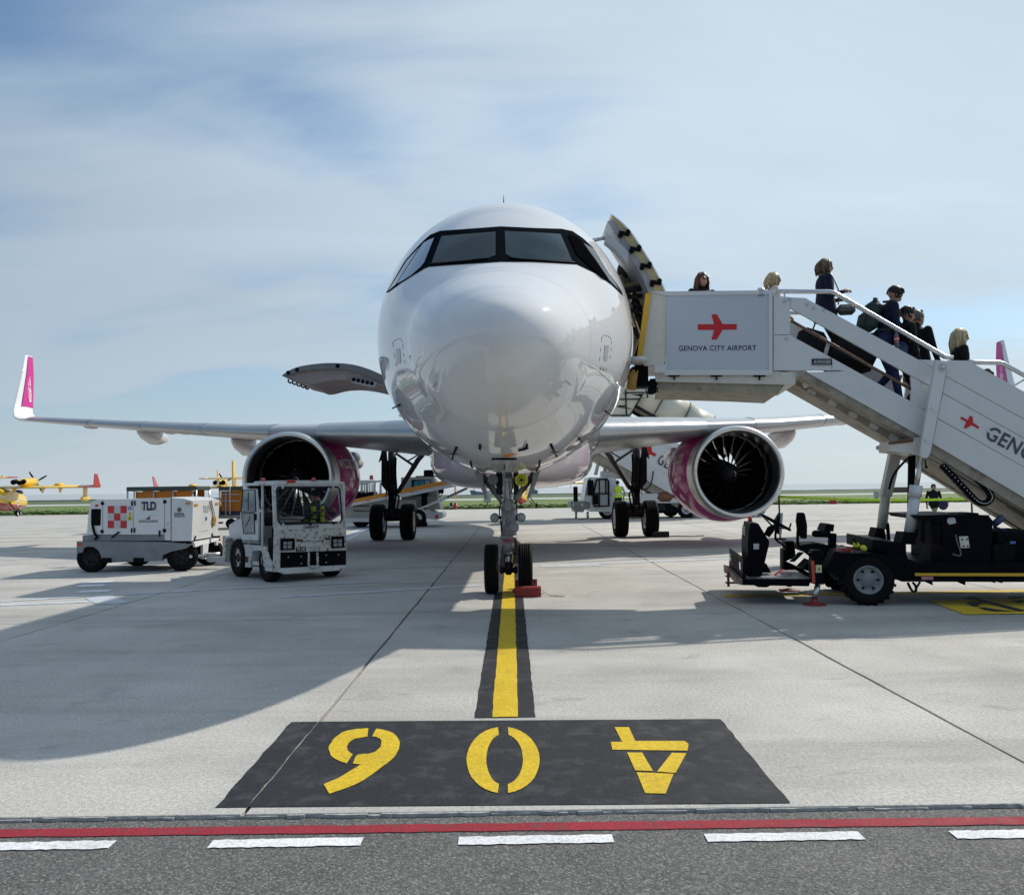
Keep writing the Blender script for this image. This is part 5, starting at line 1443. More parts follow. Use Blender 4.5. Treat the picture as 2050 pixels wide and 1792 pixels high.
# hood: near side profile swept across, front end tapering inwards
side = [(195, 712), (205, 560), (218, 430), (232, 330), (255, 280), (330, 248), (600, 243), (810, 238), (1225, 225), (1308, 222)]
n_ = [W(*kP(*p), GYN) for p in side + [(1306, 790), (1225, 785), (1225, 708)]]
b = MB(); b.slab(n_, (0, GYF - GYN, 0)); hood = b.build('hood', GPW, gpu)
fro = [W(*kP(*p), GYN) for p in [(1312, 224), (1480, 236), (1600, 268), (1580, 795), (1312, 795)]]
b = MB()
W_ = GYF - GYN
ring0 = [p.copy() for p in fro]; ring1 = [p + Vector((0, .10, .012)) for p in fro]; ring2 = [p + Vector((0, W_ - .1, .012)) for p in fro]; ring3 = [p + Vector((0, W_, 0)) for p in fro]
b.loft([ring0, ring1, ring2, ring3], smooth=False); nose_ = b.build('front_hood', GPW, gpu)
b = MB(); b.slab([W(*kP(1380, 226), GYN + .3), W(*kP(1470, 234), GYN + .3), W(*kP(1590, 262), GYN + .3)] + [W(*kP(1590, 268), GYN + .3), W(*kP(1380, 230), GYN + .3)], (0, .9, 0)); b.build('roof_panel', GPG, nose_)
for x in (405, 808, 1224):
    PG('door_seam', [(x - 2, 246), (x + 2, 246), (x + 1, 706), (x - 3, 706)], GYN - .003, .004, BLACK, hood)
PG('door_seam', [(1305, 224), (1314, 224), (1312, 800), (1304, 800)], GYN - .004, .005, BLACK, hood)
gw = PG('louver_window', [(262, 372), (370, 372), (380, 384), (376, 580), (366, 592), (258, 590), (249, 580), (251, 384)], GYN - .006, .008, BLACK, hood)
b = MB(); b.tube([W(*kP(*p), GYN - .03) for p in catm([(272, 585), (280, 640), (300, 700), (330, 745), (300, 770)])], .024, 8); b.build('hose', BLACK, gpu)
# red and white checkers
cx0, cy0, cs = 471, 331, 83.6
for i in range(3):
    for j in range(3):
        x, y = cx0 + i * cs, cy0 + j * 98
        PG('checker', [(x, y + 1 - i), (x + cs, y), (x + cs, y + 98), (x, y + 98)], GYN - .006, .005, RED if (i + j) % 2 == 0 else SIGNG if 0 else mat('checker_grey', (.50, .51, .51), .5), hood)
PG('red_sticker', [(308, 314), (345, 311), (341, 344), (302, 346)], GYN - .006, .005, RED, hood)
for P in ([(380, 278), (418, 278), (418, 320), (380, 320)], [(374, 650), (412, 648), (412, 692), (374, 692)], [(1204, 256), (1244, 256), (1244, 298), (1204, 298)], [(1198, 636), (1240, 636), (1240, 680), (1198, 680)]):
    PG('hinge', P, GYN - .012, .014, BLACK, hood)
for P in ([(780, 266), (797, 266), (797, 330), (780, 330)], [(820, 264), (837, 264), (837, 328), (820, 328)], [(777, 626), (794, 626), (794, 686), (777, 686)], [(816, 624), (833, 624), (833, 684), (816, 684)]):
    PG('latch', P, GYN - .012, .014, BLACK, hood)
def disc(name, x, y, r, m, Y=GYN - .006, parent=hood, conv=kP, n=24, e=.005):
    b = MB(); q = W(*conv(x, y), Y); b.cyl(q, q + Vector((0, e, 0)), r, n=n); return b.build(name, m, parent)
BLUE = mat('sign_blue', (.03, .16, .42), .4); SYEL = mat('sign_yellow', (.72, .55, .03), .45)
bd_ = disc('ear_sign', 762, 363, .040, BLUE)
disc('ear_symbol', 762, 365, .020, PANEL, GYN - .009, bd_)
for cy_, h in ((428, 40), (492, 46)):
    t_ = PG('warning_triangle', [(762, cy_ - h / 2), (788, cy_ + h / 2), (736, cy_ + h / 2)] if h < 44 else [(736, 460), (788, 458), (788, 522), (734, 524)], GYN - .006, .005, SYEL, hood)
    if h > 44: PG('triangle_outline', [(762, 468), (784, 516), (740, 516)], GYN - .009, .003, BLACK, t_); PG('triangle_field', [(762, 480), (777, 511), (747, 511)], GYN - .011, .002, SYEL, t_)
    PG('bolt_symbol', [(760, cy_ - 4), (768, cy_ - 4), (762, cy_ + 6), (768, cy_ + 6), (758, cy_ + 18), (761, cy_ + 8), (755, cy_ + 8)], GYN - .012, .002, BLACK, t_)
tl = PG('maker_label', [(908, 278), (1120, 272), (1120, 392), (908, 396)], GYN - .005, .004, mat('label_cream', (.62, .58, .42), .5, var=.1), hood)
def PT(s_, x0, y0, x1, y1, h, Y, m, parent, conv=kP, **kw):
    b = MB(); a, c, u_ = W(*conv(x0, y0), Y), W(*conv(x1, y1), Y), W(*conv(x0, y0 - h), Y)
    lettering(b, s_, plane_map(a, c, u_), **kw); return b.build('lettering', m, parent)
NAVT = mat('navy_print', (.01, .025, .14), .5)
PT('TLD', 918, 386, 1112, 382, 106, GYN - .008, NAVT, tl, bold=.045, spacing=.92)
PT('AEROPORTO DI GENOVA', 882, 544, 1132, 540, 24, GYN - .005, INK, hood, bold=.01)
PG('underline', [(876, 548), (1132, 543), (1132, 546), (876, 551)], GYN - .005, .003, INK, hood)
PG('wing_logo', [(974, 497), (1010, 480), (1036, 456), (1026, 490), (1034, 506), (1012, 511), (985, 508)], GYN - .005, .003, mat('dark_red_print', (.12, .02, .03), .5), hood)
PT('GESFA', 1346, 458, 1488, 458, 36, GYN - .005, DARKM, nose_, bold=.02)
PG('underline', [(1346, 470), (1488, 466), (1488, 474), (1346, 480)], GYN - .005, .003, DARKM, nose_)
b = MB(); q = W(*kP(1417, 382), GYN - .006)
for k in range(3): b.tube([q + Vector(((.042 * math.cos(2 * math.pi * j / 20)) * (1, .5, .05)[k], 0, .042 * math.sin(2 * math.pi * j / 20))) for j in range(20)], .0028, 4, closed=True)
for z in (-.02, .0, .02): b.tube([q + Vector((-.04, 0, z)), q + Vector((.04, 0, z))], .0026, 4)
b.build('globe_logo', DARKM, nose_)
for P in ([(1498, 278), (1564, 285), (1560, 320), (1496, 312)],): PG('reflector', P, GYN - .008, .008, AMB, nose_)
PG('reflector', [(1348, 844), (1418, 838), (1416, 880), (1346, 886)], GYN - .02, .01, AMB)
PG('reflector', [(1455, 826), (1502, 822), (1490, 880), (1452, 886)], GYN - .03, .01, AMB)
disc('round_cap', 1262, 563, .022, GREYP)
for P in ([(610, 684), (520, 752)], [(1155, 672), (1157, 738)]):
    b = MB(); a, c = (W(*kP(*p), GYN - .03) for p in P); b.tube([a, c], .016, 7); b.ball(a, .024, 8); b.build('handle', BLACK, gpu)
# front face of the hood is seen at a slant
fx0, fx1 = fro[2], fro[3]
def FF(a, q, e=.006):          # a: 0 near .. 1 far, q: 0 bottom .. 1 top
    p = fx1.lerp(fx0, q); return p + Vector((e, a * W_, .0))
for a, q in ((.10, .90), (.90, .90)):
    b = MB(); b.slab([FF(a - .06, q - .03), FF(a + .06, q - .03), FF(a + .06, q + .03), FF(a - .06, q + .03)], (.006, 0, 0)); b.build('reflector', AMB, nose_)
b = MB(); lettering(b, 'TLD', lambda a, q: FF(.36 + .26 * a, .70 + q * .17, .008), bold=.03); b.build('lettering', GREYP, nose_)
b = MB(); q = FF(.5, .53); b.cyl(q, q + Vector((.006, 0, 0)), .04, n=20); b.build('ear_sign', BLUE, nose_)
b = MB(); lettering(b, 'TLD EUROPE', lambda a, q: FF(.25 + .35 * a, .20 + q * .03, .008)); b.build('lettering', GREYP, nose_)
for a in (.08, .72):
    b = MB(); b.tube([FF(a, .02, .01), FF(a + .02, .07, .02), FF(a + .02, .12, .02)], .014, 6); b.build('catch', BLACK, nose_)
b = MB(); b.tube([FF(.60, .98, .01), FF(.74, .55, .02), FF(.80, .58, .02), FF(.66, 1.0, .01)], .008, 5)
b.build('rope', DARKM, nose_)
b = MB()
for r_ in (.05, .075, .10):
    b.tube([FF(.78, .45, .03) + Vector((0, r_ * .7 * math.cos(2 * math.pi * j / 18), r_ * math.sin(2 * math.pi * j / 18))) for j in range(18)], .016, 6, closed=True)
tag(settle(b.build('strap_coil', mat('strap_yellow', (.45, .27, .05), .7, var=.2))), 'yellow strap rolled up and hung on the front of the power trailer', 'strap')
# base and running gear
PG('base_ledge', [(138, 722), (1225, 705), (1225, 792), (138, 800)], GYN + .02, W_ - .04, GPG)
ch = [(60, 800), (1310, 812), (1480, 832), (1590, 836), (1500, 895), (1380, 920), (1310, 935), (1190, 985), (1190, 1060), (740, 1072), (520, 1082), (390, 1085), (384, 1000), (350, 920), (280, 872), (200, 868), (150, 890), (130, 950), (60, 952)]
PG('side_skirt', ch, GYN - .05, .08, GPG)
PG('side_skirt', ch, GYF, .08, GPG)
PG('base_frame', [(140, 800), (1580, 815), (1480, 890), (1190, 985), (1190, 1040), (390, 1050), (384, 900), (140, 870)], GYN + .1, W_ - .2, DARKM)
PG('tail_lamp', [(68, 822), (128, 828), (128, 852), (92, 864), (68, 850)], GYN - .06, .012, MATS['reflector_red'])
for P in ([(388, 1020), (516, 1020), (516, 1086), (388, 1086)], [(808, 1018), (944, 1018), (944, 1085), (808, 1085)]): PG('fork_pocket', P, GYN - .07, .03, BLACK)
b = MB()
fe = [FF(0, -.02, .0), FF(1.0, -.02, .0), FF(1.02, -.20, .03), FF(.82, -.22, .03), FF(.78, -.10, .03), FF(.50, -.12, .03), FF(.46, -.52, .03), FF(.30, -.50, .03), FF(.28, -.12, .03), FF(.02, -.16, .03)]
b.slab(fe, (.05, 0, 0)); b.build('front_apron', GPW, gpu)
b = MB(); q = FF(.96, -.07, .05); b.ball(q, (.04, .05, .045), 12); b.build('turn_lamp', AMB, gpu)
for x, y, Y in ((275, 1062, GYN + .1), (1462, 1050, GYN + .1), (875, 1010, GYF - .1), (1805, 1028, GYF - .1)):
    q = W(*kP(x, y), Y); wheel(gpu, (q.x, Y, .30), .30, .2, axis=(0, 1, 0), grooves=2, rim_mat=DARKM)
b = MB(); b.tube([W(*kP(1570, 1000), GYN), W(*kP(1730, 995), GYN + .5)], .035, 10); b.tube([W(*kP(1730, 985), GYN + .5), W(*kP(1955, 975), GYN + .6)], .055, 10); b.build('steering_arm', STEEL, gpu)
b = MB(); b.slab([W(*kP(*p), GYN + .4) for p in [(1780, 1010), (1990, 1005), (2050, 1020), (2050, 1062), (1820, 1080), (1770, 1050)]], (0, .1, 0)); b.build('tow_bar', GREYP, gpu)
b = MB(); b.box(W(*kP(1905, 740), GYN + .9), (.16, .08, .04), b=.01); b.build('lid_catch', BLACK, gpu)

# ================================================================== rusty white tug
kT = crop(800, 1750, 1971 / 550)
TA = R(40)
MT = Matrix.Translation((-4.2, 13.9, 0)) @ Matrix.Rotation(TA, 4, 'Z')
tug = thing('tow_tractor', 'battered white airport tow tractor with rust streaked front driving in front of the left engine', 'tow tractor', (-4.3, 15.0, 0))
_e1, _e2 = MT.to_3x3() @ Vector((1, 0, 0)), MT.to_3x3() @ Vector((0, 1, 0))
TO = MT.translation
def tface(u, v, n, d):
    """where the view line meets the plane n = d of the tug (n: 'x' or 'y' of its own frame), in its frame"""
    o = Vector((0, 0, CAM_H)); r = _ray(u, v); ax = _e1 if n == 'x' else _e2
    t = (d + (TO - o).dot(ax)) / r.dot(ax)
    p = o + r * t - TO
    return Vector((p.dot(_e1), p.dot(_e2), p.z))
TF = lambda x, y, d=0.0: tface(*kT(x, y), 'y', d)
TS = lambda x, y, d=0.0: tface(*kT(x, y), 'x', d)
TW = mat('tug_paint', (0.62, 0.62, 0.60), 0.5, var=0.06, scale=3, grime=0.85, gcol=(0.10, 0.045, 0.025), gscale=7, gmin=0.57)
TR = mat('tug_rusty_paint', (0.58, 0.57, 0.54), 0.6, var=0.08, scale=4, grime=0.95, gcol=(0.085, 0.04, 0.025), gscale=15, gmin=0.515)
TRIM = mat('rubber_trim', (.012, .013, .02), .6)
def TP(name, pts, d, m, fn=TF, parent=None):
    b = MB(MT); b.slab([fn(*p) for p in pts], d); return b.build(name, m, parent if parent is not None else tug)
yb_, xb_ = (0, .05, 0), (.05, 0, 0)
# front: lower plate with rust, upper dash, windscreen frame
fp = TP('front_plate', [(822, 842), (1775, 808), (1782, 1110), (895, 1140), (890, 1395), (812, 1398)], yb_, TR)
TP('dash_panel', [(812, 760), (1768, 735), (1772, 806), (820, 840)], yb_, TW)
b = MB(MT)
for P in ([(790, 228), (1705, 212), (1725, 236), (1700, 262), (842, 268), (838, 285)], [(790, 228), (838, 285), (866, 700), (905, 762), (812, 765)], [(1705, 212), (1768, 735), (1700, 745), (1722, 690), (1668, 270)]):
    b.slab([TF(*p) for p in P], yb_)
b.build('windscreen_frame', TW, tug)
b = MB(MT); ring = [TF(*p, -.005) for p in [(840, 300), (865, 268), (1660, 262), (1690, 290), (1722, 690), (1700, 735), (905, 762), (870, 725)]]
b.tube(ring, .018, 6, closed=True); b.build('windscreen_seal', TRIM, tug)
sg = TP('windscreen', [(845, 300), (868, 272), (1656, 266), (1686, 292), (1716, 690), (1694, 730), (908, 757), (874, 722)], (0, .006, 0), mat('clear_glass', (.03, .035, .045), .02, var=0, alpha=.17), lambda x, y: TF(x, y, .02))
ck = TF(1000, 500)
# radiator openings and bumper
TP('grille', [(900, 1148), (1270, 1136), (1265, 1340), (893, 1352)], (0, .02, 0), BLACK, lambda x, y: TF(x, y, .03))
TP('grille', [(1285, 1130), (1762, 1112), (1768, 1312), (1283, 1328)], (0, .02, 0), BLACK, lambda x, y: TF(x, y, .03))
TP('grille_backing', [(880, 1120), (1775, 1100), (1775, 1330), (880, 1370)], (0, .02, 0), BLACK, lambda x, y: TF(x, y, .055))
TP('centre_strut', [(1268, 1135), (1290, 1133), (1288, 1345), (1266, 1345)], yb_, TR)
TP('bumper', [(888, 1352), (1775, 1308), (1775, 1345), (1700, 1352), (1690, 1380), (940, 1430), (935, 1410), (868, 1405)], (0, .12, 0), TW, lambda x, y: TF(x, y, -.03))
TP('corner_post', [(815, 845), (885, 850), (890, 1400), (800, 1400)], (0, .03, 0), TR, lambda x, y: TF(x, y, -.02))
for x0, y0, x1, y1 in ((908, 955, 1088, 1105), (1588, 925, 1752, 1075)):
    hl = TP('lamp_frame', [(x0, y0), (x1, y0 - 4), (x1, y1), (x0, y1 + 6)], (0, .05, 0), BLACK, lambda x, y: TF(x, y, -.04))
    cx_, cy_ = (x0 + x1) / 2 - 10, (y0 + y1) / 2 + 8
    TP('headlight', [(cx_ - 50, cy_ - 42), (cx_ + 62, cy_ - 46), (cx_ + 60, cy_ + 48), (cx_ - 50, cy_ + 52)], (0, .02, 0), mat('tug_lamp', (.32, .34, .34), .12, coat=1.0, var=.5, scale=30), lambda x, y: TF(x, y, -.05), hl)
    b = MB(MT)
    for xx in (cx_, ): b.tube([TF(xx, y0, -.06), TF(xx, y1, -.06)], .006, 5)
    b.tube([TF(x0, cy_, -.06), TF(x1, cy_ - 4, -.06)], .005, 5); b.build('lamp_guard', BLACK, hl)
plt = TP('number_plate', [(1108, 1068), (1238, 1062), (1238, 1120), (1108, 1128)], (0, .008, 0), BLACK, lambda x, y: TF(x, y, -.012))
b = MB(MT); lettering(b, 'TE 107', plane_map(TF(1116, 1118, -.014), TF(1230, 1112, -.014), TF(1116, 1076, -.014)), bold=.02); b.build('lettering', PANEL, plt)
b = MB(MT); lettering(b, 'CHARLATTE', plane_map(TF(1200, 818, -.006), TF(1412, 808, -.006), TF(1200, 784, -.006)), bold=.035, shear=.15); b.build('lettering', DARKM, tug)
b = MB(MT); lettering(b, 'AEROPORTO DI GENOVA', plane_map(TF(1165, 1008, -.006), TF(1490, 998, -.006), TF(1165, 982, -.006))); b.build('lettering', DARKM, tug)
for P in ([(1110, 960), (1180, 962), (1205, 975), (1185, 992), (1112, 995)], [(1490, 940), (1550, 945), (1570, 960), (1520, 975), (1492, 970)], [(310, 1)] if 0 else [(1690, 870), (1702, 862), (1705, 905), (1690, 912)]):
    TP('rust_patch', P, (0, .003, 0), RUST, lambda x, y: TF(x, y, -.004), fp)
TP('wing_logo', [(1320, 945), (1360, 905), (1385, 868), (1380, 915), (1350, 945)], (0, .003, 0), GREYP, lambda x, y: TF(x, y, -.004), fp)
b = MB(MT); b.tube([TF(1348, 1115, -.02), TF(1352, 1060, -.05), TF(1412, 1056, -.05), TF(1420, 1112, -.02)], .012, 6); b.build('front_handle', GREYP, tug)
b = MB(MT); b.box(TF(1345, 1330, -.06), (.18, .16, .04), b=.01); b.tube([TF(1390, 1140, -.02), TF(1395, 1320, -.05)], .022, 8); b.build('tow_pin', TR, tug)
for x, y in ((805, 240), (1712, 235), (800, 745), (1755, 725), (995, 778), (1610, 755), (1000, 1200), (1172, 1192), (1508, 1175), (1672, 1168), (1172, 1288), (1508, 1272)):
    b = MB(MT); q = TF(x, y, -.004); b.cyl(q, q + Vector((0, -.01, 0)), .012, n=8); b.build('bolt', GREYP, tug)
for P, pv in (([(890, 692), (1040, 688), (1180, 706), (1300, 760)], 1), ([(1180, 652), (1400, 650), (1500, 655), (1610, 745)], 1)):
    b = MB(MT); b.tube([TF(*p, -.02) for p in P], .009, 6); b.ball(TF(*P[-1], -.015), .025, 8); b.build('wiper', BLACK, tug)
for x, y in ((925, 268), (1600, 258), (932, 768), (1672, 740)):
    b = MB(MT); b.box(TF(x, y, -.02), (.035, .03, .05), b=.008); b.build('clamp', PANEL, tug)
# cab shell: roof, sides, rear, seat block
zr = TF(1000, 228).z
b = MB(MT); b.box((.70, .66, zr + .015), (1.38, 1.34, .05), b=.015); b.box((.66, .70, zr + .055), (1.05, 1.05, .035), b=.012); roof = b.build('roof', TW, tug)
for x in (665, 1342):
    q = TF(x, 172, .12); b = MB(MT); b.cyl((q.x, .12, zr + .06), (q.x, .12, zr + .10), .045, .035, n=14); b.ball((q.x, .12, zr + .10), (.036, .036, .022), 10); b.build('beacon', MATS['reflector_red'], roof)
b = MB(MT); q = TF(1032, 196, 0); b.box((q.x, -.02, zr + .055), (.17, .03, .05), b=.006); b.build('red_marker', MATS['reflector_red'], roof)
b = MB(MT); q = TF(550, 250, 0); lettering(b, 'TE 107', lambda a, w: Vector((-.008 + .0, .62 - a * .28, zr - .02 + w * .05))); b.build('lettering', DARKM, roof)
# rear posts, rear mesh screen, front posts
for x, y, z, r_ in ((.03, .02, .98, .035), (1.37, .02, .98, .035), (.03, 1.28, .75, .035), (1.37, 1.28, .75, .035), (.03, .55, .3, .025)):
    b = MB(MT); b.tube([(x, y, z), (x, y, zr)], r_, 6); b.build('cab_post', TW, tug)
b = MB(MT)
for k in range(17): b.tube([(.06 + k * .08, 1.27, .95), (.06 + k * .08, 1.27, zr - .05)], .0028, 4, caps=False)
for k in range(9): b.tube([(.06, 1.265, .95 + k * .085), (1.34, 1.265, .95 + k * .085)], .0028, 4, caps=False)
b.build('mesh_guard', mat('mesh_grey', (.09, .09, .095), .6), tug)
b = MB(MT); b.box((.70, 1.26, .66), (1.32, .06, .58), b=.01); b.build('cab_back', TW, tug)
b = MB(MT); b.box((.95, .95, .55), (.60, .5, .16), b=.04); b.box((.95, 1.18, .80), (.58, .1, .42), b=.04); b.build('driver_seat', BLACK, tug)
b = MB(MT); b.box((.70, .22, .62), (1.3, .3, .34), b=.02); b.box((.9, .2, .83), (.7, .26, .12), b=.03); b.build('dashboard', BLACK, tug)
b = MB(MT); b.box((.70, .75, .30), (1.34, 1.35, .06)); b.box((1.36, .70, .62), (.05, 1.2, .62), b=.01); b.build('cab_floor', TW, tug)
swc = Vector((.93, .42, 1.0)); n1 = Vector((0, -.5, .866)); ex_, ey_ = Vector((1, 0, 0)), Vector((0, .866, .5))
b = MB(MT); b.tube([swc + ex_ * (.19 * math.cos(2 * math.pi * k / 24)) + ey_ * (.19 * math.sin(2 * math.pi * k / 24)) for k in range(24)], .016, 7, closed=True)
for a in (.3, 2.4, 4.5): b.tube([swc - n1 * .05, swc + ex_ * (.185 * math.cos(a)) + ey_ * (.185 * math.sin(a))], .011, 5)
b.tube([swc - n1 * .05, (.93, .2, .75)], .025, 8); b.build('steering_wheel', BLACK, tug)
# near side: door swung back, sill with rust, step, hood and rear body
df = TP('side_door', [(395, 285), (570, 285), (600, 640), (590, 975), (380, 970), (345, 905), (358, 590)], (.03, 0, 0), TW, lambda x, y: TS(x, y, -.02))
TP('door_window', [(395, 330), (550, 325), (560, 575), (372, 578)], (.012, 0, 0), mat('door_glass', (.16, .19, .21), .08, coat=.5, var=.2), lambda x, y: TS(x, y, -.03), df)
b = MB(MT); b.tube([TS(x, y, -.03) for x, y in [(392, 308), (552, 300), (566, 590), (366, 595)]], .012, 6, closed=True); b.tube([TS(462, 325, -.035), TS(460, 575, -.035)], .006, 5); b.build('window_seal', TRIM, df)
TP('door_window', [(375, 620), (535, 620), (545, 880), (405, 880)], (.012, 0, 0), mat('dull_glass', (.30, .30, .29), .35, var=.2, scale=4), lambda x, y: TS(x, y, -.03), df)
b = MB(MT); b.tube([TS(x, y, -.03) for x, y in [(372, 615), (540, 612), (550, 884), (402, 886)]], .009, 6, closed=True); b.tube([TS(490, 660, -.035), TS(430, 790, -.035)], .006, 5); b.build('window_seal', TRIM, df)
b = MB(MT); b.box(TS(557, 665, -.04), (.02, .05, .12)); b.build('door_handle', BLACK, df)
hb = [(205, 770), (330, 690), (345, 905), (380, 985), (380, 1015), (345, 1015), (290, 930), (120, 915), (200, 910)]
b = MB(MT); b.slab([TS(x, y, .05) for x, y in [(205, 770), (330, 690), (372, 690), (385, 1010), (300, 1010), (205, 900)]], (1.3, 0, 0)); b.build('engine_hood', TW, tug)
b = MB(MT); b.slab([TS(x, y, 0) for x, y in [(118, 915), (345, 925), (355, 1015), (295, 1010), (285, 945), (165, 950), (150, 1270), (120, 1260)]], (.35, 0, 0)); b.build('rear_fender', TR, tug)
b = MB(MT); b.slab([TS(x, y, 1.08) for x, y in [(118, 915), (345, 925), (355, 1015), (295, 1010), (285, 945), (165, 950), (150, 1270), (120, 1260)]], (.35, 0, 0)); b.build('rear_fender', TR, tug)
TP('side_sill', [(290, 1020), (645, 1048), (640, 1110), (515, 1120), (490, 1340), (310, 1325)], (.30, 0, 0), TR, lambda x, y: TS(x, y, 0))
TP('rust_patch', [(330, 1180), (465, 1195), (458, 1275), (325, 1255)], (.004, 0, 0), RUST, lambda x, y: TS(x, y, -.005))
TP('step_edge', [(382, 970), (590, 985), (600, 1020), (380, 1010)], (.2, 0, 0), GPG, lambda x, y: TS(x, y, -.02))
TP('front_fender', [(640, 1060), (690, 1060), (715, 1090), (790, 1300), (780, 1395), (690, 1385), (640, 1110)], (.28, 0, 0), TR, lambda x, y: TS(x, y, 0))
TP('interior_shade', [(600, 600), (805, 600), (800, 1090), (720, 1085), (640, 1040)], (.02, 0, 0), BLACK, lambda x, y: TS(x, y, .5))  # black sheet stands in for the shade inside the cab
b = MB(MT); b.box((.71, 1.1, .33), (1.1, 2.0, .16)); b.build('chassis', BLACK, tug)
b = MB(MT); b.box((.71, 1.9, .62), (1.05, .8, .5), b=.03); b.build('engine_block', BLACK, tug)
for x, y, r_ in ((.06, .37, .31), (1.33, .37, .31), (.02, 1.63, .36), (1.36, 1.63, .36)):
    wheel(tug, (x + (.05 if x < .7 else -.05), y, r_), r_, .22, axis=(1, 0, 0), M=MT, grooves=3, rim_mat=DARKM)

# ================================================================== chocks by the nose wheel
kc = k7
RCH = mat('chock_red', (0.26, 0.022, 0.018), 0.55, var=0.12, scale=10)
q0, q1 = G(*kc(845, 1628)), G(*kc(1090, 1626))
ch = MB(); P = [(0, 0), (.0, .135), (.02, .15), (.10, .15), (.16, 0)]
ch.slab([(q0.x, q0.y + a, z + .002) for a, z in P], (q1.x - q0.x, 0, 0))
front = thing('wheel_chock', 'dark red wheel chock with trailing cord in front of the right nose wheel', 'wheel chock', ((q0.x + q1.x) / 2, q0.y + .08, 0), 'chocks at the nose wheel')
ch.build('wedge', RCH, front)
for z in (.035, .075, .105):
    b = MB(); b.box(((q0.x + q1.x) / 2, q0.y - .003, z), (q1.x - q0.x - .01, .008, .012), b=.003); b.build('ridge', RCH, front)
b = MB()
for off in (0, .02):
    b.tube([(q1.x, q0.y + .06 - off, .10 - off * 3), (q1.x + .06, q0.y + .05, .06), (q1.x + .14, q0.y + .1 - off * 4, .012), (q1.x + .22, q0.y - .02 + off * 6, .008), (q1.x + .30, q0.y + .06 - off * 5, .008), (q1.x + .36, q0.y + .10 - off * 5, .01)], .005, 6)
b.build('cord', mat('rope_pale', (.45, .42, .36), .8), front)
b = MB(); b.ball((q0.x - .03, q0.y + .05, .09), .022, 8); b.build('cord_knob', RCH, front)
b = MB(); b.slab([(q0.x, q0.y + 1.02 - a, z + .002) for a, z in P], (q1.x - q0.x - .03, 0, 0))
rear = thing('wheel_chock', 'dark red wheel chock behind the right nose wheel, mostly hidden', 'wheel chock', ((q0.x + q1.x) / 2, q0.y + .95, 0), 'chocks at the nose wheel')
b.build('wedge', RCH, rear)
qm = G(1312, 1073)
b = MB(); b.slab([(qm.x - .2, qm.y - .75 + a, z * 1.2 + .002) for a, z in P], (.5, 0, 0)); tag(settle(b.build('wheel_chock', DARKM)), 'dark wheel chock in front of the right main landing wheels with a loose rope', 'wheel chock', 'chocks at the main wheels')
b = MB(); pp_ = [Vector((qm.x + .3 + .13 * k, qm.y - .55 + .10 * math.sin(k * .9), .012)) for k in range(9)]; b.tube(pp_ + [pp_[-1] + Vector((.12, .06, 0)), pp_[-1] + Vector((.05, .14, 0)), pp_[-2] + Vector((0, .08, 0))], .02, 6); tag(settle(b.build('rope', DARKM)), 'dark rope lying on the concrete beside the right main wheels', 'rope')

# ================================================================== second stairs truck, behind
k21 = crop(2100, 1500, 2050 / 600); kB = crop(2100, 1400, 2050 / 600)
TY = 39.0
st2 = thing('passenger_stairs', 'white cab stairs truck with a beige canopy standing behind the right wing', 'boarding stairs', (6.5, 40, 0))
def PB(name, pts, Y, d, m, parent=None, conv=k21):
    b = MB(); b.slab([W(*conv(*p), Y) for p in pts], (0, d, 0)); return b.build(name, m, parent if parent is not None else st2)
cab = PB('cab', [(345, 985), (385, 978), (690, 985), (712, 1020), (715, 1420), (378, 1420), (370, 1300), (290, 1275), (305, 1200)], TY, 2.2, PANEL)
PB('cab_windscreen', [(345, 1003), (380, 1008), (345, 1212), (305, 1205)], TY - .03, .03, LG, cab)
dw = PB('door_window', [(455, 1012), (585, 1008), (602, 1030), (606, 1338), (430, 1345), (415, 1310), (424, 1160)], TY - .05, .04, mat('cab_glass', (.42, .46, .47), .1, coat=.5, var=.3, scale=.6), cab)
b = MB(); b.tube([W(*k21(*p), TY - .08) for p in [(455, 1008), (590, 1004), (607, 1030), (611, 1345), (425, 1350), (410, 1310), (418, 1180)]], .05, 6, closed=True); b.tube([W(*k21(490, 1010), TY - .08), W(*k21(492, 1345), TY - .08)], .03, 6); b.tube([W(*k21(420, 1185), TY - .08), W(*k21(606, 1190), TY - .08)], .035, 6); b.tube([W(*k21(570, 1010), TY - .08), W(*k21(575, 1190), TY - .08)], .03, 6); b.build('window_frame', BLACK, cab)
PB('lower_glass', [(425, 1200), (480, 1200), (480, 1330), (425, 1330)], TY - .06, .02, BLACK, cab)
b = MB(); b.slab([W(*k21(*p), TY + .3) for p in [(612, 1010), (655, 1012), (660, 1200), (612, 1190)]], (0, .02, 0)); b.build('rear_window', LG, cab)
PB('bumper', [(125, 1290), (300, 1290), (375, 1300), (372, 1375), (295, 1400), (290, 1425), (180, 1425), (165, 1380), (130, 1360)], TY, 2.2, GPG)
for x in (150, 262): PB('headlight', [(x, 1310), (x + 16, 1310), (x + 14, 1350), (x, 1348)], TY - .02, .03, MATS['headlamp'])
b = MB(); b.tube([W(*k21(180, 1290), TY + .3), W(*k21(184, 1150), TY + .3)], .035, 6); b.box(W(*k21(186, 1195), TY + .3), (.22, .06, .75), b=.05); b.build('mirror', BLACK, st2)
b = MB(); b.box(W(*k21(378, 1115), TY - .2), (.30, .1, .75), b=.06); b.tube([W(*k21(372, 1000), TY - .1), W(*k21(362, 1060), TY - .2)], .03, 6); b.build('mirror', BLACK, st2)
PB('truck_bed', [(715, 1285), (995, 1285), (1000, 1192), (1230, 1188), (1268, 1245), (1800, 1245), (1840, 1305), (1250, 1310), (715, 1310)], TY, 2.2, PANEL)
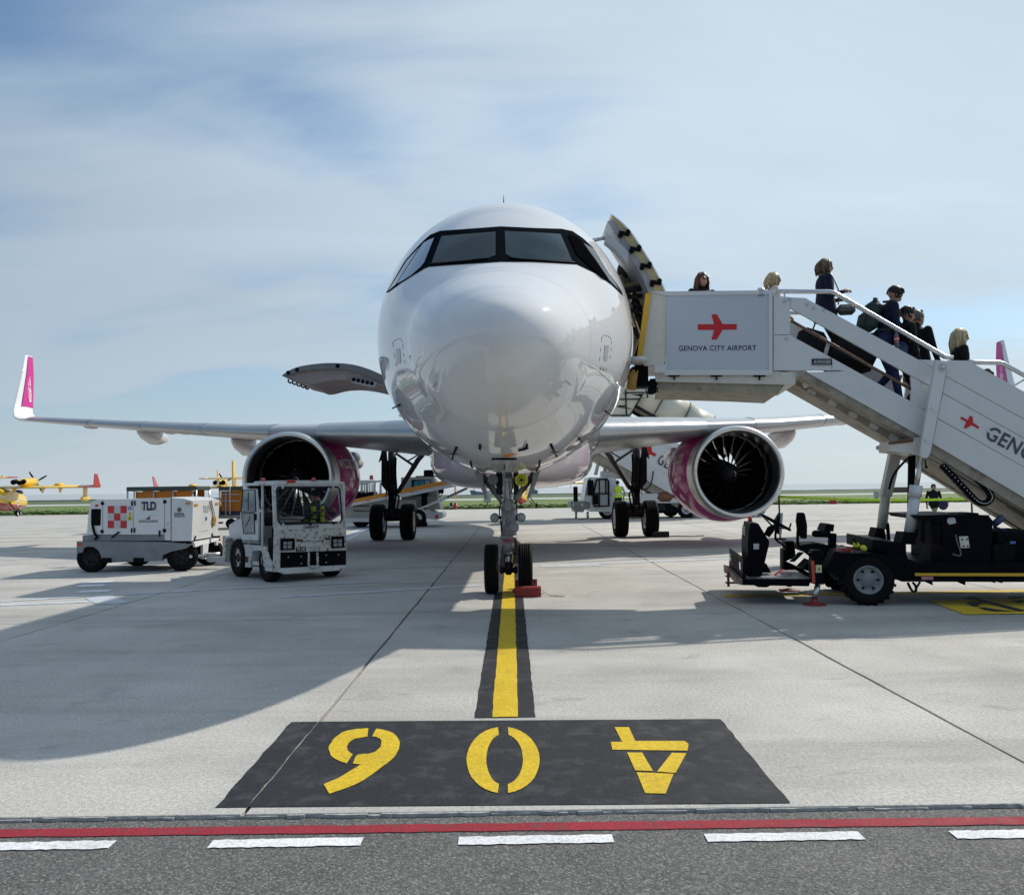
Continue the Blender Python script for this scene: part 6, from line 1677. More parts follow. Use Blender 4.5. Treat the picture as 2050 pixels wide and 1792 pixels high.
PB('chassis', [(715, 1310), (1900, 1310), (1900, 1400), (1690, 1425), (1250, 1440), (715, 1440)], TY + .1, 2.0, BLACK)
PB('tank', [(1250, 1325), (1330, 1320), (1335, 1400), (1260, 1410)], TY + .02, .3, DARKM)
for x, Y in ((1597, TY + .15), (590, TY + .15), (1400, TY + 2.0), (590, TY + 2.0), (1597, TY + 2.0)):
    q = W(*k21(x, 1418), Y); wheel(st2, (q.x, Y, .42), .42, .3, axis=(0, 1, 0), grooves=2, rim_mat=STEEL)
b = MB(); b.ball(W(*k21(1315, 1240), TY + .3), (.7, .4, .35), 10); b.build('hose_pile', mat('brown_hose', (.16, .07, .035), .8, var=.5, scale=8), st2)
for x in (192, 340, 1730):
    b = MB(); q = W(*k21(x, 1420), TY + .2); b.cyl(q, (q.x, q.y, 0.02), .06, n=10); b.cyl((q.x, q.y, 0), (q.x, q.y, .03), .14, n=12); b.build('stabiliser', STEEL, st2)
# stair flight
sd = Vector((W(*k21(1470, 930), TY) - W(*k21(1140, 745), TY))).normalized(); su = Vector((-sd.z, 0, sd.x))
o_ = W(*k21(1140, 745), TY)
def SP(a, h, y=0.0): return o_ + sd * a + su * h + Vector((0, y, 0))
HI, LO = -3.6, 6.2
for nm, h0, h1 in (('side_panel', 1.35, .92), ('side_panel', .91, -.28), ('side_panel', -.29, -1.0)):
    for yy in (0, 2.0):
        b = MB(); b.slab([SP(HI, h0, yy), SP(LO, h0, yy), SP(LO, h1, yy), SP(HI, h1, yy)], (0, .07, 0)); b.build(nm, PANEL, st2)
b = MB(); lettering(b, 'GENOVA CITY AIRPORT', lambda a, q: SP(.35 + 5.8 * a, -.02 + .50 * q, -.02), bold=.02, spacing=1.08); b.build('lettering', MATS['slate_print'], st2)
b = MB(); b.slab([SP(-.75, .38, -.02), SP(-.75, .18, -.02), SP(-.45, .18, -.02), SP(-.5, -.1, -.02), SP(-.3, -.1, -.02), SP(-.1, .2, -.02), SP(.15, .2, -.02), SP(.15, .36, -.02), SP(-.1, .36, -.02), SP(-.3, .65, -.02), SP(-.5, .65, -.02), SP(-.42, .38, -.02)], (0, .01, 0)); b.build('aircraft_emblem', LOGO, st2)
b = MB(); b.slab([SP(HI, -1.0, .1), SP(LO, -1.0, .1), SP(LO, -1.5, .1), SP(HI, -1.35, .1)], (0, 1.85, 0)); b.build('stair_soffit', BEAM, st2)
# canopy: vaulted translucent cover in segments
CANV = mat('canopy_cream', (0.62, 0.58, 0.46), 0.4, var=.06, scale=.6, coat=.3)
prof = [(0.0, 1.95), (-.10, 2.5), (-.04, 2.95), (.25, 3.35), (.7, 3.55), (1.3, 3.55), (1.8, 3.3), (2.1, 2.9), (2.17, 2.4), (2.1, 1.95)]
segs = [-3.4, -2.2, -.9, .5, 1.9, 3.3]
for a, c in zip(segs[:-1], segs[1:]):
    b = MB(); rings = [[SP(t, h, y) for y, h in prof] + [SP(t, h - .05 * (1 if h > 2.2 else 0), y + (.05 if y < 1 else -.05)) for y, h in prof[::-1]] for t in (a + .015, c - .015)]
    b.loft(rings); b.build('canopy_panel', CANV, st2)
for yy in (-.03, 2.0):
    b = MB(); b.slab([SP(-3.4, 2.0, yy), SP(LO - 3, 2.0, yy), SP(LO - 3, 1.85, yy), SP(-3.4, 1.85, yy)], (0, .1, 0)); b.build('canopy_rail', GREYP if 0 else DARKM, st2)
for t in segs[1:-1]:
    b = MB(); b.tube([SP(t, h + .02, y - (.015 if y < 1 else -.015)) for y, h in prof], .018, 5); b.build('canopy_rib', DARKM, st2)
# head of the stairs: hood behind the nose
for P in ([(820, 195), (1085, 185), (1105, 240), (1110, 305), (820, 250)], [(780, 262), (1040, 258), (1000, 320), (770, 320)], [(745, 335), (1000, 330), (935, 445), (700, 410)], [(690, 420), (925, 460), (882, 528), (640, 530)]):
    PB('hood_panel', P, TY - .25, 2.7, CANV, None, kB)
b = MB()
for P in ([(815, 240), (1108, 238)], [(770, 325), (1005, 322)], [(728, 412), (830, 412)], [(640, 530), (885, 530)], [(1045, 255), (885, 530)], [(825, 200), (838, 530)], [(1090, 185), (1110, 305)]):
    b.tube([W(*kB(*p), TY - .3) for p in P], .035, 5)
b.build('hood_frame', DARKM, st2)
PB('bridge_deck', [(560, 545), (900, 545), (900, 600), (540, 620)], TY, 2.3, BEAM, None, kB)
b = MB()
for s_ in ((500, 700, 440, 950), (540, 700, 570, 960), (630, 730, 700, 960), (760, 700, 690, 960), (720, 720, 640, 930)):
    b.tube([W(*k21(s_[0], s_[1]), TY + .8), W(*k21(s_[2], s_[3]), TY + .8)], .09, 8)
b.box(W(*k21(670, 950), TY + .8), (1.3, .5, .4), b=.05)
b.build('lift_frame', PANEL, st2)
b = MB(); b.tube([W(*k21(*p), TY - .1) for p in catm([(1180, 900), (1165, 1010), (1130, 1100), (1060, 1130), (1000, 1090)])], .03, 6); b.build('cable', DARKM, st2)

# ================================================================== belt loader and the vehicles behind the left wing
bl = thing('belt_loader', 'white belt loader with orange edged conveyor raised towards the aircraft hold', 'belt loader', (-4.5, 34, 0))
BY = 33.0
LGREY = mat('loader_grey', (0.36, 0.355, 0.33), 0.5, var=.08, scale=1.5)
def PX(name, pts, Y, d, m, parent=None, conv=kM):
    b = MB(); b.slab([W(*conv(*p), Y) for p in pts], (0, d, 0)); return b.build(name, m, parent if parent is not None else bl)
ORR = mat('orange_rail', (0.58, 0.22, 0.015), 0.5, var=.1)
bm_ = PX('conveyor', [(165, 755), (1890, 410), (2060, 440), (2060, 455), (1100, 650), (760, 700), (170, 815)], BY, 1.1, PANEL)
for yy in (BY - .06, BY + 1.1):
    PX('side_rail', [(170, 722), (1850, 372), (1895, 395), (1890, 432), (175, 765)], yy, .06, ORR, bm_)
for x, y in ((520, 660), (1190, 525), (1860, 385), (760, 610)): PX('rail_bracket', [(x - 28, y), (x + 28, y - 8), (x + 28, y + 52), (x - 28, y + 58)], BY - .09, .03, ORR, bm_)
PX('belt', [(175, 735), (1850, 385), (1850, 392), (175, 745)], BY + .06, 1.0, BLACK, bm_)
cb = PX('cab', [(1030, 358), (1500, 345), (1545, 400), (1570, 560), (1640, 850), (1030, 860)], BY + 1.3, 1.4, GREYP if 0 else LGREY)
PX('window', [(1190, 395), (1485, 392), (1505, 640), (1195, 648)], BY + 1.27, .03, BLACK, cb)
PX('window_pane', [(1225, 420), (1300, 410), (1300, 640), (1228, 640)], BY + 1.25, .02, mat('teal_glass', (.05, .28, .27), .1, coat=.6), cb)
PX('window_pane', [(1310, 412), (1385, 408), (1385, 632), (1310, 636)], BY + 1.25, .02, MATS['teal_glass'], cb)
PX('window_pane', [(1395, 404), (1475, 402), (1480, 470), (1395, 480)], BY + 1.25, .02, LG, cb)
PX('window_pane', [(1450, 590), (1500, 565), (1518, 585), (1518, 625), (1450, 640)], BY + 1.25, .02, LG, cb)
PX('front_glass', [(1570, 555), (1590, 560), (1640, 690), (1610, 670)], BY + 1.27, .03, LG, cb)
b = MB(); b.box(W(*kM(1455, 300), BY + 1.6), (.42, .3, .32), b=.04); b.box(W(*kM(1420, 342), BY + 1.6), (.9, .4, .05)); b.tube([W(*kM(1490, 270), BY + 1.6), W(*kM(1505, 265), BY + 1.6)], .06, 6); b.build('work_lamp', BLACK, cb)
PX('base', [(1265, 850), (1440, 848), (1590, 908), (1650, 885), (1678, 925), (1672, 980), (1590, 1008), (1310, 1000), (1270, 930)], BY + .9, 1.6, PANEL)
PX('tail_lamp', [(1553, 935), (1600, 932), (1600, 985), (1553, 982)], BY + .88, .03, MATS['reflector_red'])
PX('rear_body', [(170, 785), (540, 700), (1260, 700), (1260, 1000), (170, 1005)], BY + .8, 1.6, LGREY)
PX('lower_strip', [(175, 985), (560, 980), (560, 1040), (175, 1040)], BY + .75, 1.7, PANEL)
for r_ in range(2):
    for i in range(5): PX('vent_slot', [(300 + i * 50, 790 + r_ * 75), (340 + i * 50, 785 + r_ * 75), (340 + i * 50, 802 + r_ * 75), (300 + i * 50, 806 + r_ * 75)], BY + .78, .02, DARKM)
sb = MB(); sb.slab([W(*kM(*p), BY + .3) for p in [(1270, 845), (1740, 640), (2060, 495), (2060, 535), (1750, 685), (1320, 850)]], (0, .12, 0)); strut = sb.build('lift_strut', PANEL, bl)
for k in range(8):
    x = 1745 + k * 38; y = 652 - k * 17.5
    PX('hazard_stripe', [(x, y - 8), (x + 20, y - 16), (x + 16, y + 12), (x - 4, y + 20)], BY + .28, .02, BLACK, strut)
b = MB(); b.box(W(*kM(1388, 675), BY + .7), (.26, .12, .70), b=.05); b.tube([W(*kM(1400, 740), BY + .7), W(*kM(1402, 850), BY + .9)], .025, 6); b.build('mirror', BLACK, bl)
b = MB(); b.box(W(*kM(1643, 562), BY + 1), (.24, .1, .24), b=.04); b.tube([W(*kM(1640, 590), BY + 1), W(*kM(1670, 600), BY + 1), W(*kM(1625, 660), BY + 1.2)], .02, 6); b.build('mirror', BLACK, bl)
for x, Y in ((1290, BY + 1.0), (1290, BY + 2.4), (420, BY + 1.0), (420, BY + 2.4)):
    q = W(*kM(x, 1030), Y); wheel(bl, (q.x, Y, .38), .38, .25, axis=(0, 1, 0), grooves=2, rim_mat=DARKM)
b = MB(); b.box(W(*kM(1380, 1075), BY + 1), (.3, .2, .2), b=.05); b.build('tow_hook', BLACK, bl)
# baggage tractor with barred windows
bt = thing('baggage_tractor', 'white airport tractor with barred windows parked beyond the left main wheels', 'baggage tractor', (-9.3, 41, 0))
HY = 40.0
PX('body', [(235, 700), (230, 640), (740, 600), (745, 640), (1000, 640), (1000, 1020), (235, 1020)], HY, 1.6, LGREY, bt)
PX('roof', [(265, 440), (390, 430), (395, 402), (600, 398), (605, 412), (720, 398), (722, 418), (420, 460), (265, 468)], HY, 1.5, mat('pale_roof', (.55, .58, .57), .4), bt)
for x in (268, 425, 508, 625, 718):
    b = MB(); b.tube([W(*kM(x, 440), HY), W(*kM(x - 3, 640), HY)], .06, 6); b.tube([W(*kM(x, 440), HY + 1.4), W(*kM(x - 3, 640), HY + 1.4)], .05, 6); b.build('cab_post', GREYP, bt)
for k in range(5):
    b = MB(); b.tube([W(*kM(430, 470 + k * 28), HY), W(*kM(622, 466 + k * 28), HY)], .018, 5); b.build('window_bar', DARKM, bt)
for k in range(4):
    b = MB(); b.tube([W(*kM(470 + k * 40, 462), HY), W(*kM(470 + k * 40, 600), HY)], .018, 5); b.build('window_bar', DARKM, bt)
PX('black_cover', [(225, 650), (300, 600), (390, 570), (410, 600), (600, 580), (615, 640), (500, 690), (225, 700)], HY - .1, 1.2, BLACK, bt)
b = MB(); q = W(*kM(575, 390), HY + .5); b.cyl(q, q + Vector((0, 0, .22)), .11, .08, n=12); b.build('beacon', MATS['reflector_red'], bt)
for x in (320, 900):
    q = W(*kM(x, 1000), HY + .2); wheel(bt, (q.x, q.y, .4), .4, .25, axis=(0, 1, 0), grooves=2, rim_mat=DARKM)
b = MB(); q = W(*kT(1045, 540), HY - 3.0); q.z = 0.0
cone_l = thing('traffic_cone', 'small orange cone seen through the tug windscreen', 'traffic cone', q)
b = MB(); b.cyl(q + Vector((0, 0, .03)), q + Vector((0, 0, .9)), .2, .03, n=16); b.build('cone', mat('cone_orange', (.6, .12, .02), .5), cone_l); b = MB(); b.box(q + Vector((0, 0, .015)), (.5, .5, .03)); b.build('base', BLACK, cone_l)

# ================================================================== covered baggage carts
kG = crop(420, 1750, 4.1)
def cart(Y, px, name_label, group='covered baggage carts', inset=.32):
    (x0, x1, ytop, ycur, ybed, ywheel, ncur) = px
    a, c = W(*kG(x0, ytop), Y), W(*kG(x1, ytop), Y)
    zt = (a.z + c.z) / 2; zb = .52
    cart_ = thing('baggage_cart', name_label, 'baggage cart', ((a.x + c.x) / 2, Y + .7, 0), group)
    b = MB(); b.box(((a.x + c.x) / 2, Y + .7, zt - .09), (c.x - a.x, 1.5, .18), b=.03); b.build('roof', mat('dark_green_frame', (.035, .05, .04), .5), cart_)
    for x in (a.x + .04, c.x - .04):
        for yy in (0, 1.42):
            b = MB(); b.tube([(x, Y + yy, zb), (x, Y + yy, zt - .08)], .035, 6); b.build('post', STEEL, cart_)
    for i in range(ncur):
        w = (c.x - a.x - inset * 1.6) / ncur; x = a.x + inset + i * w
        for yy in (.06, 1.36):
            b = MB(); rings = []
            for k in range(9):
                X = x + .02 + (w - .05) * k / 8
                rings.append([Vector((X, Y + yy + .02 * math.sin(k * 2.1), zt - .19 - .02 * math.sin(k * .8))), Vector((X, Y + yy + .03 * math.sin(k * 2.1 + 1), zb + .25))])
            b.loft(rings, closed=False, cap0=False, cap1=False); b.build('curtain', ORANGE, cart_)
    b = MB()
    for i in range(ncur + 1): b.tube([(a.x + .31 + i * (c.x - a.x - .5) / ncur, Y, zb), (a.x + .31 + i * (c.x - a.x - .5) / ncur, Y, zt - .1)], .03, 6)
    struct(b.build('curtain_pole', GREYP, cart_), 'stuff')
    b = MB(); b.box(((a.x + c.x) / 2, Y + .7, zb), (c.x - a.x, 1.45, .14), b=.02); b.build('bed', GPG, cart_)
    for x in (a.x + .5, c.x - .5):
        for yy in (.12, 1.28): wheel(cart_, (x, Y + yy, .22), .22, .13, axis=(0, 1, 0), grooves=1, rim_mat=DARKM)
    return cart_
cart(32.5, (222, 1305, 292, 440, 0, 0, 3), 'empty baggage cart with three orange curtains showing above the power trailer')
c2 = cart(34.5, (1635, 2700, 285, 440, 0, 0, 2), 'orange tarpaulin baggage cart standing just behind the tug', inset=.06)
b = MB(); b.box(W(*kG(1830, 668), 35.0) , (1.4, .8, .45), b=.05); tag(settle(b.build('suitcase', mat('suitcase_navy', (.012, .015, .05), .5))), 'dark blue suitcase lying on the bed of the orange tarpaulin cart', 'suitcase')
b = MB()
for y in (410, 512):
    b.tube([W(*kG(1690, y), 34.45), W(*kG(1960, y + 2), 34.45)], .02, 5)
b.tube([W(*kG(1808, 300), 34.45), W(*kG(1808, 720), 34.45)], .035, 6); b.build('side_bar', GREYP, c2)
b = MB(); b.tube([W(*kG(1500, 855), 35.2), W(*kG(1700, 845), 35.2)], .04, 8); b.build('tow_bar', RUST, c2)

# ================================================================== yellow amphibious aircraft far behind
YEL = mat('aircraft_yellow', (0.72, 0.46, 0.02), 0.35, var=.05, scale=.5, coat=.4)
FRED = mat('aircraft_red', (0.42, 0.012, 0.02), 0.35, var=.05, scale=.5, coat=.4)
def amphibian(u, Y, heading, label):
    base = W(u, 1000, Y); base.z = gz(Y)
    M = Matrix.Translation(base) @ Matrix.Rotation(-heading, 4, 'Z')
    t = thing('amphibious_aircraft', label, 'aircraft', base, 'yellow and red flying boats')
    H = [(-10.2, .25, 3.3, 3.9), (-7, .7, 2.5, 4.3), (-4, 1.1, 1.5, 4.4), (-1, 1.3, .95, 4.4), (2, 1.3, .8, 4.2), (5, 1.25, .8, 3.7), (7.2, .95, 1.0, 3.2), (8.6, .45, 1.5, 2.7), (9.1, .1, 2.0, 2.3)]
    b = MB(M); rings = []
    for y, w, z0, z1 in H:
        h = z1 - z0
        rings.append([Vector((x * w, y, z0 + f * h)) for x, f in ((0, 0), (.75, .18), (1, .3), (1.03, .45), (1, .7), (.8, .93), (.4, 1), (-.4, 1), (-.8, .93), (-1, .7), (-1.03, .45), (-1, .3), (-.75, .18))])
    b.loft(rings)
    for i, f in enumerate(b.f):
        z = sum((M.inverted() @ b.v[k]).z for k in f) / len(f); y = sum((M.inverted() @ b.v[k]).y for k in f) / len(f)
        n = i % 13
        if n in (0, 1, 11, 12): b.m[i] = 1
    b.build('hull', [YEL, FRED], t)
    b = MB(M); b.loft([[Vector((x * (w + .03), y, z0 + (z1 - z0) * (.56 + q))) for x, q in ((1.015, 0), (1.01, .06), (1.0, .06), (1.0, 0))] for y, w, z0, z1 in H[1:7]]); b.loft([[Vector((-x * (w + .03), y, z0 + (z1 - z0) * (.56 + q))) for x, q in ((1.015, 0), (1.01, .06), (1.0, .06), (1.0, 0))] for y, w, z0, z1 in H[1:7]]); b.build('white_stripe', PANEL, t)
    b = MB(M); b.box((0, 5.2, 3.75), (1.9, 1.5, .9), b=.3); b.build('cockpit', GLASS, t)
    for sx in (-1, 1):
        b = MB(M); b.cyl((sx * 1.27, 2.9, 2.1), (sx * 1.33, 2.9, 2.1), .48, n=20); ro = b.build('roundel', PANEL, t)
        b = MB(M); b.cyl((sx * 1.32, 2.9, 2.1), (sx * 1.35, 2.9, 2.1), .22, n=14); b.build('roundel_centre', GPG, ro)
    for sx in (-1, 1):
        b = MB(M); b.loft([[Vector((sx * q.x, q.y, q.z)) for q in [Vector((x, 1.9 - c_.y + 0, 4.55 + .0 + c_.z)) for c_ in foil((0, 0, 0), 3.3, .16, 0)]] for x in (0, 11.6)])
        b.build('wing', YEL, t)
        b = MB(M); b.loft([[Vector((sx * x, 1.9 - c_.y, 4.55 + c_.z)) for c_ in foil((0, 0, 0), 3.3, .155, 0)] for x in (11.62, 14.1)]); b.build('wing_tip', FRED, t)
        b = MB(M); b.slab([(sx * 14.1, 1.9, 4.5), (sx * 14.1, -1.5, 4.5), (sx * 14.35, -1.9, 6.6), (sx * 14.35, -.7, 6.6)], (sx * .1, 0, 0)); b.build('winglet', FRED, t)
        fl_ = MB(M); fl_.slab([(sx * 12.2, 1.2, 4.5), (sx * 12.2, -.4, 4.5), (sx * 12.2, -.2, 2.9), (sx * 12.2, 1.0, 2.9)], (sx * .18, 0, 0)); fl_.ball((sx * 12.3, .6, 2.65), (.45, 2.0, .42), 12); fl_.build('float', YEL, t)
        for x in (2.0, 6.2, 8.8): 
            b = MB(M); b.slab([(sx * x, -1.2, 4.5), (sx * x, .6, 4.5), (sx * x, -.6, 3.6)], (sx * .12, 0, 0)); b.build('flap_hinge', YEL, t)
        b = MB(M); b.ball((sx * 8.3, .8, 4.95), (.7, 1.2, .32), 10); b.build('wing_fairing', YEL, t)
        b = MB(M); b.lathe([(.35, -2.4), (.6, -1.6), (.72, .0), (.75, 2.2), (.62, 3.3), (.25, 3.6)], (sx * 3.35, .6, 5.35), (0, 1, .04), 18); na = b.build('engine_nacelle', YEL, t)
        b = MB(M); b.cyl((sx * 3.9, -1.5, 5.5), (sx * 4.05, -2.35, 5.35), .36, .40, n=14); b.cyl((sx * 2.8, -1.5, 5.5), (sx * 2.65, -2.35, 5.35), .36, .40, n=14); b.build('exhaust', BLACK, na)
        b = MB(M); b.lathe([(.3, 0), (.2, .35), (.02, .6)], (sx * 3.35, 4.1, 5.5), (0, 1, 0), 14); pr_ = b.build('propeller_hub', DARKM, na)
        for k in range(4):
            a = k * math.pi / 2 + .55; dv = Vector((math.cos(a), 0, math.sin(a))); c0 = Vector((sx * 3.35, 4.35, 5.5)); pv = Vector((-dv.z, .35, dv.x)).normalized()
            b = MB(M); b.slab([c0 + dv * .2 - pv * .08, c0 + dv * 1.2 - pv * .17, c0 + dv * 1.95 - pv * .1, c0 + dv * 1.95 + pv * .1, c0 + dv * 1.2 + pv * .17, c0 + dv * .2 + pv * .08], (0, .05, 0)); b.build('propeller_blade', BLACK, na)
        b = MB(M); b.tube([(sx * 1.2, -.3, 2.4), (sx * 2.2, -.3, .9)], .09, 8); b.tube([(sx * 1.3, -.3, 1.2), (sx * 2.3, -.3, .6)], .08, 8); b.build('gear_leg', DARKM, t)
        wheel(t, M @ Vector((sx * 2.5, -.3, .5)), .5, .32, axis=M.to_3x3() @ Vector((1, 0, 0)), grooves=1, rim_mat=STEEL)
        b = MB(M); b.loft([[Vector((sx * x, -8.6 - c_.y + d_, 6.0 + c_.z)) for c_ in foil((0, 0, 0), c, .12, 0)] for x, c, d_ in ((.1, 2.6, 1.3), (4.6, 2.2, 1.1))]); b.loft([[Vector((sx * x, -8.6 - c_.y + d_, 6.0 + c_.z)) for c_ in foil((0, 0, 0), c, .12, 0)] for x, c, d_ in ((4.6, 2.2, 1.1), (5.6, 1.6, .9))], mi=1); b.build('tailplane', [YEL, FRED], t)
        b = MB(M); b.slab([(sx * 2.6, -7.4, 4.8), (sx * 2.6, -9.0, 4.8), (sx * 2.6, -9.2, 7.4), (sx * 2.6, -8.2, 7.4)], (sx * .12, 0, 0)); b.build('tail_finlet', YEL, t)
    b = MB(M); b.slab([(-.12, -4.5, 4.0), (-.12, -10.3, 3.6), (-.12, -11.0, 8.9), (-.12, -9.0, 9.0)], (.24, 0, 0)); b.build('fin', YEL, t)
    wheel(t, M @ Vector((.22, 6.6, .33)), .33, .2, axis=M.to_3x3() @ Vector((1, 0, 0)), grooves=1, rim_mat=STEEL); wheel(t, M @ Vector((-.22, 6.6, .33)), .33, .2, axis=M.to_3x3() @ Vector((1, 0, 0)), grooves=1, rim_mat=STEEL)
    b = MB(M); b.tube([(0, 6.5, 1.1), (0, 6.6, .33)], .1, 8); b.build('nose_leg', DARKM, t)
    return t
amphibian(2, 126, R(-10), 'yellow and red flying boat cut off by the left edge, right propeller raised')
amphibian(482, 142, R(-12), 'yellow flying boat half hidden behind the left engine and the orange cart')
amphibian(1046, 145, R(183), 'yellow flying boat with red keel seen under the airliner belly behind the nose gear')

# ================================================================== ship, fence, posts, tape, small things in the distance
kS = crop(1700, 1780, 2050 / 540)
SHIPB = mat('ship_haze_blue', (0.17, 0.22, 0.26), 0.6, var=.08, scale=.05)  # distance haze is mixed into the ship's paint colours
ship = thing('tanker_ship', 'hazy blue grey tanker lying beyond the breakwater', 'ship', W(*kS(700, 260), 800))
def PS(name, pts, Y, d, m):
    b = MB(); b.slab([W(*kS(*p), Y) for p in pts], (0, d, 0)); return b.build(name, m, ship)
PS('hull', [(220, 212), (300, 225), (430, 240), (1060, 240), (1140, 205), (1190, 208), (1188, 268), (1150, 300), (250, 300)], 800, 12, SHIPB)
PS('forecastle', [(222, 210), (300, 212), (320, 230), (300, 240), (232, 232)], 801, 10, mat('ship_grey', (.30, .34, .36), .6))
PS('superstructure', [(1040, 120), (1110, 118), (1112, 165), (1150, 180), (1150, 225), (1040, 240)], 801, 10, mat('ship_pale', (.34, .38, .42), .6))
for x, y in ((455, 205), (480, 195), (510, 205), (270, 170), (640, 205), (560, 212), (800, 200), (930, 205)):
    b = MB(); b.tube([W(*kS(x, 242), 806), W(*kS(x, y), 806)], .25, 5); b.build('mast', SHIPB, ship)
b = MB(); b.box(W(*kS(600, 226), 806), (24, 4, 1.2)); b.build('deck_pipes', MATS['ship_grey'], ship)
# wire fence along the verge: posts as parts, wires joined
fe_ = thing('wire_fence', 'thin grey wire fence with posts in front of the grass verge', 'fence', (0, 153, -2.42))
pm = None
for k in range(-34, 35):
    if pm is None:
        b = MB(); b.box((k * 3.6, 153, -2.42 + .65), (.06, .06, 1.3)); o0 = b.build('post', mat('fence_grey', (.13, .14, .12), .8), fe_); pm = o0; k0 = k
    else:
        o = pm.copy(); COL.objects.link(o); o.parent = fe_; o.location = ((k - k0) * 3.6, 0, 0)
b = MB()
for z in (.3, .8, 1.35): b.tube([(-124, 153, -2.42 + z), (124, 153, -2.42 + z)], .012, 4)
struct(b.build('wire', MATS['fence_grey'], fe_), 'stuff')
# bright tape across the right background
ta, tb = W(1560, 994.2, 23), W(1946, 998.5, 23)
tp = thing('barrier_tape', 'bright lime barrier tape stretched across the apron behind the stairs', 'barrier tape', ((ta.x + tb.x) / 2, 23, 0))
LIME = mat('lime_tape', (.42, .68, .01), .5, var=.03)
b = MB(); n = 24; A_ = []
for k in range(n + 1):
    q = ta.lerp(tb, k / n) + Vector((0, 0, -.07 * math.sin(math.pi * k / n))); A_.append(q)
b.loft([[q + Vector((0, 0, .034)), q + Vector((0, .004, .034)), q + Vector((0, .004, -.034)), q + Vector((0, 0, -.034))] for q in A_]); b.build('tape', LIME, tp)
for q in (ta, tb):
    b = MB(); b.tube([(q.x, 23.03, 0), (q.x, 23.03, q.z + .1)], .025, 8); b.cyl((q.x, 23.03, 0), (q.x, 23.03, .05), .16, n=16); b.build('post', DARKM, tp)
# pairs of red fire points at the apron edge
for u, v, l in ((1269, 1016, 'leftmost red hydrant post on the apron edge left of the nose gear'), (1253, 1016, 'dark hydrant post with white band beside the red one left of the nose gear'), (1676, 1006, 'left one of two red posts at the grass edge beyond the right engine'), (1692, 1006, 'right one of two red posts at the grass edge beyond the right engine')):
    u2 = u * .53483 if u < 1000 else u
    if u in (1269, 1253): u2, v2 = kM(1867 if u == 1269 else 1803, 830)
    else: u2, v2 = k3b(465 if u == 1676 else 498, 1185)
    Y = 150; q = W(u2, v2, Y); q.z = gz(Y)
    t_ = thing('hydrant_post', l, 'hydrant', q)
    b = MB(); b.cyl(q, q + Vector((0, 0, 1.05)), .34, .30, n=14); b.ball(q + Vector((0, 0, 1.08)), (.31, .31, .26), 12); b.build('barrel', FRED if u != 1253 else DARKM, t_)
    b = MB(); b.cyl(q + Vector((0, 0, .35)), q + Vector((0, 0, .6)), .35, n=14); b.build('band', PANEL if u == 1253 else FRED, t_)
q = W(*k3b(1010, 1112), 300); q.z = -2.4
b = MB(); b.box(q + Vector((0, 0, 1.1)), (11, 2, 2.0), b=.1); tag(settle(b.build('low_shed', mat('shed_brown', (.09, .07, .05), .8))), 'long low brown shed far off on the green strip', 'shed')
for cv, x, y, h, w in ((k3b, 838, 1138, 2.2, 1.1), (kS, 472, 400, 3.0, 1.7)):
    q = W(*cv(x, y), 180); q.z = -2.42
    t_ = thing('marker_box', 'grey marker box on the grass ' + ('beyond the right engine' if cv is k3b else 'seen left of the nose gear'), 'marker box', q)
    b = MB(); b.box(q + Vector((0, 0, h * .6)), (w, .6, h * .75), b=.08); b.build('box', GREYP, t_)
    b = MB(); b.cyl(q, q + Vector((0, 0, h * .3)), .12, n=8); b.build('stand', DARKM, t_)
q = W(*k3b(1985, 1300), 38); q.z = 0
gc = thing('grey_cabinet', 'grey box cabinet on feet at the right edge of the apron', 'cabinet', (q.x + 1.1, 38.5, 0))
b = MB(); b.box((q.x + 1.15, 38.6, 1.0), (2.3, 1.4, 1.75), b=.03); b.build('cabinet', mat('cabinet_grey', (.30, .31, .34), .6, var=.08), gc)
for dx in (.15, 1.1, 2.1):
    b = MB(); b.box((q.x + dx, 38.2, .06), (.22, .2, .12)); b.build('foot', BLACK, gc)
q = W(*k3b(1683, 1070), 170); q.z = -2.42
sp_ = thing('signal_post', 'thin dark signal post in the grass seen through the drag chain', 'post', q)
b = MB(); b.cyl(q, q + Vector((0, 0, 4.2)), .12, n=8); b.build('pole', DARKM, sp_)
b = MB(); b.box(q + Vector((0, 0, 3.3)), (.5, .3, .9)); b.build('lamp_head', DARKM, sp_)

# ================================================================== people
def cloth(name, col, r=.85): return mat('cloth_' + name, col, r, var=.18, scale=7, spec=.2)
SK = mat('skin', (.36, .20, .145), .55, var=.06, scale=9, spec=.3)
C_BLACK = cloth('black', (.008, .008, .010)); C_NAVY = cloth('navy', (.010, .013, .032)); C_DENIM = cloth('denim', (.018, .030, .085)); C_GREY = cloth('grey', (.06, .07, .085))
C_KHAKI = cloth('khaki', (.26, .25, .13)); C_TAN = cloth('tan', (.26, .20, .12)); C_CREAM = cloth('cream', (.50, .46, .40)); C_VEST = mat('hi_vis_vest', (.50, .72, .02), .6, var=.06); C_LILAC = cloth('lilac', (.34, .36, .50))
H_BLOND = mat('hair_blond', (.40, .30, .17), .5, var=.35, scale=40, spec=.3); H_BROWN = mat('hair_brown', (.075, .045, .025), .5, var=.3, scale=40, spec=.3); H_DARK = mat('hair_dark', (.010, .008, .007), .5, var=.3, scale=40, spec=.3); H_GREY = mat('hair_grey', (.10, .095, .085), .6, var=.3, scale=40)
H_AUB = mat('hair_auburn', (.07, .025, .018), .45, var=.3, scale=40, spec=.35)
HAIR2 = {'hair_blond': mat('hair_blond_pale', (.58, .47, .30), .45, var=.2, scale=30), 'hair_light_brown': mat('hair_fair_streak', (.15, .10, .055), .45, var=.2, scale=30)}
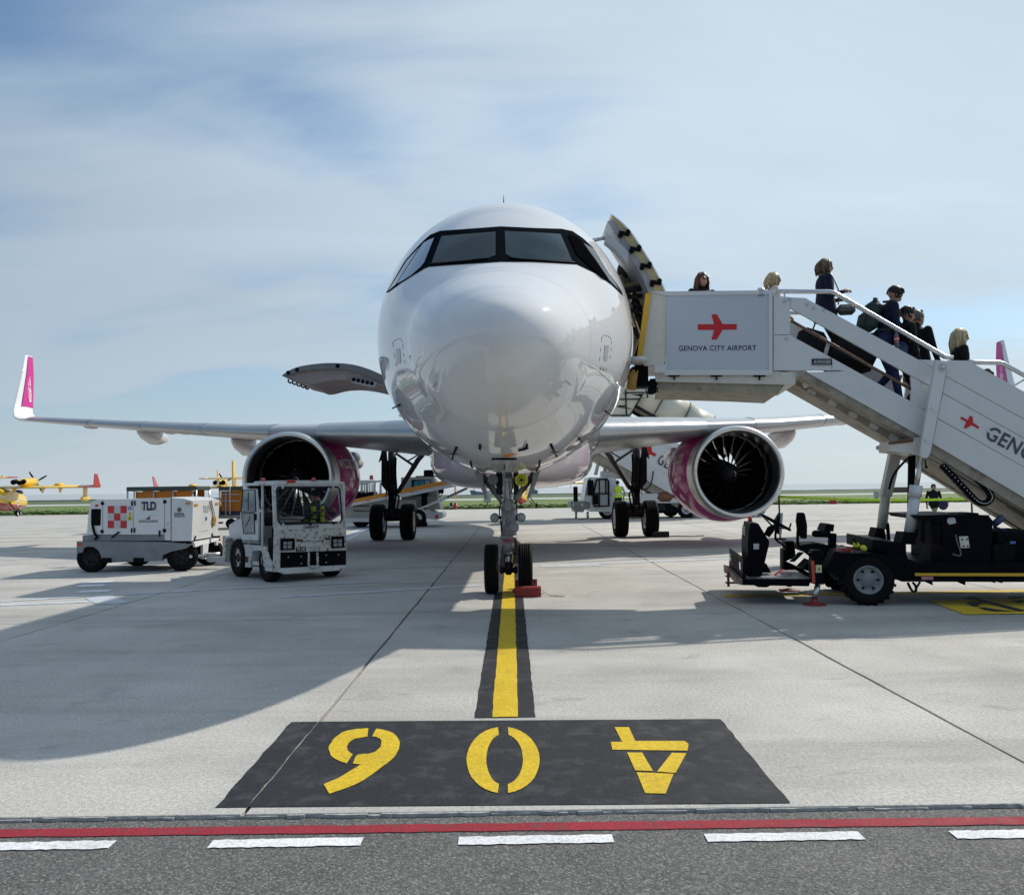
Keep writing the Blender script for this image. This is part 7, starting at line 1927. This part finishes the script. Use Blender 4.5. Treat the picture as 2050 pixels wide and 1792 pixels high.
def ik(a, c, l1, l2, bend):
    d = c - a; L_ = min(d.length, (l1 + l2) * .999); d.normalize()
    x = (l1 * l1 - l2 * l2 + L_ * L_) / (2 * L_); h = math.sqrt(max(l1 * l1 - x * x, 0))
    b_ = bend - d * bend.dot(d)
    b_ = b_.normalized() if b_.length > 1e-6 else Vector((0, 1, 0))
    return a + d * x + b_ * h, a + d * L_
def person(label, base, face, H=1.7, lean=0, feet=None, hands=None, head=(0, 0), top=C_BLACK, bottom=C_BLACK, shoes=C_BLACK, hair=H_DARK, style='short', sit=False, sleeve=None, skirt=False, coat=0.0, beard=None, wide=1.0, group=None, voxel=.0125):
    """feet, hands: (left, right) targets in the body frame (x to the person's right, y ahead, z up) for a height of 1.7"""
    k = H / 1.7
    base = Vector(base)
    t = thing('person', label, 'person', base, group)
    M = Matrix.Translation(base) @ Matrix.Rotation(face, 4, 'Z') @ Matrix.Scale(k, 4)
    pel = Vector((0, 0, .92 if not sit else .0))
    Lr = Matrix.Rotation(-R(lean), 3, 'X')
    U = lambda p: pel + Lr @ (Vector(p) - Vector((0, 0, .92)))
    feet = feet or ((-.10, .02, .05), (.10, .02, .05))
    hands = hands or ((-.27, .06, .80), (.27, .06, .80))
    segs = []                                     # (p, q, r0, r1, material)
    b = MB()
    def limb(p, q, r0, r1, m, fl=1.0):
        p, q = Vector(p), Vector(q); segs.append((p, q, m, (r0 + r1) / 2))
        n = 6
        b.tube([p.lerp(q, i / n) for i in range(n + 1)], [r0 + (r1 - r0) * i / n for i in range(n + 1)], 12); b.ball(p, r0, 12); b.ball(q, r1, 12)
    M_T, M_B, M_S, M_F, M_L = 0, 1, 2, 3, 4
    # trunk as a loft of ovals
    rings = []
    tr = [(.86, .150, .105), (.93, .165, .115), (1.02, .150, .105), (1.10, .140, .10), (1.22, .160, .112), (1.32, .172, .115), (1.39, .160, .10), (1.435, .10, .075), (1.46, .06, .06)]
    for z, rx, ry in tr:
        rings.append([U((rx * wide * math.cos(2 * math.pi * i / 20), ry * wide * math.sin(2 * math.pi * i / 20), z)) for i in range(20)])
    b.loft(rings)
    segs.append((U((0, 0, 1.0)), U((0, 0, 1.40)), M_T, .13)); segs.append((U((-.1, 0, 1.38)), U((.1, 0, 1.38)), M_T, .06)); segs.append((U((-.06, 0, .90)), U((.06, 0, .90)), M_B if not coat else M_T, .13))
    if coat:
        rings = [[U((rx * wide * math.cos(2 * math.pi * i / 20), rx * .75 * wide * math.sin(2 * math.pi * i / 20), z)) for i in range(20)] for z, rx in ((1.15, .15), (.95, .178), (.92 - coat, .205))]
        b.loft(rings); segs.append((U((0, 0, .95)), U((0, 0, .92 - coat)), M_T, .17))
    # legs
    for sx, f in zip((-1, 1), feet):
        hip = pel + Vector((sx * .092, 0, -.02)); f = Vector(f)
        kn, an = ik(hip, f + Vector((0, 0, .04)), .43, .43, Vector((0, 1, 0.15)))
        limb(hip, kn, .092 * wide, .062, M_B); limb(kn, an, .060, .043, M_B)
        limb(an + Vector((0, -.02, -.035)), an + Vector((0, .15, -.055)), .042, .036, M_F)
    # arms
    hl = []
    for sx, h in zip((-1, 1), hands):
        sh = U((sx * .185 * wide, 0, 1.385)); h = Vector(h)
        el, wr = ik(sh, h, .29, .26, Vector((sx * .5, -.8, -.3)))
        limb(sh, el, .058, .045, M_T); limb(el, wr, .043, .030, M_L)
        dv = (wr - el).normalized(); hl.append((wr, dv, sx))
        limb(wr + dv * .01, wr + dv * .075, .030, .034, M_S)
    # neck and head
    yaw, pit = head
    hc = U((0, .02, 1.585))
    Hm = Matrix.Rotation(R(yaw), 3, 'Z') @ Matrix.Rotation(-R(pit) - R(lean) * .4, 3, 'X')
    hp = lambda p: hc + Hm @ Vector(p)
    limb(U((0, 0, 1.43)), hc + Vector((0, -.01, -.06)), .052, .050, M_S)
    b.ball(hp((0, -.008, .02)), (.076, .096, .094), 16); b.ball(hp((0, .035, -.045)), (.056, .058, .062), 14); b.ball(hp((0, .062, -.085)), (.026, .024, .022), 10)
    b.tube([hp((0, .090, .02)), hp((0, .112, -.022))], [.011, .015], 8); b.ball(hp((0, .108, -.024)), .015, 8)
    b.ball(hp((0, .088, -.058)), (.024, .012, .010), 8)
    for sx in (-1, 1): b.ball(hp((sx * .077, -.004, -.005)), (.010, .020, .030), 8); b.ball(hp((sx * .03, .088, .03)), (.024, .010, .008), 8)
    segs.append((hp((0, 0, .05)), hp((0, .03, -.07)), M_S, .08))
    # fuse into one surface
    me = bpy.data.meshes.new('body'); me.from_pydata([v for v in b.v], [], b.f)
    bm = bmesh.new(); bm.from_mesh(me); bmesh.ops.recalc_face_normals(bm, faces=bm.faces); bm.to_mesh(me); bm.free()
    o = bpy.data.objects.new('body', me); COL.objects.link(o)
    md = o.modifiers.new('fuse', 'REMESH'); md.mode = 'VOXEL'; md.voxel_size = voxel
    sm_ = o.modifiers.new('soft', 'SMOOTH'); sm_.iterations = 2; sm_.factor = .5
    dg = bpy.context.evaluated_depsgraph_get()
    m2 = bpy.data.meshes.new_from_object(o.evaluated_get(dg))
    bpy.data.objects.remove(o)
    mats_ = [top, bottom, SK, shoes, sleeve or top]
    for m in mats_: m2.materials.append(m)
    sg = [(p, q - p, (q - p).length_squared, m, r_) for p, q, m, r_ in segs]
    for pl in m2.polygons:
        c = pl.center; best = 9; bi = 0
        for p, d, L2, m, r_ in sg:
            u_ = max(0, min(1, (c - p).dot(d) / L2)) if L2 else 0
            dd = (c - p - d * u_).length - r_
            if dd < best: best, bi = dd, m
        pl.material_index = bi; pl.use_smooth = True
    # fingers grow out of the palms
    fv = MB()
    for wr, dv, sx in hl:
        side = dv.cross(Vector((0, 0, 1)));
        side = side.normalized() if side.length > .1 else Vector((1, 0, 0))
        pal = side.cross(dv).normalized()
        for i, ln in enumerate((.062, .072, .068, .052)):
            r0 = wr + dv * .085 + side * (.026 - .0175 * i)
            fv.tube([r0 - dv * .03, r0 + dv * ln * .45, r0 + dv * ln * .8 - pal * .018, r0 + dv * ln * .95 - pal * .045], [.0095, .009, .008, .006], 6)
        r0 = wr + dv * .035 + side * .03 * (1 if sx < 0 else 1)
        fv.tube([r0 - side * .015, r0 + side * .018 + dv * .02 - pal * .01, r0 + side * .022 + dv * .055 - pal * .02], [.012, .010, .007], 6)
    bm = bmesh.new(); bm.from_mesh(m2)
    vv = [bm.verts.new(v) for v in fv.v]
    for f in fv.f:
        nf = bm.faces.new([vv[i] for i in f]); nf.material_index = 2; nf.smooth = True
    bmesh.ops.transform(bm, matrix=Matrix.Translation(-base) @ M, verts=bm.verts)
    bm.to_mesh(m2); bm.free()
    body = bpy.data.objects.new('body', m2); COL.objects.link(body); body.parent = t
    # eyes
    e = MB(M)
    for sx in (-1, 1): e.ball(hp((sx * .030, .0885, .012)), (.013, .006, .007), 8)
    struct(e.build('eyes', H_DARK, t), 'stuff') if 0 else e.build('eyes', H_DARK, t)
    # hair: a cap and many locks
    hb = MB(M); rnd = random.Random(hash(label) % 1000 if 0 else len(label) * 7 + int(H * 100))
    def cap(r=.0, zmin=-.02):
        n, m = 18, 9; vs = []
        for i in range(m + 1):
            th = math.pi * .62 * i / m
            for j in range(n):
                a = 2 * math.pi * j / n
                fr_ = max(0, math.sin(a)) ** 2                    # shorter over the forehead
                th2 = th * (1 - .36 * fr_)
                vs.append(hp((( .083 + r) * math.sin(th2) * math.cos(a), -.012 + (.103 + r) * math.sin(th2) * math.sin(a), .024 + (.100 + r) * math.cos(th2)))
                          + Hm @ Vector((rnd.uniform(-.003, .003), rnd.uniform(-.003, .003), rnd.uniform(-.003, .003))))
        hb.add(vs, [[i * n + j, i * n + (j + 1) % n, (i + 1) * n + (j + 1) % n, (i + 1) * n + j] for i in range(m) for j in range(n)], 0, True)
    if style != 'cap': cap(.004)
    if style in ('long', 'bob'):
        L_ = .30 if style == 'long' else .17
        for i in range(110):
            a = R(rnd.uniform(168, 372)) if i % 6 else R(rnd.choice((158, 22)) + rnd.uniform(-10, 10))
            x, y = .086 * math.cos(a), -.012 + .104 * math.sin(a)
            p0 = hp((x * .55, y * .55, .112)); p1 = hp((x * 1.05, y * 1.05, .03)); l_ = L_ * rnd.uniform(.8, 1.1)
            out = (Hm @ Vector((math.cos(a), math.sin(a), 0))) * rnd.uniform(.0, .02)
            p2 = p1 + Vector((0, 0, -l_ * .5)) + out + Hm @ Vector((x * .12, -.015, 0)); p3 = p1 + Vector((0, 0, -l_)) + out * 1.2 + Vector((rnd.uniform(-.012, .012), rnd.uniform(-.012, .012), 0))
            wv = Vector((rnd.uniform(-.010, .010), rnd.uniform(-.010, .010), 0)); hb.tube([p0, p1, p1.lerp(p2, .5) + wv, p2 - wv * .6, p3], [.008, .013, .012, .010, .002], 5, mi=rnd.choice((0, 0, 1)))
    elif style == 'short':
        for i in range(90):
            a = R(rnd.uniform(140, 400)); zz = rnd.uniform(-.05, .09); rr = math.sqrt(max(.05, 1 - (zz / .12) ** 2))
            p0 = hp((.080 * rr * math.cos(a), -.012 + .100 * rr * math.sin(a), zz + .02)); d_ = Hm @ Vector((math.cos(a), math.sin(a), -.6))
            hb.tube([p0 - d_ * .012, p0 + d_ * .006 + Vector((0, 0, -.014)), p0 + d_ * .008 + Vector((0, 0, -.034))], [.008, .008, .002], 5)
        for i in range(18):
            a = R(rnd.uniform(30, 150)); p0 = hp((.07 * math.cos(a), .075 * math.sin(a), .105)); d_ = Hm @ Vector((math.cos(a) * .4, math.sin(a), -.3)); hb.tube([p0 - d_ * .03, p0 - d_ * .004, p0 + d_ * .006 + Vector((0, 0, -.014))], [.008, .008, .003], 5)
    if style == 'cap':
        hb.ball(hp((0, -.008, .055)), (.086, .106, .075), 16); hb.slab([hp((-.07, .07, .055)), hp((.07, .07, .055)), hp((.05, .155, .04)), hp((-.05, .155, .04))], Hm @ Vector((0, 0, .012)))
    hb.build('cap' if style == 'cap' else 'hair', [hair, HAIR2.get(hair.name, hair)], t)
    if beard:
        bb = MB(M); bb.ball(hp((0, .045, -.075)), (.052, .052, .045), 12); bb.build('beard', beard, t)
    t_info = dict(M=M, hp=hp, U=U, hands=hl, t=t, Hm=Hm)
    return t_info
FR = R(-98)                                                      # facing down the stairs (+X)
def on_stairs(u, v, Y, H):
    q = W(u, v, Y); return Vector((q.x, Y, q.z - H))
# woman with sunglasses at the bridge head
pI = person('person with long auburn hair and dark sunglasses standing above the airport sign', on_stairs(1404, 544.4, 12.2, 1.68), R(-165), 1.66, hair=H_AUB, style='long', top=C_BLACK, bottom=C_BLACK, head=(6, 0), group='passengers leaving by the front stairs')
b = MB(pI['M']); hp = pI['hp']
for sx in (-1, 1): b.ball(hp((sx * .034, .098, .008)), (.032, .008, .026), 12)
b.tube([hp((-.078, .0, .016)), hp((-.066, .095, .018)), hp((.066, .095, .018)), hp((.078, .0, .016))], .004, 5); tag(settle(b.build('sunglasses', mat('lens_black', (.005, .005, .006), .1, coat=.6))), 'dark sunglasses worn by the auburn haired passenger above the sign', 'sunglasses')
# blond woman in a pale jacket, walking to the right
pI = person('person with straight blond hair and pale jacket beside the end of the sign board', on_stairs(1546, 546.5, 12.0, 1.60), FR, 1.60, hair=H_BLOND, style='bob', top=C_CREAM, bottom=C_DENIM, hands=((-.27, .12, .9), (.25, .16, .95)), group='passengers leaving by the front stairs')
b = MB(pI['M']); b.box((-.12, -.17, 1.22), (.22, .14, .32), b=.04); b.tube([(-.1, -.1, 1.40), (-.12, .02, 1.43), (-.13, .12, 1.2)], .014, 6); tag(settle(b.build('rucksack', C_BLACK)), 'black rucksack on the pale jacketed blond passenger', 'rucksack')
# standing woman, navy jacket, handbag
pI = person('person with light brown hair and navy jacket standing at the top of the stairs', on_stairs(1649, 519.6, 11.8, 1.72), FR, 1.72, hair=mat('hair_light_brown', (.07, .045, .025), .5, var=.35, scale=40), style='bob', top=C_NAVY, bottom=C_BLACK, coat=.16, hands=((-.12, .20, 1.10), (.12, .22, 1.17)), head=(-8, 12), wide=1.12, group='passengers leaving by the front stairs')
b = MB(pI['M']); b.tube([(.19, -.1, 1.42), (.20, .05, 1.42), (.16, .15, 1.2), (.10, .16, .98)], .009, 6); b.box((.12, .26, .90), (.12, .26, .16), b=.05); tag(settle(b.build('handbag', mat('bag_grey', (.05, .052, .055), .3))), 'small grey handbag hanging in front of the navy jacketed passenger', 'handbag')
q = pI['t'].location
b = MB(); b.box(q + Vector((-.28, -.1, .42)), (.42, .25, .42), rot=(0, R(18), 0), b=.08); b.box(q + Vector((.32, -.25, .25)), (.62, .22, .5), rot=(0, R(28), 0), b=.1); b.tube([q + Vector((-.25, -.1, .6)), q + Vector((-.12, 0, .85))], .012, 6)
tag(settle(b.build('travel_bag', C_BLACK)), 'black travel bag carried low beside the navy jacketed passenger', 'bag')
# man with rucksack
pI = person('person in blue with dark hanging hair wearing a green rucksack on the stairs', on_stairs(1763, 577, 11.5, 1.76) , FR, 1.80, lean=14, hair=H_DARK, style='short', top=C_NAVY, bottom=C_DENIM, hands=((-.20, .26, .92), (.20, .28, .90)), feet=((-.09, -.16, .13), (.09, .18, -.02)), head=(0, 34), group='passengers leaving by the front stairs')
b = MB(pI['M']); U = pI['U']; lean_rot = (-R(14), 0, 0)
b.box(U((0, -.22, 1.22)), (.30, .20, .44), rot=lean_rot, b=.07); b.box(U((0, -.33, 1.14)), (.22, .08, .22), rot=lean_rot, b=.03)
for sx in (-1, 1): b.tube([U((sx * .12, -.14, 1.42)), U((sx * .13, .0, 1.46)), U((sx * .13, .125, 1.30)), U((sx * .15, .02, 1.05)), U((sx * .13, -.14, 1.02))], .018, 6)
b.cyl(U((.10, -.24, 1.38)), U((.10, -.24, 1.46)), .03, n=10)
tag(settle(b.build('rucksack', mat('cloth_teal', (.016, .035, .034), .8, var=.15))), 'dark green rucksack on the back of the passenger in blue', 'rucksack')
q = W(*k3(985, 760), 11.5)
b = MB(); b.box(q + Vector((-.05, 0, -.05)), (.5, .28, .26), b=.08); b.tube([q + Vector((-.2, 0, .06)), q + Vector((-.1, 0, .2)), q + Vector((.05, 0, .2)), q + Vector((.15, 0, .06))], .014, 6); tag(settle(b.build('holdall', C_NAVY)), 'navy holdall carried in front by the passenger with the green rucksack', 'holdall')
# two men
pI = person('person with short dark hair and black jacket looking down on the stairs', on_stairs(1813, 617, 11.4, 1.70), R(-98), 1.72, hair=H_DARK, style='short', top=C_BLACK, bottom=C_BLACK, head=(10, 18), feet=((-.09, -.12, .10), (.09, .14, -.03)), wide=1.08, group='passengers leaving by the front stairs')
q = W(*k3(1002, 815), 11.22)
bt_ = thing('drink_bottle', 'clear plastic drink bottle with red label in the side pocket of the black jacketed passenger', 'bottle', q + Vector((0, 0, -.13)))
b = MB(); b.lathe([(.001, -.13), (.032, -.128), (.034, -.05), (.033, .03), (.028, .07), (.012, .10), (.012, .118)], q, (0, 0, 1), 16); b.build('bottle', mat('bottle_plastic', (.10, .11, .115), .12, coat=.6), bt_)
b = MB(); b.lathe([(.0352, -.035), (.0352, .035)], q, (0, 0, 1), 16); lb_ = b.build('bottle_label', mat('label_red_white', (.50, .05, .06), .5), bt_)
b = MB(); b.lathe([(.0356, -.008), (.0356, .012)], q, (0, 0, 1), 16); b.build('label_band', PANEL, lb_)
b = MB(); b.cyl(q + Vector((0, 0, .115)), q + Vector((0, 0, .135)), .015, n=12); b.build('bottle_cap', PANEL, bt_)
pI = person('person with greying hair and dark coat just ahead of the dark haired passenger', on_stairs(1833, 619, 11.95, 1.86), R(-75), 1.84, hair=H_GREY, style='short', top=C_BLACK, bottom=C_NAVY, coat=.12, hands=((-.27, .02, .82), (.31, .10, .80)), wide=1.12, group='passengers leaving by the front stairs')
q = W(*k3(1085, 915), 11.35)
b = MB(); b.box(q, (.34, .18, .28), rot=(0, R(20), 0), b=.07); tag(settle(b.build('patterned_bag', mat('bag_blue_pattern', (.05, .07, .16), .7, var=.9, scale=26))), 'blue patterned bag hanging between the two men on the stairs', 'bag')
# lowest: blond woman in black
pI = person('person with long blond hair and black top, lowest on the stairs', on_stairs(1919, 658.6, 11.4, 1.70), R(-102), 1.70, hair=H_BLOND, style='long', top=C_BLACK, bottom=C_BLACK, hands=((-.14, .20, 1.0), (.16, .22, .98)), head=(-4, 10), wide=1.05, group='passengers leaving by the front stairs')
b = MB(pI['M']); b.box((.05, .30, .98), (.36, .16, .2), b=.06); tag(settle(b.build('shoulder_bag', C_BLACK)), 'black shoulder bag held by the lowest blond passenger', 'bag')
# crew member in the doorway
pI = person('person with long dark hair and tan uniform standing in the open aircraft doorway', on_stairs(1250, 522, 12.75, 1.72), R(-120), 1.70, hair=H_DARK, style='long', top=C_TAN, bottom=C_TAN, hands=((-.25, .25, 1.1), (.25, .32, 1.25)), head=(0, 14))
# tug driver
dl = TF(1372, 292, .80)
dpos = MT @ Vector((dl.x, .86, 0))
sz = dl.z - .80
pI = person('person with dark cap and yellow vest driving the rusty tug', (dpos.x, dpos.y, sz), TA + R(186), 1.70, sit=True, top=C_GREY, bottom=C_NAVY, hands=((-.16, .42, .38), (.17, .42, .38)), feet=((-.12, .42, -.38), (.12, .42, -.38)), hair=C_BLACK, style='cap', beard=H_BROWN, head=(-20, 14))
b = MB(pI['M']); U = pI['U']
for sx in (-1, 1):
    b.loft([[U((sx * x, y, z)) for x, y in ((.05, f), (.15, f * .86), (.155, f * .86 + .012), (.05, f + .014))] for z, f in ((.96, .118), (1.10, .112), (1.22, .122), (1.32, .126), (1.40, .10))])
b.loft([[U((x, y, z)) for x, y in ((-.15, -.108), (.15, -.108), (.15, -.124), (-.15, -.124))] for z in (.96, 1.2, 1.42)])
b.build('safety_vest', C_VEST, pI['t'])
# worker on the cab step of the rear stairs truck
q = W(*k21(730, 1022), 38.2)
pI = person('person in yellow safety vest seen from behind beside the rear stairs truck cab', (q.x, 38.2, q.z - 1.72), R(12), 1.72, hair=H_DARK, style='short', top=C_LILAC, bottom=C_NAVY, hands=((-.30, .22, 1.05), (.30, .1, .9)), feet=((-.12, 0, .05), (.12, .05, .05)), lean=6, wide=1.1)
b = MB(pI['M']); U = pI['U']
b.loft([[U((.182 * 1.1 * w * math.cos(2 * math.pi * i / 20), .128 * 1.1 * w * math.sin(2 * math.pi * i / 20), z)) for i in range(20)] for z, w in ((.88, .96), (.98, .95), (1.1, .90), (1.25, .98), (1.36, 1.0), (1.43, .70))], cap0=False, cap1=False); v_ = b.build('safety_vest', C_VEST, pI['t'])
b = MB(pI['M']); b.loft([[U((.186 * 1.1 * w * math.cos(2 * math.pi * i / 20), .133 * 1.1 * w * math.sin(2 * math.pi * i / 20), z)) for i in range(20)] for z, w in ((1.03, .94), (1.08, .92))], cap0=False, cap1=False); b.build('reflective_band', mat('silver_band', (.6, .6, .6), .3), v_)
b = MB(); b.box((q.x, 38.3, (q.z - 1.72) / 2), (.7, .5, max(.05, q.z - 1.72)), b=.02); b.build('cab_step', STEEL, st2)
# man walking with a bundle
q = W(*k3b(1303, 1016), 33)
pI = person('person in black jacket and khaki trousers walking across the apron with a blue bundle', (q.x, 33, q.z - 1.76), R(176), 1.76, hair=H_DARK, style='short', top=C_BLACK, bottom=C_KHAKI, feet=((.22, .18, .05), (-.24, -.16, .05)), hands=((-.22, .2, .92), (.30, .06, .86)), coat=.06, wide=1.15, beard=None)
b = MB(pI['M']); b.ball((-.27, .18, .90), (.20, .16, .24), 14); tag(settle(b.build('bundle', mat('cloth_blue', (.008, .014, .05), .8, var=.2))), 'dark blue bundle under the arm of the walking person', 'bundle')
